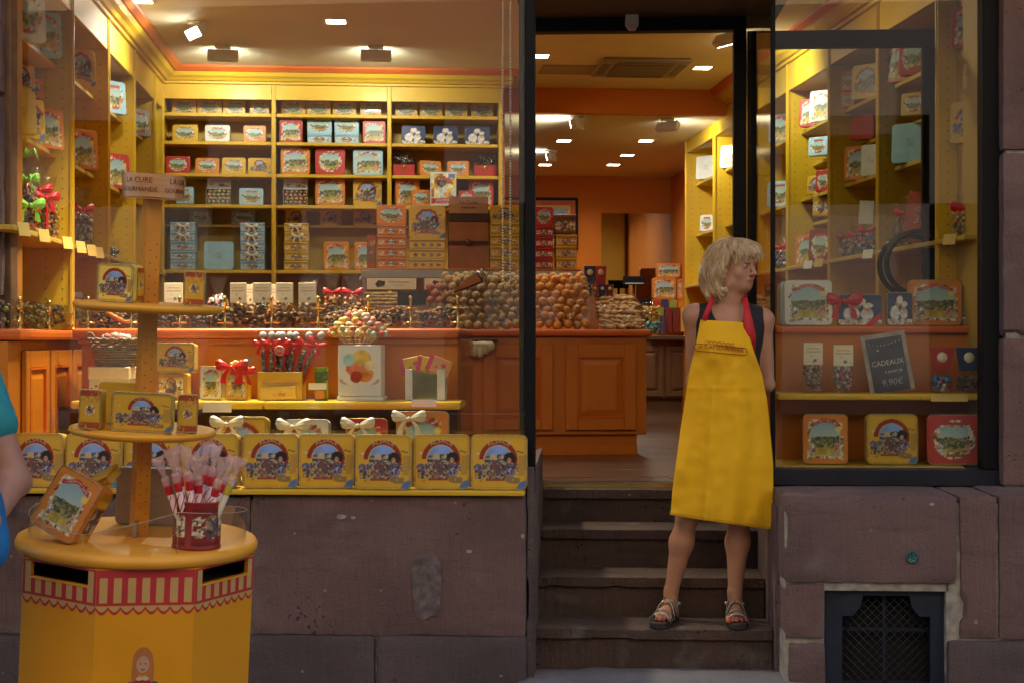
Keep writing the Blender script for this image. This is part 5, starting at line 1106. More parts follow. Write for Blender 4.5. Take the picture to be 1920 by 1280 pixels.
# left cabinet top: jars with brass posts
def rail(label, fr, pts, z, h_, m_=BRASS):
    o = thing('brass_rail', label, 'rail', fr)
    for (x, y) in pts:
        MB().lathe([(.012, 0), (.012, .004), (.006, .008), (.006, h_ - .03), (.009, h_ - .028), (.005, h_ - .022), (.010, h_ - .012), (.008, h_ - .004), (0, h_)], 12, TR(x, y, z)).build('post', BRASS, o)
    for (x, y) in pts:
        d = Vector((1, 0, 0)) if len(pts) < 2 else (Vector((pts[1][0] - pts[0][0], pts[1][1] - pts[0][1], 0))).normalized()
        for zz in (.028, h_ * .62):
            MB().tube([Vector((x, y, z + zz)) - d * .035, Vector((x, y, z + zz)) + d * .035], .0045, 8).build('cross_pin', BRASS, o)
    return o
lpts = []
for px in (37, 92, 137): a = pix(IM, px, 600, u=UL + .0); lpts.append((a.x, a.y))
rail('brass posts on the left cabinet top in front of olive sweets', IM, lpts, 1.455, .135)
o = thing('sweet_trough', 'clear trough of olive coloured sweets on the left cabinet', 'trough', IM); MB().box(UL - .012, UL - .008, lpts[0][1] - .1, lpts[2][1] + .6, 1.455, 1.575).build('front_panel', PLEXI, o)
m = MB(); heap(m, UL - .2, UL - .03, lpts[0][1] - .1, lpts[2][1] + .5, 1.465, lambda x, y: 1.565, 700, .013, PAL['green'] + PAL['dark'], seg=5, rings=4); m.build('sweets', LUMPS, o, kind='stuff')

a = pix(IM, 108, 590, u=UL - .16); o = thing('scoop_box', 'dark orange box with a grey lid under the nearest left wall shelf', 'box', IM @ TR(a.x, a.y, 1.455, R(50))); MB().box(-.10, .10, -.07, .07, 0, .17, .004).build('box', ORA, o); MB().box(-.105, .105, -.075, .075, .171, .20, .004).build('lid', mat('grey_lid', (.16, .14, .14), .4, var=.1), o)
# ---- top of the display counter: trough of sweets, brass posts, standing bags
VP = VC - .02; cp = []
for px in (165, 246, 337, 422, 509, 596, 690, 770, 858): a = fpx(px, 600, VP)[0]; cp.append((a, VP))
hp = fpx(500, 555, VP)[1] - ZT
rail('row of brass posts along the top of the left display counter', FM, cp, ZT, hp)
for k in range(8):
    o = thing('sweet_trough', f'clear trough of dark dried sweets on the counter, {ORD[k]} from the left', 'trough', FM, 'sweet troughs on the counter'); a, b_ = cp[k][0] + .006, cp[k + 1][0] - .006
    MB().box(a, b_, VP + .012, VP + .016, ZT + .001, ZT + hp * .72).build('front_panel', PLEXI, o); MB().box(a, a + .003, VP + .017, VP + .2, ZT + .001, ZT + hp * .72).build('side_panel', PLEXI, o); MB().box(a, b_, VP + .2, VP + .204, ZT + .001, ZT + hp * .72).build('back_panel', PLEXI, o)
    m = MB(); pal = PAL['choc'] if k in (1, 2) else (PAL['mix'] + PAL['choc']) if k < 6 else PAL['nut'] + PAL['mix'] + PAL['choc']
    heap(m, a + .01, b_ - .01, VP + .028, VP + .18, ZT + .008, lambda x, y: ZT + hp * (.58 + .08 * math.sin(x * 30)), 170, .0125, pal, seg=6, rings=4, flat=.7); m.build('sweets', LUMPS, o, kind='stuff')
VB2 = VP + .10
a = fpx(196, 596, VP); b_ = fpx(246, 612, VP); sc_ = thing('wooden_scoop', 'orange wooden scoop lying in the sweet trough behind the stand column', 'scoop', FM @ TR(a[0], VP + .02, a[1] + .01))
MB().tube([(0, 0, .02), (.04, 0, -.005), (.09, 0, -.03), (.14, 0, -.035)], [.008, .013, .011, .008], 8).build('handle', ORA, sc_); MB().ball((-.02, 0, .028), (.032, .022, .012), 10, 6).build('bowl', ORA, sc_)
def cbag(label, p0, p1, ytop, pal, bm=None, card=None, v=None, grp='sweet bags on the counter'):
    v = v or VP + .24; a = fpx(p0, 600, v)[0]; b_ = fpx(p1, 600, v)[0]; h_ = fpx(p0, ytop, v)[1] - ZT; return bag(label, FM @ TR((a + b_) / 2, v + .03, ZT + .001, random.uniform(-.1, .1)), (b_ - a) * .96, h_, pal, bm, card, group=grp, d=.07, r=.010)
cbag('clear cellophane bag behind the top disc of the stand', 385, 428, 518, 'silver', None)
cbag('bag under a cream card left of the shop stand column', 306, 342, 531, 'mix', None, True)
for i, (p0, p1) in enumerate(((430, 462), (472, 508), (516, 550), (558, 592))): cbag(f'bag of sweets under a cream printed card, {ORD[i]} of four on the counter', p0, p1, 531, ('mix', 'mix', 'nut', 'nut')[i], None, True, v=VP + .03)
for i, (p0, p1, yt) in enumerate(((455, 478, 534), (500, 520, 534))): cbag(f'bag under a cream card standing behind, {("left", "right")[i]} one of two', p0, p1, yt, 'mix', None, True, v=VP + .3)
cbag('cellophane bag with no ribbon behind the third card', 556, 600, 524, 'silver', None); cbag('crinkled cellophane bag with red bow, left of the pair over the counter', 604, 640, 514, 'nut', RIB, v=VP + .22); cbag('crinkled cellophane bag with red bow, right of the pair over the counter', 640, 682, 516, 'nut', RIB, v=VP + .22)
# ---- shelf of the left window
VSI = VS + .10
def fo(p0, p1, y0_, y1_, v=VSI): a, z_ = fpx(p0, y1_, v); b_, zz = fpx(p1, y0_, v); return (a + b_) / 2, z_, b_ - a, zz - z_
def ft(label, p0, p1, y0_, y1_, kind, col, v=VSI, d=.08, rz=0, z=None, n=34, group=None, lean=-3, **k):
    x, z_, w_, h_ = fo(p0, p1, y0_, y1_, v); return tin(label, 'biscuit tin', FM @ TR(x, v + d / 2, (z if z is not None else z_) + .001, rz, R(lean)), w_, h_, d, kind, col, group, n, **k)
x, z_, w_, h_ = fo(165, 240, 690, 752); o = thing('gift_box', 'white gift box printed with small red leaves under the wicker basket', 'gift box', FM @ TR(x, VSI + .08, ZSHF + .001)); MB().box(-w_ / 2, w_ / 2, -.07, .07, 0, h_ * .62, .003).build('box', paint('white'), o); MB().box(-w_ / 2 - .004, w_ / 2 + .004, -.074, .074, h_ * .62, h_, .004).build('lid', CREAM, o)
m = MB()
for k in range(16): m.ball((random.uniform(-w_ * .45, w_ * .45), -.071, random.uniform(.01, h_ * .55)), (.008, .0015, .005), 8, 4)
m.build('leaf_print', paint('red'), o, kind='stuff')
x, zb_, w2, h2 = fo(158, 255, 640, 690); o = thing('wicker_basket', 'grey wicker basket heaped with wrapped sweets on the leaf-printed box', 'basket', FM @ TR(x, VSI + .08, ZSHF + h_ + .003))
m = MB(); r0, r1 = w2 * .36, w2 * .5
for k in range(11): t = k / 10; r_ = r0 + (r1 - r0) * t; m.tube([((r_ + .003 * math.sin(11 * a_ + (k % 2) * math.pi)) * math.cos(a_), .62 * (r_ + .003 * math.sin(11 * a_ + (k % 2) * math.pi)) * math.sin(a_), .004 + h2 * .95 * t) for a_ in np.linspace(0, 2 * math.pi, 67)[:-1]], .0042, 5, closed=True)
m.build('woven_sides', WICK, o); m = MB(); m.tube([((r1 + .004) * math.cos(a_), .62 * (r1 + .004) * math.sin(a_), h2 + .004 * math.sin(a_ * 20)) for a_ in np.linspace(0, 2 * math.pi, 67)[:-1]], .007, 6, closed=True); m.build('rim', WICK, o)
for sg in (-1, 1): m = MB(); m.tube([(sg * (r1 - .01 + .02 * math.sin(t)), 0, h2 + .035 * math.sin(t) + .0) if False else (sg * r1 + .022 * math.cos(t) * sg, 0, h2 + .03 * math.sin(t)) for t in np.linspace(0, math.pi, 12)], .005, 6); m.build('handle', WICK, o)
MB().lathe([(0, .004), (r0, .004), (r1 - .01, h2 * .8), (0, h2 * .8)], 20, sy=.6).build('lining', mat('cream_card'), o)
for k in range(12):
    a_ = k * 2.4; rr = .011 * math.sqrt(k) * 1.7 * (w2 / .22); w = link('wrapped_sweet', lump('wrapped_sweet', .018, .015, .014, ((.6, .55, .5), (.45, .1, .08), (.62, .6, .56))[k % 3], 8, 6), None, FM @ TR(x + rr * math.cos(a_), VSI + .08 + rr * .6 * math.sin(a_), ZSHF + h_ + h2 + .008 + (12 - k) * .0012, random.uniform(0, 6), .3)); tag(w, 'wrapped sweet in clear film heaped in the grey wicker basket', 'sweet', 'wrapped sweets in the wicker basket')
    t = MB(); t.raw([(0.016, 0, 0), (.034, -.01, .01), (.036, .0, .022), (.032, .008, .004)], [(0, 1, 2), (0, 2, 3)]); t.raw([(-0.016, 0, 0), (-.034, -.01, .01), (-.034, .0, .02), (-.032, .008, .004)], [(0, 1, 2), (0, 2, 3)]); t.build('film_twist', FILM, w)
ft('yellow tin lying flat under the yellow arch lunch tin', 296, 345, 702, 752, 'band', 'yellow', d=.14, lean=0, z=ZSHF, group=None)
ft('yellow arch tin with gold handle on the flat yellow tin behind the column', 292, 364, 645, 700, 'arch', 'yellow', z=ZSHF + fo(296, 345, 702, 752)[3] + .003, n=40)
ft('white and red landscape tin with a red ribbon on the window shelf', 374, 416, 689, 752, 'land', 'white', z=ZSHF)
o = ft('yellow landscape tin tied with red ribbon and biscuits on top', 422, 465, 689, 752, 'land', 'yellow', z=ZSHF); hh = fo(422, 465, 689, 752)[3]; bow(o, TR(-.02, -.05, hh * .95), 2.0, RIB); bow(o, TR(.03, -.05, hh * .8), 1.5, RIB)
m = MB()
for k in range(5): m.ball((-.03 + .015 * k, 0, hh + .012 + .008 * (k % 2)), (.014, .02, .010), 8, 6, None, (.6, .42, .2), .1)
m.build('biscuits', LUMPS, o); MB().prism([(.03, hh * .9), (.045, hh * .9), (.062, hh * 1.3), (.05, hh * 1.32), (.03, hh * 1.05)], .0, .004, 'y').build('gift_tag', paint('grey'), o)
# tubes of sweets with red bows in a yellow tin box
x, z_, w_, h_ = fo(483, 566, 699, 752); ZB = ZSHF + .001
o = thing('tube_stand', 'yellow tin box holding the sheaf of sweet tubes, with a yellow card in front', 'tin box', FM @ TR(x, VSI + .05, ZB)); f = MB()
for (a, b_, c2, d2) in ((-w_ / 2, w_ / 2, -.05, -.046), (-w_ / 2, w_ / 2, .046, .05), (-w_ / 2, -w_ / 2 + .004, -.045, .045), (w_ / 2 - .004, w_ / 2, -.045, .045)): f.box(a, b_, c2, d2, 0, h_, .001)
f.box(-w_ / 2, w_ / 2, -.045, .045, 0, .004); f.build('box', paint('yellow'), o); link('side_print', print_mesh('pack', COLS['yellow'], w_ - .01, h_ - .006, 18), o, TR(0, -.0512, .003))
MB().box(-w_ * .42, w_ * .38, -.062, -.058, .004, h_ * .48, .001).build('price_card', TAG_, o, TR(0, 0, 0, 0, 0, R(-3))); link('lettering', text_mesh('11,90€', .022, mat('orange_ink', (.5, .14, .02), .7, var=.1)), o, TR(0, -.064, h_ * .14))
zt0_ = fpx(500, 614, VSI)[1] - ZB
tubes = [(-.085, -4, 0), (-.05, -1, -.01), (-.01, 2, 0), (.028, 8, .01), (.055, 16, 0), (.07, 24, -.01), (-.03, 1, .025), (.01, 5, .028)]
for k, (dx, ang_, dy) in enumerate(tubes):
    L_ = zt0_ / math.cos(R(ang_)) * .985; o = thing('sweet_tube', f'red-bowed clear tube of sweets, {ORD[k] if k < 6 else ("left", "right")[k - 6]} {"from the left in the front row" if k < 6 else "one of the two behind"}', 'sweet tube', FM @ TR(x + dx * .8, VSI + .05 + dy, ZB + .006, 0, 0, R(ang_)), 'sweet tubes in the yellow box')
    m = MB(); cs = [PAL['choc'] + [(.1, .2, .4)], PAL['green'] + PAL['mix'], PAL['green'] + PAL['gold'], PAL['mix']][k % 4]
    zz = .012
    while zz < L_ * .68: 
        for q in range(3): a_ = q * 2.1 + zz * 60; m.ball((.009 * math.cos(a_), .009 * math.sin(a_), zz), .0085, 6, 4, None, random.choice(cs))
        zz += .0125
    m.build('sweets', LUMPS, o, kind='stuff'); MB().lathe([(.0195, 0), (.0195, L_ * .7), (.008, L_ * .76), (.012, L_ * .80), (.024, L_ * .97), (.018, L_)], 12, cap=False).build('tube', FILM, o)
    MB().ball((0, 0, L_ * .88), (.018, .015, .02), 8, 6).build('top_sweet', lump('x', .01, .01, .01, (.3, .15, .08)).materials[0], o); bow(o, TR(0, -.016, L_ * .76), 1.25, RIB)
    MB().box(.010, .020, -.021, -.019, .0, L_ * .74).build('ribbon_tail', RIB, o)
a, z_ = fpx(521, 657, VSI - .03); o = thing('round_badge', 'round red 3+4 offer badge on the sheaf of sweet tubes', 'badge', FM @ TR(a, VSI + .005, z_)); MB().lathe([(0, 0), (.024, 0), (.024, .002), (0, .002)], 24, TR(0, 0, 0, 0, R(90))).build('disc', mat('coral_badge', (.62, .09, .05), .5, var=.05), o); link('lettering', text_mesh('3+4', .02, WHITE), o, TR(0, -.003, -.007)); m = MB(); m.tube([(.021 * math.cos(t), -.0025, .021 * math.sin(t)) for t in np.linspace(0, 6.283, 33)[:-1]], .0009, 4, closed=True); m.build('ring', WHITE, o)
# green can, picture box with sweet bowl, mirror-fronted box
x, z_, w_, h_ = fo(588, 613, 690, 752); o = thing('sweet_can', 'slim green sweet can with a white price card in front', 'can', FM @ TR(x, VSI + .03, ZB)); MB().lathe([(0, 0), (w_ / 2, 0), (w_ / 2, h_ * .93), (w_ / 2 + .002, h_ * .935), (w_ / 2 + .002, h_), (0, h_)], 20).build('can', mat('green_can', (.16, .28, .04), .35, var=.25, vscale=40), o); MB().box(-w_ * .35, w_ * .35, -w_ / 2 - .004, -w_ / 2 - .002, h_ * .06, h_ * .3, .001).build('picture_patch', paint('orange'), o); MB().lathe([(w_ / 2 + .001, h_ * .62), (w_ / 2 + .001, h_ * .86)], 20, cap=False).build('picture_band', mat('dark_green_band', (.06, .12, .05), .4, var=.8, vscale=50), o); MB().box(-w_ * .85, w_ * .5, -w_ / 2 - .009, -w_ / 2 - .007, h_ * .33, h_ * .53).build('price_card', WHITE, o)
x, z_, w_, h_ = fo(633, 714, 648, 752, VSI - .02); zpb = ZB + h_; o = thing('picture_box', 'tall white box with a photo of fruit sweets under the bowl', 'box', FM @ TR(x, VSI + .05, ZB)); MB().box(-w_ / 2, w_ / 2, -.06, .07, .02, h_, .003).build('box', WHITE, o); MB().box(-w_ / 2 - .004, w_ / 2 + .01, -.065, .075, 0, .019, .002).build('foot', WHITE, o); link('picture', print_mesh('fruit', (.7, .7, .7), w_ - .004, h_ - .026, 56), o, TR(0, -.0612, .023))
x, z_, w_, h_ = fo(611, 722, 596, 646, VSI - .02); o = thing('sweet_bowl', 'wire bowl heaped with pastel wrapped sweets on the picture box', 'bowl', FM @ TR(x, VSI + .05, zpb + .004)); rb = w_ / 2
m = MB(); 
for k in range(7): t = k / 6; r_ = rb * (.45 + .55 * math.sin(t * 1.5)); m.tube([(r_ * math.cos(a_), .75 * r_ * math.sin(a_), .004 + h_ * t * .72) for a_ in np.linspace(0, 6.283, 41)[:-1]], .0016, 4, closed=True)
for k in range(24): a_ = k * .2618; m.tube([(rb * (.45 + .55 * math.sin(t * 1.5)) * math.cos(a_), .75 * rb * (.45 + .55 * math.sin(t * 1.5)) * math.sin(a_), .004 + h_ * t * .72) for t in np.linspace(0, 1, 7)], .0014, 4)
m.build('wire_bowl', mat('pale_gold_wire', (.55, .42, .2), .3, metal=.8, var=.1), o)
for sg in (-1, 1): m = MB(); m.tube([(sg * rb * .99 + sg * .022 * math.sin(t), 0, h_ * .7 + .022 - .022 * math.cos(t)) for t in np.linspace(0, math.pi, 10)], .003, 5); m.build('handle', MATS['pale_gold_wire'], o)
pm = [lump('pastel_sweet', .0165, .0155, .015, c_, 10, 7, .04) for c_ in ((.66, .48, .12), (.62, .10, .08), (.66, .28, .06), (.45, .52, .34), (.68, .56, .38), (.45, .28, .30), (.66, .40, .12), (.60, .24, .16))]
pn = ['pale yellow', 'red', 'orange', 'pale green', 'cream', 'mauve', 'golden', 'coral']; rows_ = ((.0, .92, 15), (.2, .86, 14), (.42, .72, 12), (.63, .54, 9), (.83, .33, 6), (.98, .1, 2)); q = 0
for (t, rr, n_) in rows_:
    for k in range(n_):
        a_ = math.pi * 2 * k / n_ + t * 3; zz = zpb + h_ * .42 + t * .10; c_ = random.randrange(8)
        o = link('pastel_sweet', pm[c_], None, FM @ TR(x + rb * rr * math.cos(a_), VSI + .05 + rb * .72 * rr * math.sin(a_), zz + random.uniform(-.003, .003), random.uniform(0, 6))); tag(o, f'{pn[c_]} wrapped sweet heaped in the wire bowl', 'sweet', f'{pn[c_]} sweets in the wire bowl')
x, z_, w_, h_ = fo(759, 834, 691, 750); o = thing('mirror_box', 'white box with a dull mirror front holding a fan of yellow and pink cards', 'box', FM @ TR(x, VSI + .05, ZB)); MB().box(-w_ / 2, -w_ * .32, -.04, .06, 0, h_, .002).box(w_ * .3, w_ / 2, -.04, .06, 0, h_, .002).box(-w_ * .32, w_ * .3, .03, .06, 0, h_).build('box', mat('tin_white'), o); MB().box(-w_ * .319, w_ * .299, -.03, -.026, 0, h_ * .96).build('mirror_front', mat('smoky_mirror', (.22, .2, .1), .12, metal=.7, var=.3, vscale=14), o)
for k, (dx, rz_, c_, pn_) in enumerate(((-.045, -14, (.62, .42, .03), 'pink-edged yellow card leaning left'), (.02, 10, (.66, .45, .03), 'yellow card with a sundae picture'), (.06, 24, (.6, .3, .12), 'striped card at the right end'))):
    cdm = MB().box(-.055, .055, -.002, .002, 0, .075, .002).build('gift_card', mat(f'card_stock_{["a", "b", "c"][k]}', c_, .5, var=.08), None, FM @ TR(x + dx - .01, VSI + .03 - k * .008, ZB + h_ * .86, 0, 0, R(rz_) * .9)); tag(cdm, pn_ + ' standing in the mirror-fronted box', 'card')
    MB().box(-.055, -.035, -.003, -.0022, 0, .075).build('pink_stripe', mat('pink_print', (.6, .05, .12), .5, var=.1), cdm); m = MB(); m.ball((.02, -.003, .045), (.012, .0012, .010), 10, 6); m.ball((-.01, -.003, .03), (.006, .0012, .006), 10, 6); m.build('picture', MATS['pink_print'], cdm); MB().prism([(.014, .036), (.026, .036), (.02, .01)], -.0036, -.0022, 'y').build('cone_picture', mat('green_print', (.1, .4, .2), .5, var=.1), cdm)
for i, (p0, p1, y0_, y1_) in enumerate(((380, 434, 753, 772), (772, 818, 748, 762))):
    x, z_, w_, h_ = fo(p0, p1, y0_, y1_, VS - .006); o = MB().box(-w_ / 2, w_ / 2, -.001, .001, 0, h_).build('price_card', WHITE, None, FM @ TR(x, VS - .006, z_)); tag(o, ['blank white price card on the window shelf edge near the stand', 'blank white price card under the mirror-fronted box'][i], 'price card')
x, z_, w_, h_ = fo(270, 300, 632, 700)
# bow tins behind the big ones
VBW = VS - .12; ZPL = ZSILL + .021
for lab, p0, p1, yt, k_, c_, bw, bp in (('yellow arch tin with a cream bow, leftmost of the bowed row', 404, 501, 781, 'arch', 'yellow', RIBW, -.28), ('white landscape tin with a cream bow in the bowed row', 531, 616, 786, 'land', 'white', RIBW, -.28), ('red landscape tin with a white bow in the bowed row', 648, 725, 784, 'land', 'red', RIBW, -.2), ('orange landscape tin with a white bow, rightmost of the bowed row', 742, 841, 771, 'land', 'orange', RIBW, -.25)):
    x, z_, w_, h_ = fo(p0, p1, yt, 905, VBW); o = tin(lab, 'biscuit tin', FM @ TR(x, VBW + .04, ZPL, 0, R(-3)), w_, pix(FM, p0, yt, v=VBW).z - ZPL, .07, k_, c_, 'tins with bows behind the big tins', 40)
    bow(o, TR(w_ * bp, -.05, pix(FM, p0, yt, v=VBW).z - ZPL - .035), 2.0, bw)
# ---- the row of big yellow tins on the outer sill
BW = None
LET = mat('cream_lettering', (.55, .42, .28), .5, var=.05)
for i, (p0, p1, y0_, dv, rz_) in enumerate(((14, 118, 816, 0, 0), (120, 228, 816, 0, .5), (230, 336, 816, .03, 0), (339, 448, 814, .0, -.5), (454, 558, 815, .01, .6), (561, 662, 815, .015, 0), (664, 773, 814, -.03, -1.0), (775, 880, 815, .0, .4), (882, 989, 814, -.01, -1))):
    v = .0 + dv; a, z_ = fpx(p0, 918, v); b_, zt_ = fpx(p1, y0_, v); w_ = b_ - a; hgt = .2275
    o = tin(f'big yellow ALSACE tin with red arch on the sill, {ORD[i]} from the left', 'biscuit tin', FM @ TR((a + b_) / 2, v + .04, ZSILL + .001, R(rz_ * 1.2), R(-2)), .2365, hgt, .075, 'arch', 'yellow', 'big yellow tins on the sill', 84)
    tm = text_mesh('ALSACE', .026, LET, .0003, arc=.300 * hgt, space=1.02); link('lettering', tm, o, TR(0, -.0395, 0.0 + .004 + .55 * (hgt - .008) , 0))
    link('side_print', print_mesh('side', COLS['yellow'], .04, hgt - .03, 24), o, TR(-.1175, .012, .015, R(-90)))
# ---- right window goods
def rt(label, p0, p1, y0_, y1_, kind, col, v, d=.07, rz=0, z=None, n=44, group=None): return ft(label, p0, p1, y0_, y1_, kind, col, v, d, rz, z, n, group)
GR = 'tins in the right window'
for k in range(2): rt(f'pale tin edge seen behind the white landscape tin, {("nearer", "farther")[k]} one', 1461 - k * 2, 1545, 524 + k * 2, 608, 'plain', 'white', VR + .10 + k * .05, .03, z=ZRT, group=GR)
rt('square white landscape tin on the right counter beside the woman', 1470, 1562, 522, 608, 'land', 'white', VR + .03, .05, z=ZRT, group=GR)
o = rt('dark blue bakers tin with a red bow on the right counter', 1571, 1655, 550, 608, 'bakers', 'navy', VR + .04, .05, z=ZRT, group=GR); bow(o, TR(-.075, -.035, .11), 2.2, RIB)
MB().prism([(.02, .0), (.06, 0), (.095, .035), (.095, .06)], -.033, -.029, 'y').build('red_sash', RIB, o)
rt('small dark picture tin half behind the orange landscape tin', 1663, 1712, 546, 608, 'bakers', 'brown', VR + .02, .05, z=ZRT, group=GR); rt('square orange landscape tin on the right counter', 1705, 1804, 522, 608, 'land', 'orange', VR + .10, .06, z=ZRT, group=GR)
x, z_, w_, h_ = fo(1806, 1842, 570, 608, VR + .05); bag('foil bag at the right end of the right counter', FM @ TR(x, VR + .10, ZRT + .001), w_, .12, 'silver', None)
x, z_, w_, h_ = fo(1455, 1470, 590, 608, VR + .02)
for i, (p0, p1, y0_, pal) in enumerate(((1507, 1543, 642, 'mix'), (1563, 1600, 646, 'silver'))):
    x, z_, w_, h_ = fo(p0, p1, y0_, 735, VR2 + .06); bag(f'bag of {("dark sweets", "pale sweets")[i]} under a cream card on the right window shelf', FM @ TR(x, VR2 + .08, ZR2 + .001), w_, h_, pal, None, True, d=.05)
x, z_, w_, h_ = fo(1640, 1712, 622, 735, VR2 + .04); o = thing('offer_board', 'leaning dark board reading CADEAUX a partir de 9,90€ in a silvery border', 'sign', FM @ TR(x, VR2 + .06, ZR2 + .004, 0, R(-8), R(-9)))
MB().box(-w_ / 2 - .016, w_ / 2 + .016, -.002, .004, 0, h_, .002).build('border', mat('brown_silver_card', (.30, .24, .2), .4, var=.4, vscale=14), o); MB().box(-w_ / 2 + .004, w_ / 2 - .004, -.004, -.0025, .004, h_ - .022).build('board', mat('night_blue_board', (.018, .022, .05), .45, var=.4, vscale=9), o)
CH = mat('chalk_white', (.55, .55, .52), .8, var=.1)
link('lettering', text_mesh('CADEAUX', .034, CH, sx=.92), o, TR(0, -.0055, h_ * .46)); link('lettering', text_mesh('à partir de', .019, CH, italic=.3), o, TR(.02, -.0055, h_ * .33)); link('lettering', text_mesh('9,90€', .042, CH, italic=.15, offset=-.0008), o, TR(.005, -.0055, h_ * .12))
m = MB()
for k in range(9): m.ball((-w_ * .4 + k * w_ * .1, -.0055, h_ * .84 - .012 * math.sin(math.pi * k / 8)), .003, 5, 4)
m.ball((-.035, -.0055, h_ * .72), .006, 8, 5); m.build('chalk_dots', CH, o)
for i, (p0, p1, c_, pal) in enumerate(((1747, 1786, 'red', 'bluebits'), (1796, 1838, 'navy', 'choc'))):
    x, z_, w_, h_ = fo(p0, p1, 652, 735, VR2 + .06); o = bag(f'sweet bag with a {("red", "blue")[i]} flared top and round pale badge on the right window shelf', FM @ TR(x, VR2 + .08, ZR2 + .001), w_, h_ * .62, pal, None, d=.06); MB().prism([(-w_ * .42, h_ * .5), (w_ * .42, h_ * .5), (w_ * .6, h_ * 1.02), (-w_ * .6, h_ * 1.02)], -.02, -.014, 'y', bev=.002).build('header', paint(c_), o); MB().lathe([(0, 0), (.024, 0), (.022, .004), (0, .004)], 20, TR(0, -.021, h_ * .80, 0, R(90))).build('badge', CREAM, o)
x, z_, w_, h_ = fo(1746, 1815, 739, 752, VR2 - .006); o = MB().box(-w_ / 2, w_ / 2, -.001, .001, 0, h_).build('price_card', TAG_, None, FM @ TR(x, VR2 - .008, z_, 0, R(-12))); tag(o, 'orange-tinted price card on the right window shelf edge', 'price card')
ft('orange landscape tin turned to show its side, bottom left in the right window', 1508, 1592, 780, 873, 'land', 'orange', .60, .10, R(-7), ZRB, 48, GR); ft('yellow arch tin in the bottom row of the right window', 1625, 1722, 779, 873, 'arch', 'yellow', .60, .07, 0, ZRB, 56, GR); ft('red scroll tin at the right end of the bottom row of the right window', 1739, 1841, 780, 873, 'oval', 'red', .60, .07, 0, ZRB, 48, GR)
# goods on the right wall shelving
GRW = 'tins on the right wall shelves'; AR = R(-46)
def rwt(label, p0, p1, z, h_, kind, col, w_=.19, rec=.12): a = pix(IM, (p0 + p1) / 2, 400, u=UR + rec); return wall_tin(label, a.x, a.y, z, w_, h_, kind, col, AR, group=GRW)
for lab, p0, p1, z, h_, k_, c_, w_ in (('red framed tin on the top shelf nearest the right window', 1806, 1840, 2.785, .2, 'land', 'red', .19), ('yellow tin end on the short shelf nearest the right window', 1826, 1845, 2.575, .12, 'oval', 'yellow', .14), ('yellow arch tin cut by the window post on the third shelf', 1802, 1842, 2.335, .2, 'arch', 'yellow', .2),
    ('orange landscape tin seen above the ring handle, upper shelf', 1681, 1703, 2.785, .2, 'land', 'orange', .18), ('red and white tin beside the door stile, upper shelf', 1705, 1729, 2.785, .2, 'oval', 'red', .18), ('small yellow landscape tin beside the door stile', 1704, 1728, 2.575, .12, 'oval', 'yellow', .14), ('plain pale blue tin standing left of the door stile', 1690, 1728, 2.335, .21, 'plain', 'blue', .21),
    ('yellow arch tin on the upper shelf of the bay left of the door stile', 1617, 1639, 2.785, .2, 'arch', 'yellow', .19), ('orange landscape tin with a cow meadow on the third shelf', 1594, 1632, 2.335, .2, 'land', 'orange', .19), ('white tin edge behind the orange landscape tin', 1630, 1640, 2.335, .18, 'plain', 'white', .12),
    ('red framed tin on the upper shelf of the narrow bay', 1513, 1534, 2.785, .18, 'land', 'red', .18), ('white landscape tin beside the red framed one', 1534, 1549, 2.785, .2, 'land', 'white', .16), ('blue scroll tin on the short shelf of the narrow bay', 1526, 1548, 2.575, .12, 'oval', 'blue', .14), ('small yellow arch tin on the third shelf of the narrow bay', 1523, 1541, 2.335, .12, 'arch', 'yellow', .12), ('small red tin beside the small yellow arch tin', 1541, 1550, 2.335, .14, 'oval', 'red', .10), ('orange landscape tin behind bags on the lower shelf', 1502, 1530, 1.89, .2, 'land', 'orange', .18), ('dark red tin on the lower shelf of the narrow bay', 1530, 1550, 1.89, .22, 'oval', 'darkred', .16), ('small yellow box tin on the half shelf', 1536, 1549, 2.185, .12, 'band', 'yellow', .12),
    ('dark picture tin in the bay seen just past the corner glass', 1453, 1472, 2.785, .2, 'land', 'grey', .18), ('blue scroll tin low in the bay just past the corner glass', 1453, 1474, 2.335, .18, 'oval', 'blue', .2),
    ('grey backed tin on the upper shelf seen over the woman', 1318, 1333, 2.785, .2, 'plain', 'white', .2), ('small white landscape tin on the middle shelf seen over the woman', 1322, 1333, 2.335, .14, 'oval', 'white', .14), ('white landscape tin on the upper shelf just left of the door post', 1362, 1375, 2.785, .18, 'land', 'white', .16), ('orange landscape tin behind the hair of the woman', 1303, 1318, 1.89, .22, 'land', 'orange', .2)):
    rwt(lab, p0, p1, z, h_, k_, c_, w_)
for k in range(2): a = pix(IM, 1596, 400, u=UR + .12); tin(f'small orange cube tin, {("lower", "upper")[k]} of two left of the arch tin', 'biscuit tin', IM @ TR(a.x, a.y, 2.785 + k * .095, AR), .09, .09 + .03 * k, .09, 'oval', 'orange', GRW, 16)
a = pix(IM, 1622, 400, u=UR + .16); tin('red carton tin with dark upper half on the short shelf', 'biscuit tin', IM @ TR(a.x, a.y, 2.575, AR), .15, .14, .08, None, 'red', GRW)
def rb_(label, px, h_, w_, pal, bm, z=None): a = pix(IM, px, 470, u=UR + .10); return bag(label, IM @ TR(a.x, a.y, (z or ZSH[0]) + .002, AR), w_, h_, pal, bm, group='sweet bags on the right wall')
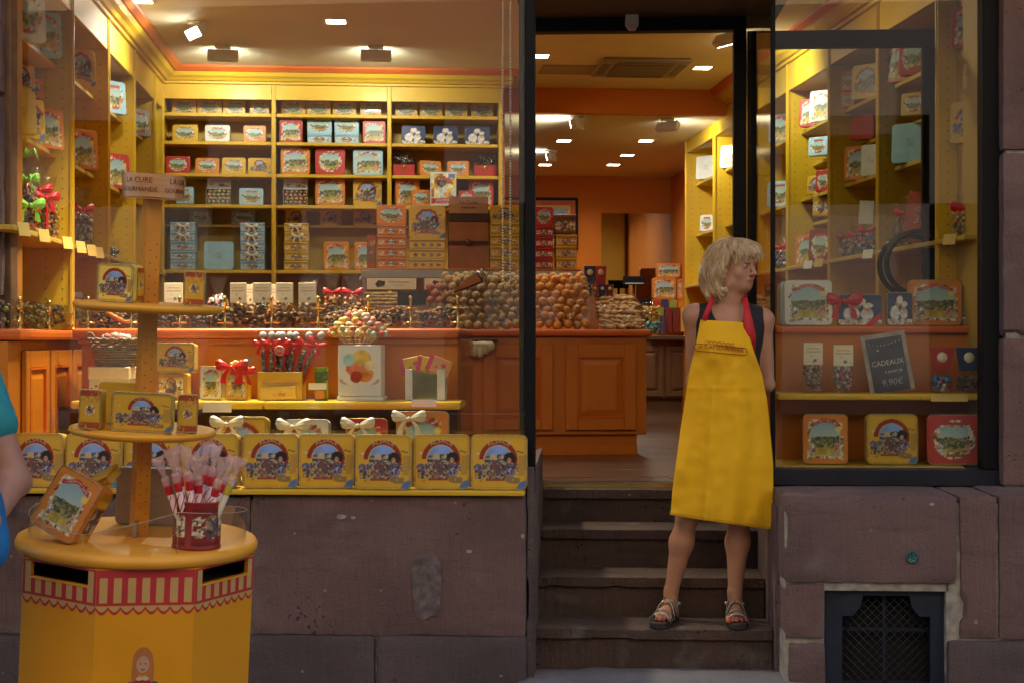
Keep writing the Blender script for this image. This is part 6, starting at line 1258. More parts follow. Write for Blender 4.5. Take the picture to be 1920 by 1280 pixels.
for lab, px, h_, w_, pal, bm in (('clear bag of golden biscuits with red ribbon right of the door stile', 1790, .20, .15, 'gold', RIB), ('second bag of golden biscuits at the window post', 1815, .21, .15, 'gold', RIB), ('bag of pale sweets with red bow left of the red offer sign', 1676, .19, .13, 'silver', RIB), ('tall bag with red bow behind the offer sign', 1700, .28, .12, 'silver', RIB), ('foil bag with red ties below the white card', 1588, .20, .12, 'silver', RIB), ('second foil bag with red ties in the same bay', 1610, .19, .12, 'silver', RIB), ('blue and silver bag at the divider', 1630, .21, .12, 'bluebits', RIB), ('silver bag in the bay just past the corner glass', 1464, .24, .13, 'silver', RIB), ('red and blue trimmed bag higher in that bay', 1466, .15, .13, 'bluebits', None)):
    rb_(lab, px, h_, w_, pal, bm, 2.18 - .0 if 'higher' in lab and False else None)
a = pix(IM, 1722, 410, u=UR + .05); o = thing('offer_sign', 'tilted red OFFRE 3-4 sign among the sweet bags beside the door stile', 'sign', IM @ TR(a.x, a.y, ZSH[0] + .01, R(-30), R(-6), R(10)))
MB().box(-.09, .09, -.002, .002, 0, .26, .002).build('card', mat('coral_badge'), o); link('lettering', text_mesh('OFFRE', .036, CH, italic=.2), o, TR(-.0, -.003, .16)); link('lettering', text_mesh('3-4', .06, CH, italic=.2), o, TR(-.01, -.003, .10))
MB().box(-.07, .05, -.003, -.0022, .04, .045).box(-.07, .03, -.003, -.0022, .028, .033).build('small_print', CH, o)
a = pix(IM, 1623, 400, u=UR + .04); o = MB().box(-.04, .04, -.002, .002, 0, .13, .001).build('white_card', WHITE, None, IM @ TR(a.x, a.y, ZSH[0] + .17, R(-20), 0, R(4))); tag(o, 'upright white card above the foil bags on the right wall', 'card')
for i, px in enumerate((1515, 1535, 1627, 1780)): a = pix(IM, px, 490, u=UR - .03); o = MB().box(-.035, .035, -.001, .001, -.025, .025).build('price_card', TAG_ if i in (1, 3) else WHITE, None, IM @ TR(a.x, a.y, ZSH[0] - .012, R(-60), R(-12))); tag(o, f'{("small white", "pale yellow", "second small white", "large yellow")[i]} price card on the lower shelf edge of the right wall', 'price card', 'price cards on the right wall')

# ================================================================== THE SHOP STAND ON THE STREET
base = pix(Matrix(), 260, 1002, v=4.74)
TILT = Euler((R(2.3), R(3.0), R(5.4)), 'XYZ')
rot = Matrix.Rotation(R(3.0), 4, 'Y') @ Matrix.Rotation(R(2.3), 4, 'X') @ Matrix.Rotation(R(5.4), 4, 'Z')
ZB0 = .945                                     # height of the round top above the foot
org = Vector((base.x, base.y, base.z)) - rot.to_3x3() @ Vector((0, 0, ZB0))
SM = Matrix.Translation(org) @ rot
sd = thing('display_stand', 'yellow tiered shop stand with striped awning print, two small discs and a square column', 'display stand', SM)
YST = mat('stand_yellow_paint', (.76, .33, .006), .42, var=.04, vscale=4, coat=.08, bump=.04)
YTP = mat('stand_wood_tops', (.82, .38, .03), .45, var=.10, vscale=5, bump=.06, coat=.05)
YCOL = mat('stand_column_paint', (.62, .26, .02), .4, var=.06, vscale=6, coat=.1)
ap = .345; Rc = ap / math.cos(R(22.5)); octo = lambda s=1: [(Rc * s * math.sin(R(22.5 + 45 * k)), -Rc * s * math.cos(R(22.5 + 45 * k))) for k in range(8)]
side = 2 * ap * math.tan(R(22.5)); zslot0, zslot1 = ZB0 - .092, ZB0 - .048
# carcass panels, with slots in the two facets beside the front one
m = MB()
for k in range(8):
    Mk = Matrix.Rotation(R(45 * k + 13), 4, 'Z') @ Matrix.Translation((0, -ap, 0)); h_ = side / 2
    if k in (1, 7):
        for (a, b_, c_, d_) in ((-h_, h_, 0, zslot0), (-h_, h_, zslot1, ZB0 - .04), (-h_, -h_ + .03, zslot0, zslot1), (h_ - .03, h_, zslot0, zslot1)): m.box(a, b_, 0, .012, c_, d_, 0, Mk)
    else: m.box(-h_, h_, 0, .012, 0, ZB0 - .04, 0, Mk)
m.build('body', YST, sd)
MB().prism([(p[0] * .93, p[1] * .93) for p in octo()], zslot0 - .03, zslot0 - .02).build('inner_shelf', mat('stand_inside', (.06, .03, .01), .8, var=.1), sd)
AW = mat('awning_red_print', (.50, .035, .04), .4, var=.06, coat=.2); AWC = mat('awning_cream_print', (.58, .36, .13), .45, var=.06, coat=.2)
for k in (0, 1, 7, 2, 6):
    Mk = Matrix.Rotation(R(45 * k + 13), 4, 'Z') @ Matrix.Translation((0, -ap, 0)); h_ = side / 2 - .0005
    zt_, zb_ = ZB0 - .042, ZB0 - .185; slot = k in (1, 7); rd_, cr = MB(), MB()
    def strip(mb, a, b_, c_, d_, t):
        if slot and d_ > zslot0 and c_ < zslot1:
            for (aa, bb, cc, dd) in ((a, b_, c_, zslot0), (a, b_, zslot1, d_), (a, min(b_, -h_ + .03), zslot0, zslot1), (max(a, h_ - .03), b_, zslot0, zslot1)):
                if bb > aa and dd > cc: mb.box(aa, bb, -t, 0, cc, dd, 0, Mk)
        else: mb.box(a, b_, -t, 0, c_, d_, 0, Mk)
    strip(rd_, -h_, h_, ZB0 - .148, zt_, .0008)
    n = 7
    for i in range(n): c0 = -h_ + (i + .5) * (2 * h_ / n); strip(cr, c0 - h_ / n * .56, c0 + h_ / n * .56, ZB0 - .14, ZB0 - .066 if not slot else ZB0 - .066, .0014)
    # scalloped edge
    for mb_, off, t in ((rd_, .0, .0006), (cr, .010, .0012)):
        pts = [(-h_, ZB0 - .149 )]; ns = 8
        for i in range(ns):
            for j in range(7): tt = j / 6; pts.append((-h_ + (i + tt) * 2 * h_ / ns, ZB0 - .160 - .016 * math.sin(math.pi * tt) + off * .9))
        pts.append((h_, ZB0 - .149)); 
        vs = [(p[0], -t, p[1]) for p in pts] ; top = [(p[0], -t, ZB0 - .1495) for p in pts]
        mb_.raw(vs + top, [(i, i + 1, len(pts) + i + 1, len(pts) + i) for i in range(len(pts) - 1)], Mk)
    rd_.build('awning_stripe', AW, sd); cr.build('awning_cream', AWC, sd)
    if slot: MB().box(-h_ + .028, h_ - .028, -.004, .004, zslot0 - .006, zslot0, .001, Mk).build('slot_lip', YTP, sd)
MB().lathe([(0, ZB0 - .04), (.360, ZB0 - .04), (.371, ZB0 - .034), (.374, ZB0 - .022), (.374, ZB0 - .016), (.368, ZB0 - .004), (.358, ZB0), (0, ZB0)], 72).build('round_top', YTP, sd)
cz1 = ZB0 + 1.06; cw = .024
Mc = Matrix.Rotation(R(28), 4, 'Z')
MB().box(-cw, cw, -cw, cw, ZB0, cz1, .002, Mc).build('column', YCOL, sd)
m = MB()
for fc in range(4):
    Mf = Matrix.Rotation(R(28 + 90 * fc), 4, 'Z')
    for (za_, zb_) in ((ZB0 + .39, ZB0 + .66), (ZB0 + .74, ZB0 + .93), (ZB0 + .01, ZB0 + .33)):
        z = za_; i = 0
        while z < zb_: m.lathe([(0, 0), (.0021, 0)], 8, Mf @ TR(.010 * (1 if i % 2 else -1), -cw - .0008, z, 0, R(90)), cap=False); z += .02; i += 1
for mm in (m,): mm.build('pin_holes', DARK, sd, kind='stuff')
for (zd, rd) in ((ZB0 + .345, .228), (ZB0 + .735, .231)):
    MB().lathe([(0, zd - .028), (rd - .03, zd - .028), (rd - .006, zd - .022), (rd, zd - .012), (rd - .003, zd - .004), (rd - .016, zd - .002), (rd - .022, zd - .005), (rd - .028, zd), (0, zd)], 64).build('disc_shelf', YTP, sd)
MB().lathe([(cw * 1.9, ZB0 + .12), (cw * 1.9 + .012, ZB0 + .12), (cw * 1.9 + .012, ZB0 + .125), (cw * 1.9, ZB0 + .125)], 32, cap=False).build('acrylic_collar', PLEXI, sd)
MB().box(-.012, .0, -.05, -.03, ZB0 + .0, ZB0 + .05, .002).build('bracket', STEEL, sd)
# header ring with the shop name
hr = thing('name_ring', 'round wood-grain ring with the shop name on top of the yellow stand', 'sign', SM @ TR(0, 0, cz1 + .008))
WG = mat('pale_wood_grain', (.66, .34, .14), .45, var=.15, vscale=6, stretch=(1, 1, 14), coat=.3)
MB().lathe([(.092, -.003), (.094, .068)], 48, cap=False).build('ring', WG, hr); MB().lathe([(.0965, -.010), (.0985, .072)], 48, cap=False).build('acrylic_sleeve', PLEXI, hr); MB().lathe([(0, .0), (.09, .0)], 32, cap=False).build('ring_floor', WG, hr)
INK = mat('red_brown_ink', (.22, .045, .02), .6, var=.05)
def around(txt, size, z, rad, a0):
    me = text_mesh(txt, size, INK, .0003)
    for v in me.vertices: x, y, zz = v.co; a = x / rad + a0; v.co = ((rad - y) * math.sin(a), -(rad - y) * math.cos(a), zz + z)
    return me
for k in range(4):
    a0 = R(-22 + 90 * k); link('lettering', around('LA CURE', .024, .040, .0945, a0), hr); link('lettering', around('GOURMANDE', .020, .013, .0945, a0), hr)
# print of a little girl and the name plate low on the front facet
gp_ = [('hair', (0.0, .150, .030, .042), (.50, .17, .05)), ('hair_side', (-.022, .115, .010, .05), (.50, .17, .05)), ('hair_side', (.022, .115, .010, .05), (.50, .17, .05)), ('face', (0, .140, .019, .026), (.55, .33, .22)), ('dress', (0, .070, .036, .026), (.42, .02, .03)), ('sleeve', (-.035, .072, .013, .018), (.05, .07, .2)), ('sleeve', (.035, .072, .013, .018), (.05, .07, .2)), ('collar', (-.009, .098, .010, .006), (.6, .5, .42)), ('collar', (.009, .098, .010, .006), (.6, .5, .42)), ('eye', (-.007, .143, .0025, .0018), (.04, .03, .03)), ('eye', (.007, .143, .0025, .0018), (.04, .03, .03)), ('mouth', (0, .126, .006, .002), (.4, .04, .04))]
fgz = ZB0 - .465
for i, (nm, (cx_, cz_, rx, rz), col) in enumerate(gp_):
    MB().raw([(cx_ + rx * math.cos(t), 0, cz_ + rz * math.sin(t)) for t in np.linspace(0, 2 * math.pi, 25)[:-1]], [tuple(range(24))]).build('girl_print' if nm not in ('eye', 'mouth') else 'girl_print', mat('girl_' + nm, col, .5, var=.08), sd, Matrix.Rotation(R(13), 4, 'Z') @ TR(.0, -ap - .0006 - .0003 * i, fgz))
pl = [(-.16, .0), (.16, .0), (.17, .014), (.16, .028), (.10, .028), (.09, .040), (-.09, .040), (-.10, .028), (-.16, .028), (-.17, .014)]
MB().raw([(p[0], -ap - .0055, fgz + p[1] + .004) for p in pl], [tuple(range(10))], Matrix.Rotation(R(13), 4, 'Z')).build('name_plate', AW, sd); MB().raw([(p[0] * .97, -ap - .0060, fgz + (p[1] - .02) * .85 + .024) for p in pl], [tuple(range(10))], Matrix.Rotation(R(13), 4, 'Z')).build('name_plate_field', AWC, sd)
# acrylic guards round the base top
m = MB(); 
for (a0, a1, h0, h1_) in ((-165, -20, .10, .05), (-20, 28, .05, .125), (28, 130, .125, .07)):
    n = 16
    vs = []; 
    for i in range(n + 1): t = i / n; a = R(a0 + (a1 - a0) * t); r_ = .335; h_ = h0 + (h1_ - h0) * t; vs += [(r_ * math.sin(a), -r_ * math.cos(a), ZB0 + .001), (r_ * math.sin(a), -r_ * math.cos(a), ZB0 + h_)]
    m.raw(vs, [(2 * i, 2 * i + 2, 2 * i + 3, 2 * i + 1) for i in range(n)], None, True)
    me_ = MB().tube([vs[2 * i + 1] for i in range(n + 1)], .0011, 4).tube([vs[1], vs[0]], .0011, 4); me_.build('guard_edge', mat('painted_edge_glint', (.45, .38, .28), .3, var=.05), sd)  # pale tube paints the bright glint along the clear guard's edge
m.build('acrylic_guard', PLEXI, sd)
# tins on the stand: positions by pixel on the tilted discs
Si = SM.inverted()
def son(px, py, zl):
    o = Si @ Vector((0, 0, EYE)); d = Si.to_3x3() @ Vector(((px - 960) / FPX, 1, (640 - py) / FPX)); t = (zl - o.z) / d.z; return o + d * t
def stin(label, px, yloc, zl, w_, h_, d, kind, col, rz, n=44, pre=None, **k):
    """stand tin: px gives x, yloc the depth on the disc"""
    o = Si @ Vector((0, 0, EYE)); dr = Si.to_3x3() @ Vector(((px - 960) / FPX, 1, 0)); t = (yloc - o.y) / dr.y; x = o.x + dr.x * t
    return tin(label, 'biscuit tin', SM @ TR(x, yloc, zl + .001, rz) @ (pre or Matrix()), w_, h_, d, kind, col, 'tins on the stand', n, **k)
z1d, z2d = ZB0 + .345, ZB0 + .735
o = stin('yellow arch tin coloured as if sunlit, with a portrait side, on the top disc', 222, -.10, z2d, .118, .118, .085, 'arch', 'sunlit_yellow', R(-14), 64)
link('side_print', print_mesh('side', COLS['yellow'], .05, .10, 24), o, TR(.0585, .016, .008, R(90)))
stin('narrow yellow-red tin on the top disc right of the column', 361, -.06, z2d, .065, .106, .07, 'side', 'yellow', R(4), 40)
stin('yellow wide COLMAR arch tin in front on the lower disc', 275, -.15, z1d, .188, .122, .05, 'arch', 'yellow', R(-3), 64); 
me = text_mesh('COLMAR', .014, LET, .0003, arc=.26 * .12); me = text_mesh('COLMAR', .012, LET, .0003, arc=.034); o = C.objects[-1] if False else bpy.data.objects[max([x.name for x in bpy.data.objects if x.name.startswith('biscuit_tin')])]
link('lettering', me, o, TR(0, -.0272, .004 + .56 * .114))
stin('narrow yellow tin with a round picture at the left of the lower disc', 180, -.12, z1d, .068, .122, .06, 'side', 'yellow', R(-8), 40); stin('narrow yellow tin with a round picture at the right of the lower disc', 358, -.10, z1d, .062, .118, .06, 'side', 'yellow', R(6), 40)
stin('back of a plain yellow tin behind the wide one on the lower disc', 230, .05, z1d, .13, .135, .05, 'plain', 'yellow', R(-3), 20)
o = tin('orange landscape tin leaning back at the left of the round top', 'biscuit tin', SM @ TR(-.225, -.15, ZB0 + .018, R(-24)) @ TR(0, 0, 0, 0, R(-16), R(22)), .162, .20, .085, 'land', 'orange', 'tins on the stand', 64)
link('side_print', print_mesh('dots', COLS['yellow'], .06, .17, 30), o, TR(.081, .012, .012, R(90)))
tin('small brown-yellow tin tipped on top behind the leaning orange tin', 'biscuit tin', SM @ TR(-.10, -.02, ZB0 + .165, R(-35)) @ TR(0, 0, 0, 0, R(30), R(-25)), .10, .035, .075, 'band', 'yellow', 'tins on the stand', 20, lying=True)
tin('back of a large grey-beige tin standing behind the column', 'biscuit tin', SM @ TR(.0, .20, ZB0 + .001, 0), .21, .19, .05, None, 'grey', 'tins on the stand')
bpy.data.objects[-1] if False else None
GB_ = mat('warm_grey_tin_back', (.33, .24, .15), .4, var=.06); o = [x for x in bpy.data.objects if x.get('label', '').startswith('back of a large grey')][0]; MB().box(-.1, .1, -.0275, -.0265, .006, .184).build('back_plate', GB_, o)
# bucket of stick sweets
bp = (.20, -.17); o = thing('tin_bucket', 'dark red printed tin bucket on the stand holding stick sweets', 'bucket', SM @ TR(bp[0], bp[1], ZB0 + .001))
MB().lathe([(.0, .002), (.073, .0), (.075, .006), (.0715, .012), (.0715, .130), (.073, .142), (.0745, .146), (.071, .147), (.068, .13), (.068, .02), (0, .012)], 32).build('bucket', mat('dark_red_tin', (.30, .02, .018), .4, var=.1, coat=.1), o)
pmh = print_mesh('band', (.26, .02, .018), .13, .115, 40).copy()
for v in pmh.vertices: x, y, z = v.co; rr = .0725 + .001 * (z > .09); v.co = (rr * math.sin(x / .0725), -rr * math.cos(x / .0725), z)
for a in (-75, 45, 165): link('printed_panel', pmh, o, Matrix.Rotation(R(a), 4, 'Z') @ TR(0, 0, .014))
STR = mat('sugar_red_stick', (.62, .02, .03), .4, var=.1); STW = mat('sugar_white_stick', (.80, .62, .62), .5, var=.12, vscale=60); STY = mat('sugar_yellow_stick', (.66, .55, .05), .4, var=.1); STC = mat('cream_stick', (.62, .58, .42), .5, var=.1)
random.seed(12)
sp = [(-.038, -.03, -20, 8, 0), (-.02, -.045, -13, 12, 0), (.0, -.04, -7, 10, 0), (.012, -.02, -2, 6, 0), (-.03, 0, -12, -4, 0), (.02, .01, 6, -6, 0), (.03, -.03, 12, 8, 0), (.045, -.02, 20, 6, 1), (.03, .02, 16, -8, 0), (-.01, .02, -4, -10, 0), (.0, .035, 2, -14, 0)]
for i, (x, y, tx, ty, c_) in enumerate(sp):
    w = thing('stick_sweet', (f'red and white striped sugar stick in the tin bucket, {ORD[i] if i < 10 else "last"} from the left' if not c_ else 'yellow and cream sugar stick at the right of the tin bucket'), 'sweet stick', SM @ TR(bp[0] + x * .7, bp[1] + y * .7, ZB0 + .02, 0, R(ty), R(tx)), 'sugar sticks in the bucket')
    h_ = .235 + random.uniform(-.02, .015); MB().lathe([(0, 0), (.0105, .0), (.0105, h_ * .68), (0, h_ * .68)], 10).build('stick_body', STC if c_ else STW, w); m = MB()
    if not c_:
        for s_ in range(3):
            pts = [(.0108 * math.cos(t * 9 + s_ * 2.09), .0108 * math.sin(t * 9 + s_ * 2.09), h_ * .66 * t) for t in np.linspace(0, 1, 24)]; m.tube(pts, .0016, 4)
        m.build('red_spiral', STR, w)
    MB().lathe([(.0112, h_ * .68), (.0118, h_ * .69), (.0118, h_ * .84), (.011, h_ * .85)], 10).build('stick_band', STY if c_ else STR, w)
    me = film_mesh(.026, .026, h_ * .40, .3, 1.3, 9); me.materials.clear(); me.materials.append(PFILM); link('cellophane', me, w, TR(0, 0, h_ * .80))
MB().box(-.03, .03, -.001, .001, 0, .055).build('price_tag', mat('tan_header'), sd, SM.inverted() @ SM @ TR(.275, -.13, ZB0 + .07, R(40), 0, R(15)))

# ================================================================== PEOPLE
def cap_sdf(P, a, b, ra, rb):
    a = np.array(a); b = np.array(b); ab = b - a; t = np.clip(((P - a) @ ab) / (ab @ ab), 0, 1); return np.linalg.norm(P - a - t[:, None] * ab, axis=1) - (ra + (rb - ra) * t)
def ell_sdf(P, c, r, Rm=None):
    q = P - np.array(c); 
    if Rm is not None: q = q @ Rm
    r = np.array(r); k0 = np.linalg.norm(q / r, axis=1); k1 = np.linalg.norm(q / r ** 2, axis=1) + 1e-9; return k0 * (k0 - 1) / k1
def smin(a, b, k): h = np.clip(.5 + .5 * (b - a) / k, 0, 1); return b * (1 - h) + a * h - k * h * (1 - h)
class Field:
    def __init__(s, lo, hi, h):
        s.lo = np.array(lo); s.h = h; s.n = np.ceil((np.array(hi) - s.lo) / h).astype(int) + 1
        g = np.meshgrid(*[s.lo[i] + h * np.arange(s.n[i]) for i in range(3)], indexing='ij'); s.P = np.stack(g, -1); s.F = np.full(tuple(s.n), 1.0)
    def add(s, fn, lo, hi, k=.02, op='u'):
        m = 3 * k + .03
        a = np.clip(np.floor((np.array(lo) - m - s.lo) / s.h).astype(int), 0, s.n); b = np.clip(np.ceil((np.array(hi) + m - s.lo) / s.h).astype(int), 0, s.n)
        if np.any(b - a < 2): return
        sl = tuple(slice(a[i], b[i]) for i in range(3)); P = s.P[sl].reshape(-1, 3); d = fn(P).reshape(s.F[sl].shape)
        s.F[sl] = smin(s.F[sl], d, k) if op == 'u' else -smin(-s.F[sl], d, k)
    def cap(s, a, b, ra, rb, k=.02, op='u'):
        r = max(ra, rb); lo = np.minimum(a, b) - r; hi = np.maximum(a, b) + r; s.add(lambda P: cap_sdf(P, a, b, ra, rb), lo, hi, k, op)
    def ell(s, c, r, Rm=None, k=.02, op='u'):
        q = max(r); s.add(lambda P: ell_sdf(P, c, r, Rm), np.array(c) - q, np.array(c) + q, k, op)
    def mesh(s, smooth=1):
        F = s.F; n = F.shape; ins = F < 0
        c = [ins[i:n[0] - 1 + i, j:n[1] - 1 + j, k:n[2] - 1 + k] for i in (0, 1) for j in (0, 1) for k in (0, 1)]
        cnt = sum(x.astype(np.int8) for x in c); act = (cnt > 0) & (cnt < 8); idx = -np.ones(act.shape, int); ids = np.argwhere(act); idx[act] = np.arange(len(ids))
        acc = np.zeros((len(ids), 3)); num = np.zeros(len(ids)); corners = [(i, j, k) for i in (0, 1) for j in (0, 1) for k in (0, 1)]
        for a in range(8):
            for b in range(a + 1, 8):
                ca, cb_ = np.array(corners[a]), np.array(corners[b])
                if np.abs(ca - cb_).sum() != 1: continue
                fa = F[tuple((ids + ca).T)]; fb = F[tuple((ids + cb_).T)]; m = (fa < 0) != (fb < 0); t = np.where(m, fa / np.where(fa - fb == 0, 1, fa - fb), 0)
                acc += np.where(m[:, None], ca + t[:, None] * (cb_ - ca), 0); num += m
        V = s.lo + s.h * (ids + acc / num[:, None]); quads = []
        for ax in range(3):
            e = [slice(1, -1)] * 3; lo = [slice(1, n[q] - 1) for q in range(3)]; hi = list(lo); lo[ax] = slice(0, n[ax] - 1); hi[ax] = slice(1, n[ax])
            A = ins[tuple(lo)]; B = ins[tuple(hi)]; x = np.argwhere(A != B); 
            off = np.array([1, 1, 1]); off[ax] = 0; x = x + off; fl = ins[tuple(x.T)]
            u, v = [q for q in range(3) if q != ax]; du = np.zeros(3, int); du[u] = 1; dv_ = np.zeros(3, int); dv_[v] = 1
            q0 = idx[tuple((x - du - dv_).T)]; q1 = idx[tuple((x - dv_).T)]; q2 = idx[tuple(x.T)]; q3 = idx[tuple((x - du).T)]
            Q = np.stack([q0, q1, q2, q3], 1); flip = fl if ax != 1 else ~fl; Q[~flip] = Q[~flip][:, ::-1]; quads.append(Q)
        Q = np.concatenate(quads); Q = Q[(Q >= 0).all(1)]
        for _ in range(smooth):
            S = np.zeros_like(V); W = np.zeros(len(V))
            for i in range(4): np.add.at(S, Q[:, i], V[Q[:, (i + 1) % 4]] + V[Q[:, (i - 1) % 4]]); np.add.at(W, Q[:, i], 2)
            V = V * .5 + .5 * S / np.maximum(W, 1)[:, None]
        return V, Q
def to_obj(name, V, Q, m, col=None, parent=None, M=None):
    me = bpy.data.meshes.new(name); me.vertices.add(len(V)); me.vertices.foreach_set('co', V.astype(np.float32).ravel()); me.loops.add(len(Q) * 4); me.loops.foreach_set('vertex_index', Q.astype(np.int32).ravel())
    me.polygons.add(len(Q)); me.polygons.foreach_set('loop_start', np.arange(0, 4 * len(Q), 4, dtype=np.int32)); me.polygons.foreach_set('use_smooth', np.ones(len(Q), bool)); me.materials.append(m); me.update(calc_edges=True); me.validate()
    if col is not None: ca = me.color_attributes.new('Col', 'FLOAT_COLOR', 'POINT'); ca.data.foreach_set('color', np.concatenate([col, np.ones((len(V), 1))], 1).astype(np.float32).ravel())
    return link(name, me, parent, M)
SKC = np.array((.46, .235, .145))
def blend_col(V, base, spots):
    c = np.tile(np.array(base, float), (len(V), 1)); n = np.array([mnoise.noise(Vector(p) * 22) for p in V[::1]]) if len(V) < 120000 else np.zeros(len(V)); c *= (1 + .10 * n)[:, None]
    for (p, r, cc, k) in spots: d = np.linalg.norm((V - np.array(p)) / np.array(r), axis=1); w = np.clip((1 - d) * 2.2, 0, 1) * k; c = c * (1 - w[:, None]) + np.array(cc) * w[:, None]
    return c
def head(Fd, O, A, B, U, s=1.0):
    """head in its own axes: A right-hand side of the face, B forward, U up; O centre of the skull"""
    L = lambda a, b, u: np.array(O) + s * (a * A + b * B + u * U); Rm = np.stack([A, B, U], 1)
    E = lambda c, r, k=.012, op='u': Fd.ell(L(*c), tuple(s * x for x in r), Rm, k, op)
    E((0, -.012, .030), (.074, .092, .082), .02); E((0, .030, -.035), (.058, .062, .072), .025); E((0, .052, -.078), (.034, .034, .026), .02); E((0, .050, .020), (.060, .040, .050), .02)
    for sg in (-1, 1): E((sg * .036, .058, -.022), (.026, .022, .024), .014); E((sg * .050, .012, -.068), (.020, .035, .025), .02); E((sg * .031, .0935, .008), (.015, .012, .011), .007, 'd'); E((sg * .031, .078, .007), (.0125, .0125, .0115), .003); E((sg * .074, -.008, -.01), (.008, .018, .030), .006)
    E((0, .090, .026), (.036, .010, .008), .010)
    Fd.cap(L(0, .090, .014), L(0, .113, -.024), .0065 * s, .0105 * s, .008)
    for sg in (-1, 1): E((sg * .010, .100, -.028), (.0075, .009, .007), .005)
    E((0, .0895, -.050), (.023, .0085, .0048), .005); E((0, .0875, -.0605), (.019, .008, .0052), .005); E((0, .0985, -.0555), (.024, .0055, .0014), .002, 'd')
    return L, Rm
def foot(Fd, heel, toe, h=.0, w_=.038):
    heel = np.array(heel, float); toe = np.array(toe, float); d = toe - heel; Lf = np.linalg.norm(d[:2]); d /= Lf; side_ = np.array([-d[1], d[0], 0]); up = np.array([0, 0, 1.])
    Fd.cap(heel + up * .032, heel + d * Lf * .35 + up * .034, .028, .028, .02); Fd.cap(heel + d * Lf * .3 + up * .034, heel + d * Lf * .72 + up * .022, .030, .024, .02)
    for sg in (-.6, .6): Fd.cap(heel + d * Lf * .45 + side_ * sg * .02 + up * .02, heel + d * Lf * .76 + side_ * sg * .03 + up * .018, .018, .017, .015)
    toes = []
    for k in range(5):
        q = (k - 2) / 2; t0 = heel + d * Lf * .74 + side_ * q * w_ * .95 + up * .016; ln = (.052, .046, .042, .036, .030)[k]; t1 = heel + d * (Lf * .76 + ln) + side_ * q * w_ * 1.02 + up * .011; rr = (.0125, .0088, .0084, .008, .0076)[k]
        Fd.cap(t0, t1, rr, rr * .9, .004); toes.append((t1 + d * rr * .3 + up * rr * .7, rr))
    return toes, d, side_
# ---- the woman: world metres, measured from the photograph at the depth of the first tread
WX, WY = 0.0, 6.56
def W(px, py, dy=0.0): y = WY + dy; return np.array([(px - 960) / FPX * y, y, EYE - (py - 640) / FPX * y])
ZT1 = .165
hO = W(1378, 503, .0); fa = R(42); Bf = np.array([math.sin(fa), -math.cos(fa), -.04]); Bf /= np.linalg.norm(Bf); Af = np.array([math.cos(fa), math.sin(fa), 0]); Uf = np.cross(Af, Bf)
if Uf[2] < 0: Uf = -Uf
F1 = Field((.62, 6.28, .13), (1.22, 6.92, 1.93), .0048)
shL, shR = W(1303, 594, .02), W(1428, 602, .03); elL, elR = W(1303, 716, .08), W(1437, 720, .06); haL, haR = W(1352, 765, .17), W(1394, 760, .17)
chest = W(1366, 640, .02); waist = W(1367, 712, .0); hip = W(1362, 800, .0)
F1.ell(W(1366, 628, .02), (.150, .098, .135), None, .04); F1.ell(W(1366, 690, .02), (.128, .085, .15), None, .05); F1.ell(W(1362, 790, .02), (.165, .105, .13), None, .06); F1.ell(W(1366, 590, .03), (.150, .07, .055), None, .04)
for x in (1345, 1380): F1.ell(W(x, 652, -.05), (.052, .042, .055), None, .03)
F1.cap(W(1364, 600, .03), W(1371, 545, .0), .058, .050, .03); F1.cap(W(1371, 560, .0), hO + Bf * .01 - np.array([0, 0, .05]), .048, .050, .02)
for s_, e_, h_ in ((shL, elL, haL), (shR, elR, haR)):
    F1.cap(s_, e_, .047, .037, .03); F1.ell(s_ + np.array([0, 0, .004]), (.054, .05, .05), None, .03); w_ = e_ + (h_ - e_) * .80; F1.cap(e_, w_, .038, .024, .015)
    d_ = (h_ - w_) / np.linalg.norm(h_ - w_); F1.cap(w_, w_ + d_ * .07, .024, .028, .012)
    sdv = np.array([0, 0, 1.]); 
    for k in range(4): t0 = w_ + d_ * .07 + sdv * (k - 1.5) * .017; F1.cap(t0, t0 + d_ * (.055 + .008 * (k in (1, 2))) + np.array([0, -.012, -.01]), .0085, .0075, .004)
    F1.cap(w_ + d_ * .02, w_ + d_ * .055 + sdv * .045, .011, .009, .006)
hipL, hipR = W(1330, 840, .03), W(1396, 842, .03); knL, knR = W(1289, 968, .0), W(1387, 968, .02); anL, anR = W(1258, 1120, .06), W(1378, 1122, .05)
for h_, k_, a_ in ((hipL, knL, anL), (hipR, knR, anR)):
    F1.cap(h_, k_, .085, .050, .04); mid = k_ * .68 + a_ * .32 + np.array([0, .018, 0]); F1.cap(k_, mid, .046, .051, .02); F1.cap(mid, a_ + np.array([0, 0, .02]), .050, .029, .03); F1.cap(a_ + np.array([0, 0, .03]), a_ - np.array([0, 0, .05]), .031, .033, .015)
    F1.ell(k_ + np.array([0, -.026, 0]), (.026, .020, .036), None, .03)
ZS1 = ZT1 + .022
heL = np.array([anL[0] + .006, anL[1] + .015, ZS1]); toL = heL + np.array([-.075, -.185, 0]); heR = np.array([anR[0], anR[1] + .02, ZS1]); toR = heR + np.array([-.015, -.20, 0])
tL = foot(F1, heL, toL); tR = foot(F1, heR, toR)
Lh, Rmh = head(F1, hO, Af, Bf, Uf)
V, Q = F1.mesh(1)
wo = thing('person', 'blonde woman in a yellow apron over a black top standing on the steps looking right', 'person', Matrix())
sp_ = [(Lh(0, .10, -.056), (.030, .02, .012), (.46, .10, .09), 1.0), (Lh(.036, .085, -.02), (.03, .03, .025), (.46, .19, .14), .5), (Lh(-.036, .085, -.02), (.03, .03, .025), (.46, .19, .14), .5), (Lh(0, .115, -.024), (.016, .014, .014), (.46, .18, .13), .5)]
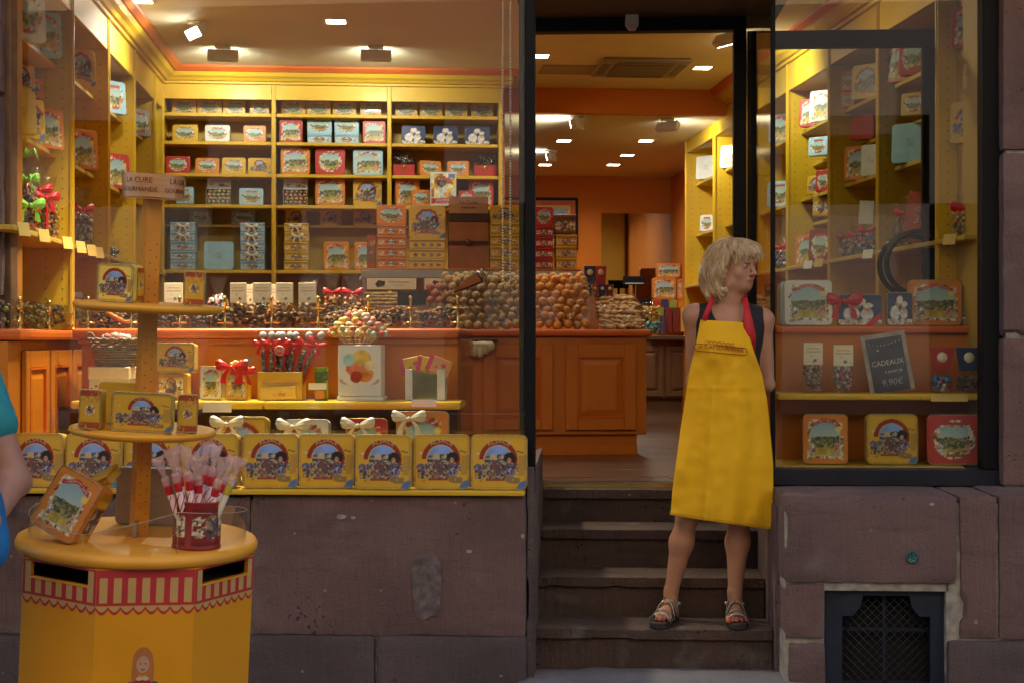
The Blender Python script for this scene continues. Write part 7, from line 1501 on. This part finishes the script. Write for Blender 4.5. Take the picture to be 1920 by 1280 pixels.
for sg in (-1, 1): sp_ += [(Lh(sg * .031, .090, .021), (.018, .018, .008), (.16, .08, .055), .8), (Lh(sg * .032, .088, .034), (.021, .014, .0045), (.13, .08, .05), .8), (Lh(sg * .031, .085, -.004), (.018, .016, .007), (.28, .13, .11), .5)]
sp_ += [(t + np.array([0, 0, 0.0]), (r * 1.2,) * 3, (.62, .04, .035), 1.0) for t, r in tL[0] + tR[0]]
to_obj('body', V, Q, SKIN, blend_col(V, SKC, sp_), wo)
EW = mat('eye_white', (.34, .31, .29), .15, var=.02); EI = mat('dark_iris', (.03, .025, .02), .1, var=.1)
for sg in (-1, 1):
    c = Lh(sg * .031, .0795, .007); e = MB().ball(tuple(c), .0116, 16, 10).build('eye', EW, wo); cc = c + Bf * .0052 + Af * .0015; MB().ball(tuple(cc), (.0078, .0078, .0078), 12, 8).build('iris', EI, e)
# black sleeveless top: the trunk again, a little fuller, cut at neck, arms and hips
F2 = Field((.70, 6.40, 1.02), (1.20, 6.86, 1.66), .006)
F2.ell(W(1366, 628, .02), (.158, .106, .140), None, .04); F2.ell(W(1366, 690, .02), (.137, .094, .155), None, .05); F2.ell(W(1362, 790, .02), (.175, .115, .135), None, .06); F2.ell(W(1366, 590, .03), (.157, .078, .060), None, .04)
for x in (1345, 1380): F2.ell(W(x, 652, -.05), (.058, .048, .060), None, .03)
for s_ in (shL, shR): F2.ell(s_ * .9 + W(1366, 600, .03) * .1, (.052, .056, .058), None, .03)
F2.ell(W(1368, 572, -.06), (.078, .12, .095), None, .008, 'd')
for s_, sg in ((shL, -1), (shR, 1)): F2.ell(s_ + np.array([sg * .060, 0, -.04]), (.034, .12, .085), None, .006, 'd')
V, Q = F2.mesh(1); BLK = mat('black_cloth', (.012, .011, .015), .75, var=.2, vscale=30, bump=.3, bscale=120); to_obj('top', V, Q, BLK, None, wo)
# apron: a sheet hung from the bib, row by row from the photographed outline
rows = [(600, 1314, 1402), (625, 1309, 1403), (655, 1303, 1412), (700, 1292, 1428), (750, 1285, 1438), (800, 1277, 1443), (866, 1268, 1449), (920, 1261, 1450), (990, 1256, 1449)]
bibw = W(1366, 640)
def rowx(y): 
    ys = [r[0] for r in rows]; return np.interp(y, ys, [r[1] for r in rows]), np.interp(y, ys, [r[2] for r in rows])
NU, NV = 56, 90; vs = []
for j in range(NV + 1):
    t = j / NV
    for i in range(NU + 1):
        s_ = i / NU; hem = 964 + 27 * min(1, s_ * 1.05) ** .9; y = 600 + 5 * s_ + (hem - 600 - 5 * s_) * t; xl_, xr_ = rowx(y if t < 1 else 990)
        px = xl_ + (xr_ - xl_) * s_; q = 2 * s_ - 1
        body = np.interp(y, [600, 650, 700, 780, 860, 990], [-.112, -.158, -.14, -.13, -.13, -.12]); wrap = np.interp(y, [600, 650, 700, 800, 990], [.03, .05, .07, .08, .05])
        fold = (.009 * math.sin(s_ * 11 + 1.2 + y * .004) + .004 * math.sin(s_ * 25 + y * .009 + 2 * mnoise.noise(Vector((s_ * 2, y * .01, 5)))) + .012 * mnoise.noise(Vector((s_ * 3, y * .012, 2)))) * np.clip((y - 640) / 200, .12, 1)
        crease = -.006 * math.exp(-((s_ - .33) / .012) ** 2) * np.clip((y - 700) / 60, 0, 1) - .004 * math.exp(-((y - 727) / 2.5) ** 2) + .004 * mnoise.noise(Vector((s_ * 9, y * .05, 7)))
        pull = .012 * math.exp(-((y - 668) / 16) ** 2) * math.cos(s_ * 9)
        dy = body + wrap * abs(q) ** 2.2 + fold + crease + pull
        vs.append(tuple(W(px, y, dy)))
fs = [(j * (NU + 1) + i, (j + 1) * (NU + 1) + i, (j + 1) * (NU + 1) + i + 1, j * (NU + 1) + i + 1) for j in range(NV) for i in range(NU)]
APM = mat('yellow_apron_cloth', (.85, .475, .010), .75, var=.04, vscale=6, bump=.25, bscale=300, spec=.3)
apo = MB().raw(vs, fs, None, True).build('apron', APM, wo); md = apo.modifiers.new('thick', 'SOLIDIFY'); md.thickness = .0025; md.offset = 1
hemv = [Vector(v) + Vector((0, -.003, .012)) for v in vs[-(NU + 1):]]; MB().tube(hemv, .0012, 4).build('hem_seam', mat('ochre_thread', (.5, .27, .01), .8, var=.1), apo)
def apt(px, py, off=-.0075):
    t = (py - 600) / 385; j = min(NV, max(0, int(t * NV))); xl_, xr_ = rowx(py); i = min(NU, max(0, int((px - xl_) / (xr_ - xl_) * NU))); v = vs[j * (NU + 1) + i]; p = W(px, py, v[1] - WY + off); return p
# printed name plate on the bib
AR_ = mat('apron_red_print', (.32, .03, .012), .7, var=.06)
m = MB(); 
def strip_line(m, pts, r): m.tube([apt(*p) for p in pts], r, 4)
top_ = [(1305 + k * (1398 - 1305) / 12, 644 + .09 * k * (1398 - 1305) / 12 * 1.0) for k in range(13)]; bot = [(p[0], p[1] + 13) for p in top_]
strip_line(m, top_, .0014); strip_line(m, bot, .0014); strip_line(m, [top_[0], (1301, 650), bot[0]], .0014); strip_line(m, [top_[-1], (1402, 659), bot[-1]], .0014)
for k in range(7): c0 = 1325 + k * 8; strip_line(m, [(c0 + 3.5 * math.cos(t), 640 + .09 * (c0 - 1305) + 2.8 * math.sin(t)) for t in np.linspace(0, 6.28, 10)], .0011)
m.build('name_plate', AR_, apo)
tmm = text_mesh('LA CURE GOURMANDE', .0215, AR_, .0002, sx=.90)
for v in tmm.vertices: x, y, z = v.co; px = 1351 + x * 424; p = apt(px, 655.0 + .09 * (px - 1351), -.0085); v.co = (p[0], p[1] + y, p[2] + z)
link('lettering', tmm, apo)
STRP = mat('red_apron_strap', (.52, .012, .018), .6, var=.06, bump=.1)
def ribbon(name, pts, wds, m_, par, nrm=Vector((0, -1, 0))):
    mb = MB(); v_ = []; pts = [Vector(p) for p in pts]
    for i, p in enumerate(pts):
        t = (pts[min(i + 1, len(pts) - 1)] - pts[max(0, i - 1)]).normalized(); sdd = t.cross(nrm).normalized(); v_ += [p - sdd * wds[i] / 2, p + sdd * wds[i] / 2]
    mb.raw(v_, [(2 * i, 2 * i + 2, 2 * i + 3, 2 * i + 1) for i in range(len(pts) - 1)], None, True); o = mb.build(name, m_, par); md = o.modifiers.new('thick', 'SOLIDIFY'); md.thickness = .003; return o
ribbon('strap', [W(1320, 601, -.098), W(1327, 582, -.085), W(1334, 565, -.06), W(1338, 553, -.01), W(1345, 545, .05)], [.022, .022, .021, .02, .02], STRP, wo)
ribbon('strap', [W(1407, 660, -.075), W(1406, 630, -.10), W(1402, 600, -.10), W(1400, 580, -.085), W(1397, 562, -.045), W(1394, 553, .01)], [.045, .052, .04, .027, .024, .022], STRP, wo)
MB().ball(tuple(W(1358, 580, -.098)), .003, 6, 4).build('pendant', BRASS, wo)
# hair: a shaped shell with strand relief, plus loose strands
F3 = Field(tuple(hO - .20), tuple(hO + .20), .0045)
HE = lambda c, r, k=.02, op='u': F3.ell(Lh(*c), r, Rmh, k, op)
HE((0, -.020, .040), (.092, .108, .088)); HE((0, .040, .075), (.070, .060, .040), .02)
HE((-.070, -.045, -.025), (.042, .055, .080)); HE((.074, -.03, -.02), (.036, .06, .078)); HE((0, -.085, -.03), (.080, .045, .085)); HE((-.082, -.020, -.075), (.034, .042, .040)); HE((-.070, -.07, -.090), (.046, .045, .040))
HE((.030, .074, .072), (.040, .026, .020), .015); HE((-.046, .060, .068), (.040, .030, .024), .015); HE((-.074, .010, .015), (.024, .024, .06), .012); HE((-.088, -.03, -.07), (.03, .035, .03), .008); HE((-.05, -.10, -.085), (.035, .03, .03), .008); HE((-.085, -.055, .0), (.03, .04, .04), .01)
HE((0.004, .094, -.028), (.088, .076, .078), .006, 'd'); HE((-.080, .060, -.060), (.055, .055, .088), .006, 'd'); HE((0, .02, -.13), (.055, .10, .06), .01, 'd')
P = F3.P.reshape(-1, 3); q = (P - np.array(hO)) @ Rmh; ang_ = np.arctan2(q[:, 0], -q[:, 1] + .001); rad = np.linalg.norm(q[:, :2], axis=1)
F3.F += ((.006 * np.sin(q[:, 2] * 34 + ang_ * 2.3 + 1) * np.clip(-q[:, 2] / .06 + .4, 0, 1.4) + .0035 * np.sin(ang_ * 26 + 5 * np.sin(q[:, 2] * 30) + q[:, 1] * 60) + .005 * np.sin(ang_ * 9 + q[:, 2] * 40) + .007 * np.sin(q[:, 2] * 58 + ang_ * 6 + 2 * np.sin(ang_ * 3))) * np.clip((rad) / .05, 0, 1)).reshape(F3.F.shape)
V, Q = F3.mesh(0)
ql = (V - np.array(hO)) @ Rmh; an = np.arctan2(ql[:, 0], -ql[:, 1]); st_n = np.array([mnoise.noise(Vector((a * 14, z * 6 + a * 3, 3))) for a, z in zip(an, ql[:, 2])]); st2 = np.array([mnoise.noise(Vector((a * 5, z * 9, 9))) for a, z in zip(an, ql[:, 2])])
kk = np.clip(.5 + .9 * st_n + .5 * st2, 0, 1)[:, None]; hc = np.array((.40, .25, .12)) * (1 - kk) + np.array((.93, .73, .46)) * kk
HAIR = attr_mat('blonde_hair', .5, 0, 0, .2); MATS['blonde_hair'] = HAIR
ho = to_obj('hair', V, Q, HAIR, hc, wo)
random.seed(5); m = MB(); sel = random.sample(range(len(V)), 2600)
cen = np.array(hO)
for i in sel:
    p = V[i]; l = (p - cen) @ Rmh
    if l[1] > .015 and l[2] < .055: continue
    out = (p - cen); out /= np.linalg.norm(out); crown = Lh(.01, -.02, .135); dn = p - crown; dn -= out * (dn @ out); dn /= (np.linalg.norm(dn) + 1e-6); L_ = random.uniform(.03, .07); side_ = np.cross(out, dn) * random.uniform(-.4, .4)
    pts = []; 
    for k in range(5): t = k / 4; flick = max(0, -l[2] - .02) * 3; pts.append(Vector(p + out * (.002 + .006 * math.sin(3 * t) * random.uniform(.5, 1.2) + .022 * t * t * (flick + .08)) + (dn + side_ * math.sin(t * 3)) * L_ * (t - .3)))
    kq = random.random(); c_ = tuple(np.array((.46, .30, .14)) * (1 - kq) + np.array((.95, .79, .54)) * kq); m.tube(pts, [.0008, .0011, .001, .0007, .0002], 3, None, False, c_)
me = m.mesh('loose_strands', [HAIR]); ca = me.color_attributes.get('Col') or me.color_attributes.new('Col', 'FLOAT_COLOR', 'POINT'); ca.data.foreach_set('color', np.array([(*c, 1) for c in m.c], dtype=np.float32).ravel()); link('loose_strands', me, ho, None, None, 'stuff')
# sandals
SIL = mat('silver_leather', (.42, .38, .34), .3, metal=.55, var=.15, vscale=40); SOLE = mat('dark_sole', (.03, .024, .02), .7, var=.2)
for (hl, tl, tt) in ((heL, toL, tL), (heR, toR, tR)):
    d_, s_ = tt[1], tt[2]; o = None
    out_ = [(0, -.030), (.03, -.034), (.09, -.030), (.15, -.042), (.20, -.046), (.235, -.036), (.25, -.01), (.248, .015), (.235, .034), (.20, .044), (.15, .040), (.09, .029), (.03, .033), (0, .030), (-.016, .018), (-.02, 0), (-.016, -.018)]
    pl_ = [tuple((hl + d_ * (a - .012) + s_ * b)[:2]) for a, b in out_]; sole = MB().prism(pl_, ZT1 + .001, ZT1 + .026, bev=.004).build('sandal', SOLE, wo)
    def arc(a, wd, hgt, r, name='strap', a2=None, sw=1):
        pts = []
        for t in np.linspace(-1, 1, 11): th = t * math.pi / 2; q_ = hl + d_ * (a + ((a2 - a) * (t + 1) / 2 if a2 is not None else 0)) + s_ * wd * math.sin(th) + np.array([0, 0, -.0 + hgt * math.cos(th)]); pts.append(Vector(q_))
        v_ = []
        for p in pts: v_ += [p - Vector(d_) * r, p + Vector(d_) * r]
        b_ = MB().raw(v_, [(2 * i, 2 * i + 2, 2 * i + 3, 2 * i + 1) for i in range(10)], None, True).build(name, SIL, sole); md = b_.modifiers.new('t', 'SOLIDIFY'); md.thickness = .003
    arc(.185, .047, .038, .009); arc(.150, .044, .052, .006); arc(.06, .042, .078, .008, a2=.11); arc(.11, .042, .078, .008, a2=.06); arc(.035, .039, .10, .009)
    pts = [Vector(hl + d_ * (.025 - .048 * math.cos(t)) + s_ * .038 * math.sin(t) + np.array([0, 0, .055])) for t in np.linspace(-1.5, 1.5, 9)]
    b_ = MB().tube(pts, .008, 5).build('heel_strap', SIL, sole)

# ---- passer-by cut by the left edge of the picture
PX0 = 4.25
def Z(px, py, dy=0): y = PX0 + dy; return np.array([(px - 960) / FPX * y, y, EYE - (py - 640) / FPX * y])
pm_ = thing('person', 'passer-by cut by the left edge, turquoise T-shirt, blue jeans, bent bare arm', 'person', Matrix())
F4 = Field((-2.15, 3.85, -.16), (-1.30, 4.75, 1.72), .0085)
hx = -1.74; ctr = np.array([hx, 4.3, 0])
F4.ell((hx, 4.3, 1.18), (.17, .11, .24), None, .05); F4.ell((hx, 4.3, .90), (.165, .115, .14), None, .05); F4.cap(np.array([hx, 4.3, 1.36]), np.array([hx, 4.3, 1.47]), .055, .052, .03); F4.ell((hx, 4.28, 1.57), (.078, .095, .115), None, .02)
sh2 = np.array([-1.555, 4.33, 1.32]); el2 = Z(28, 900, .06); wr2 = Z(-22, 985, -.14)
F4.cap(sh2, el2, .052, .043, .03); F4.cap(el2, wr2, .043, .027, .02); F4.ell(el2 + np.array([.006, .012, -.01]), (.036, .036, .036), None, .015)
hd = (wr2 - el2) / np.linalg.norm(wr2 - el2); F4.cap(wr2, wr2 + hd * .07, .026, .03, .015)
for k in range(4): t0 = wr2 + hd * .07 + np.array([0, (k - 1.5) * .018, 0]); F4.cap(t0, t0 + hd * .065 + np.array([-.01, 0, -.015]), .009, .008, .005)
F4.cap(wr2 + hd * .02, wr2 + hd * .05 + np.array([.0, -.045, 0]), .011, .01, .006)
sh3 = np.array([-1.93, 4.3, 1.32]); F4.cap(sh3, np.array([-1.98, 4.28, 1.05]), .05, .042, .03); F4.cap(np.array([-1.98, 4.28, 1.05]), np.array([-1.97, 4.15, .82]), .042, .027, .02); F4.ell((-1.97, 4.12, .77), (.03, .04, .055), None, .02)
for sx in (-.085, .085): F4.cap(np.array([hx + sx, 4.3, .85]), np.array([hx + sx, 4.3, .42]), .088, .058, .04); F4.cap(np.array([hx + sx, 4.3, .42]), np.array([hx + sx, 4.32, -.05]), .055, .036, .03); F4.cap(np.array([hx + sx, 4.34, -.10]), np.array([hx + sx, 4.12, -.11]), .038, .036, .02)
Lq, Rq = head(F4, np.array([hx, 4.29, 1.57]), np.array([1., 0, 0]), np.array([0, -1., 0]), np.array([0, 0, 1.]))
V, Q = F4.mesh(1); to_obj('body', V, Q, SKIN, blend_col(V, (.38, .20, .15), [(np.array(wr2) , (.05, .05, .05), (.36, .16, .12), .3)]), pm_)
F5 = Field((-2.12, 4.02, .84), (-1.36, 4.56, 1.50), .009)
F5.ell((hx, 4.3, 1.18), (.185, .125, .25), None, .05); F5.ell((hx, 4.3, .95), (.185, .132, .12), None, .05); F5.ell((hx, 4.3, 1.36), (.17, .09, .07), None, .04)
F5.cap(sh2, sh2 + (el2 - sh2) * .50, .062, .064, .02); F5.cap(sh3, np.array([-1.95, 4.29, 1.18]), .06, .062, .02); F5.ell((hx, 4.26, 1.46), (.085, .11, .07), None, .01, 'd')
F5.add(lambda P: P[:, 2] * -1 + .90, (-3, 3, .7), (-1, 5, .90), .004, 'u') if False else None
V, Q = F5.mesh(1); to_obj('t_shirt', V, Q, mat('turquoise_cotton', (.02, .27, .33), .8, var=.15, vscale=12, bump=.4, bscale=60), None, pm_)
F6 = Field((-2.05, 4.0, -.10), (-1.38, 4.60, 1.0), .010)
F6.ell((hx, 4.3, .88), (.182, .130, .13), None, .05)
for sx in (-.09, .09): F6.cap(np.array([hx + sx, 4.3, .85]), np.array([hx + sx, 4.3, .42]), .104, .080, .04); F6.cap(np.array([hx + sx, 4.3, .42]), np.array([hx + sx, 4.31, -.02]), .080, .066, .03)
V, Q = F6.mesh(1); to_obj('jeans', V, Q, mat('blue_denim', (.02, .11, .30), .8, var=.5, vscale=6, bump=.5, bscale=120, col2=(.10, .26, .45)), None, pm_)
F7 = Field((-2.0, 3.95, -.16), (-1.45, 4.5, .02), .008)
for sx in (-.085, .085): F7.cap(np.array([hx + sx, 4.35, -.098]), np.array([hx + sx, 4.10, -.105]), .044, .040, .03)
V, Q = F7.mesh(1); to_obj('shoes', V, Q, mat('grey_canvas_shoe', (.2, .2, .22), .8, var=.1), None, pm_)
# bright blue bag hanging behind the forearm
bgm = thing('shoulder_bag', 'bright blue cloth bag hanging at the hip of the passer-by at the left edge', 'bag', Matrix())
F8 = Field((-1.80, 3.95, .60), (-1.36, 4.35, 1.08), .007); c8 = Z(-40, 975, -.10); F8.ell(c8, (.075, .045, .13), None, .03); F8.ell(c8 + np.array([0, 0, -.07]), (.085, .05, .09), None, .03)
V, Q = F8.mesh(1); BC = mat('bright_blue_cloth', (.008, .15, .42), .7, var=.3, vscale=9, bump=.6, bscale=25); to_obj('bag_body', V, Q, BC, None, bgm)
MB().tube([c8 + np.array([0, 0, .1]), c8 + np.array([-.03, .05, .3]), np.array([-1.62, 4.27, 1.36])], .008, 6).build('strap', BC, bgm)
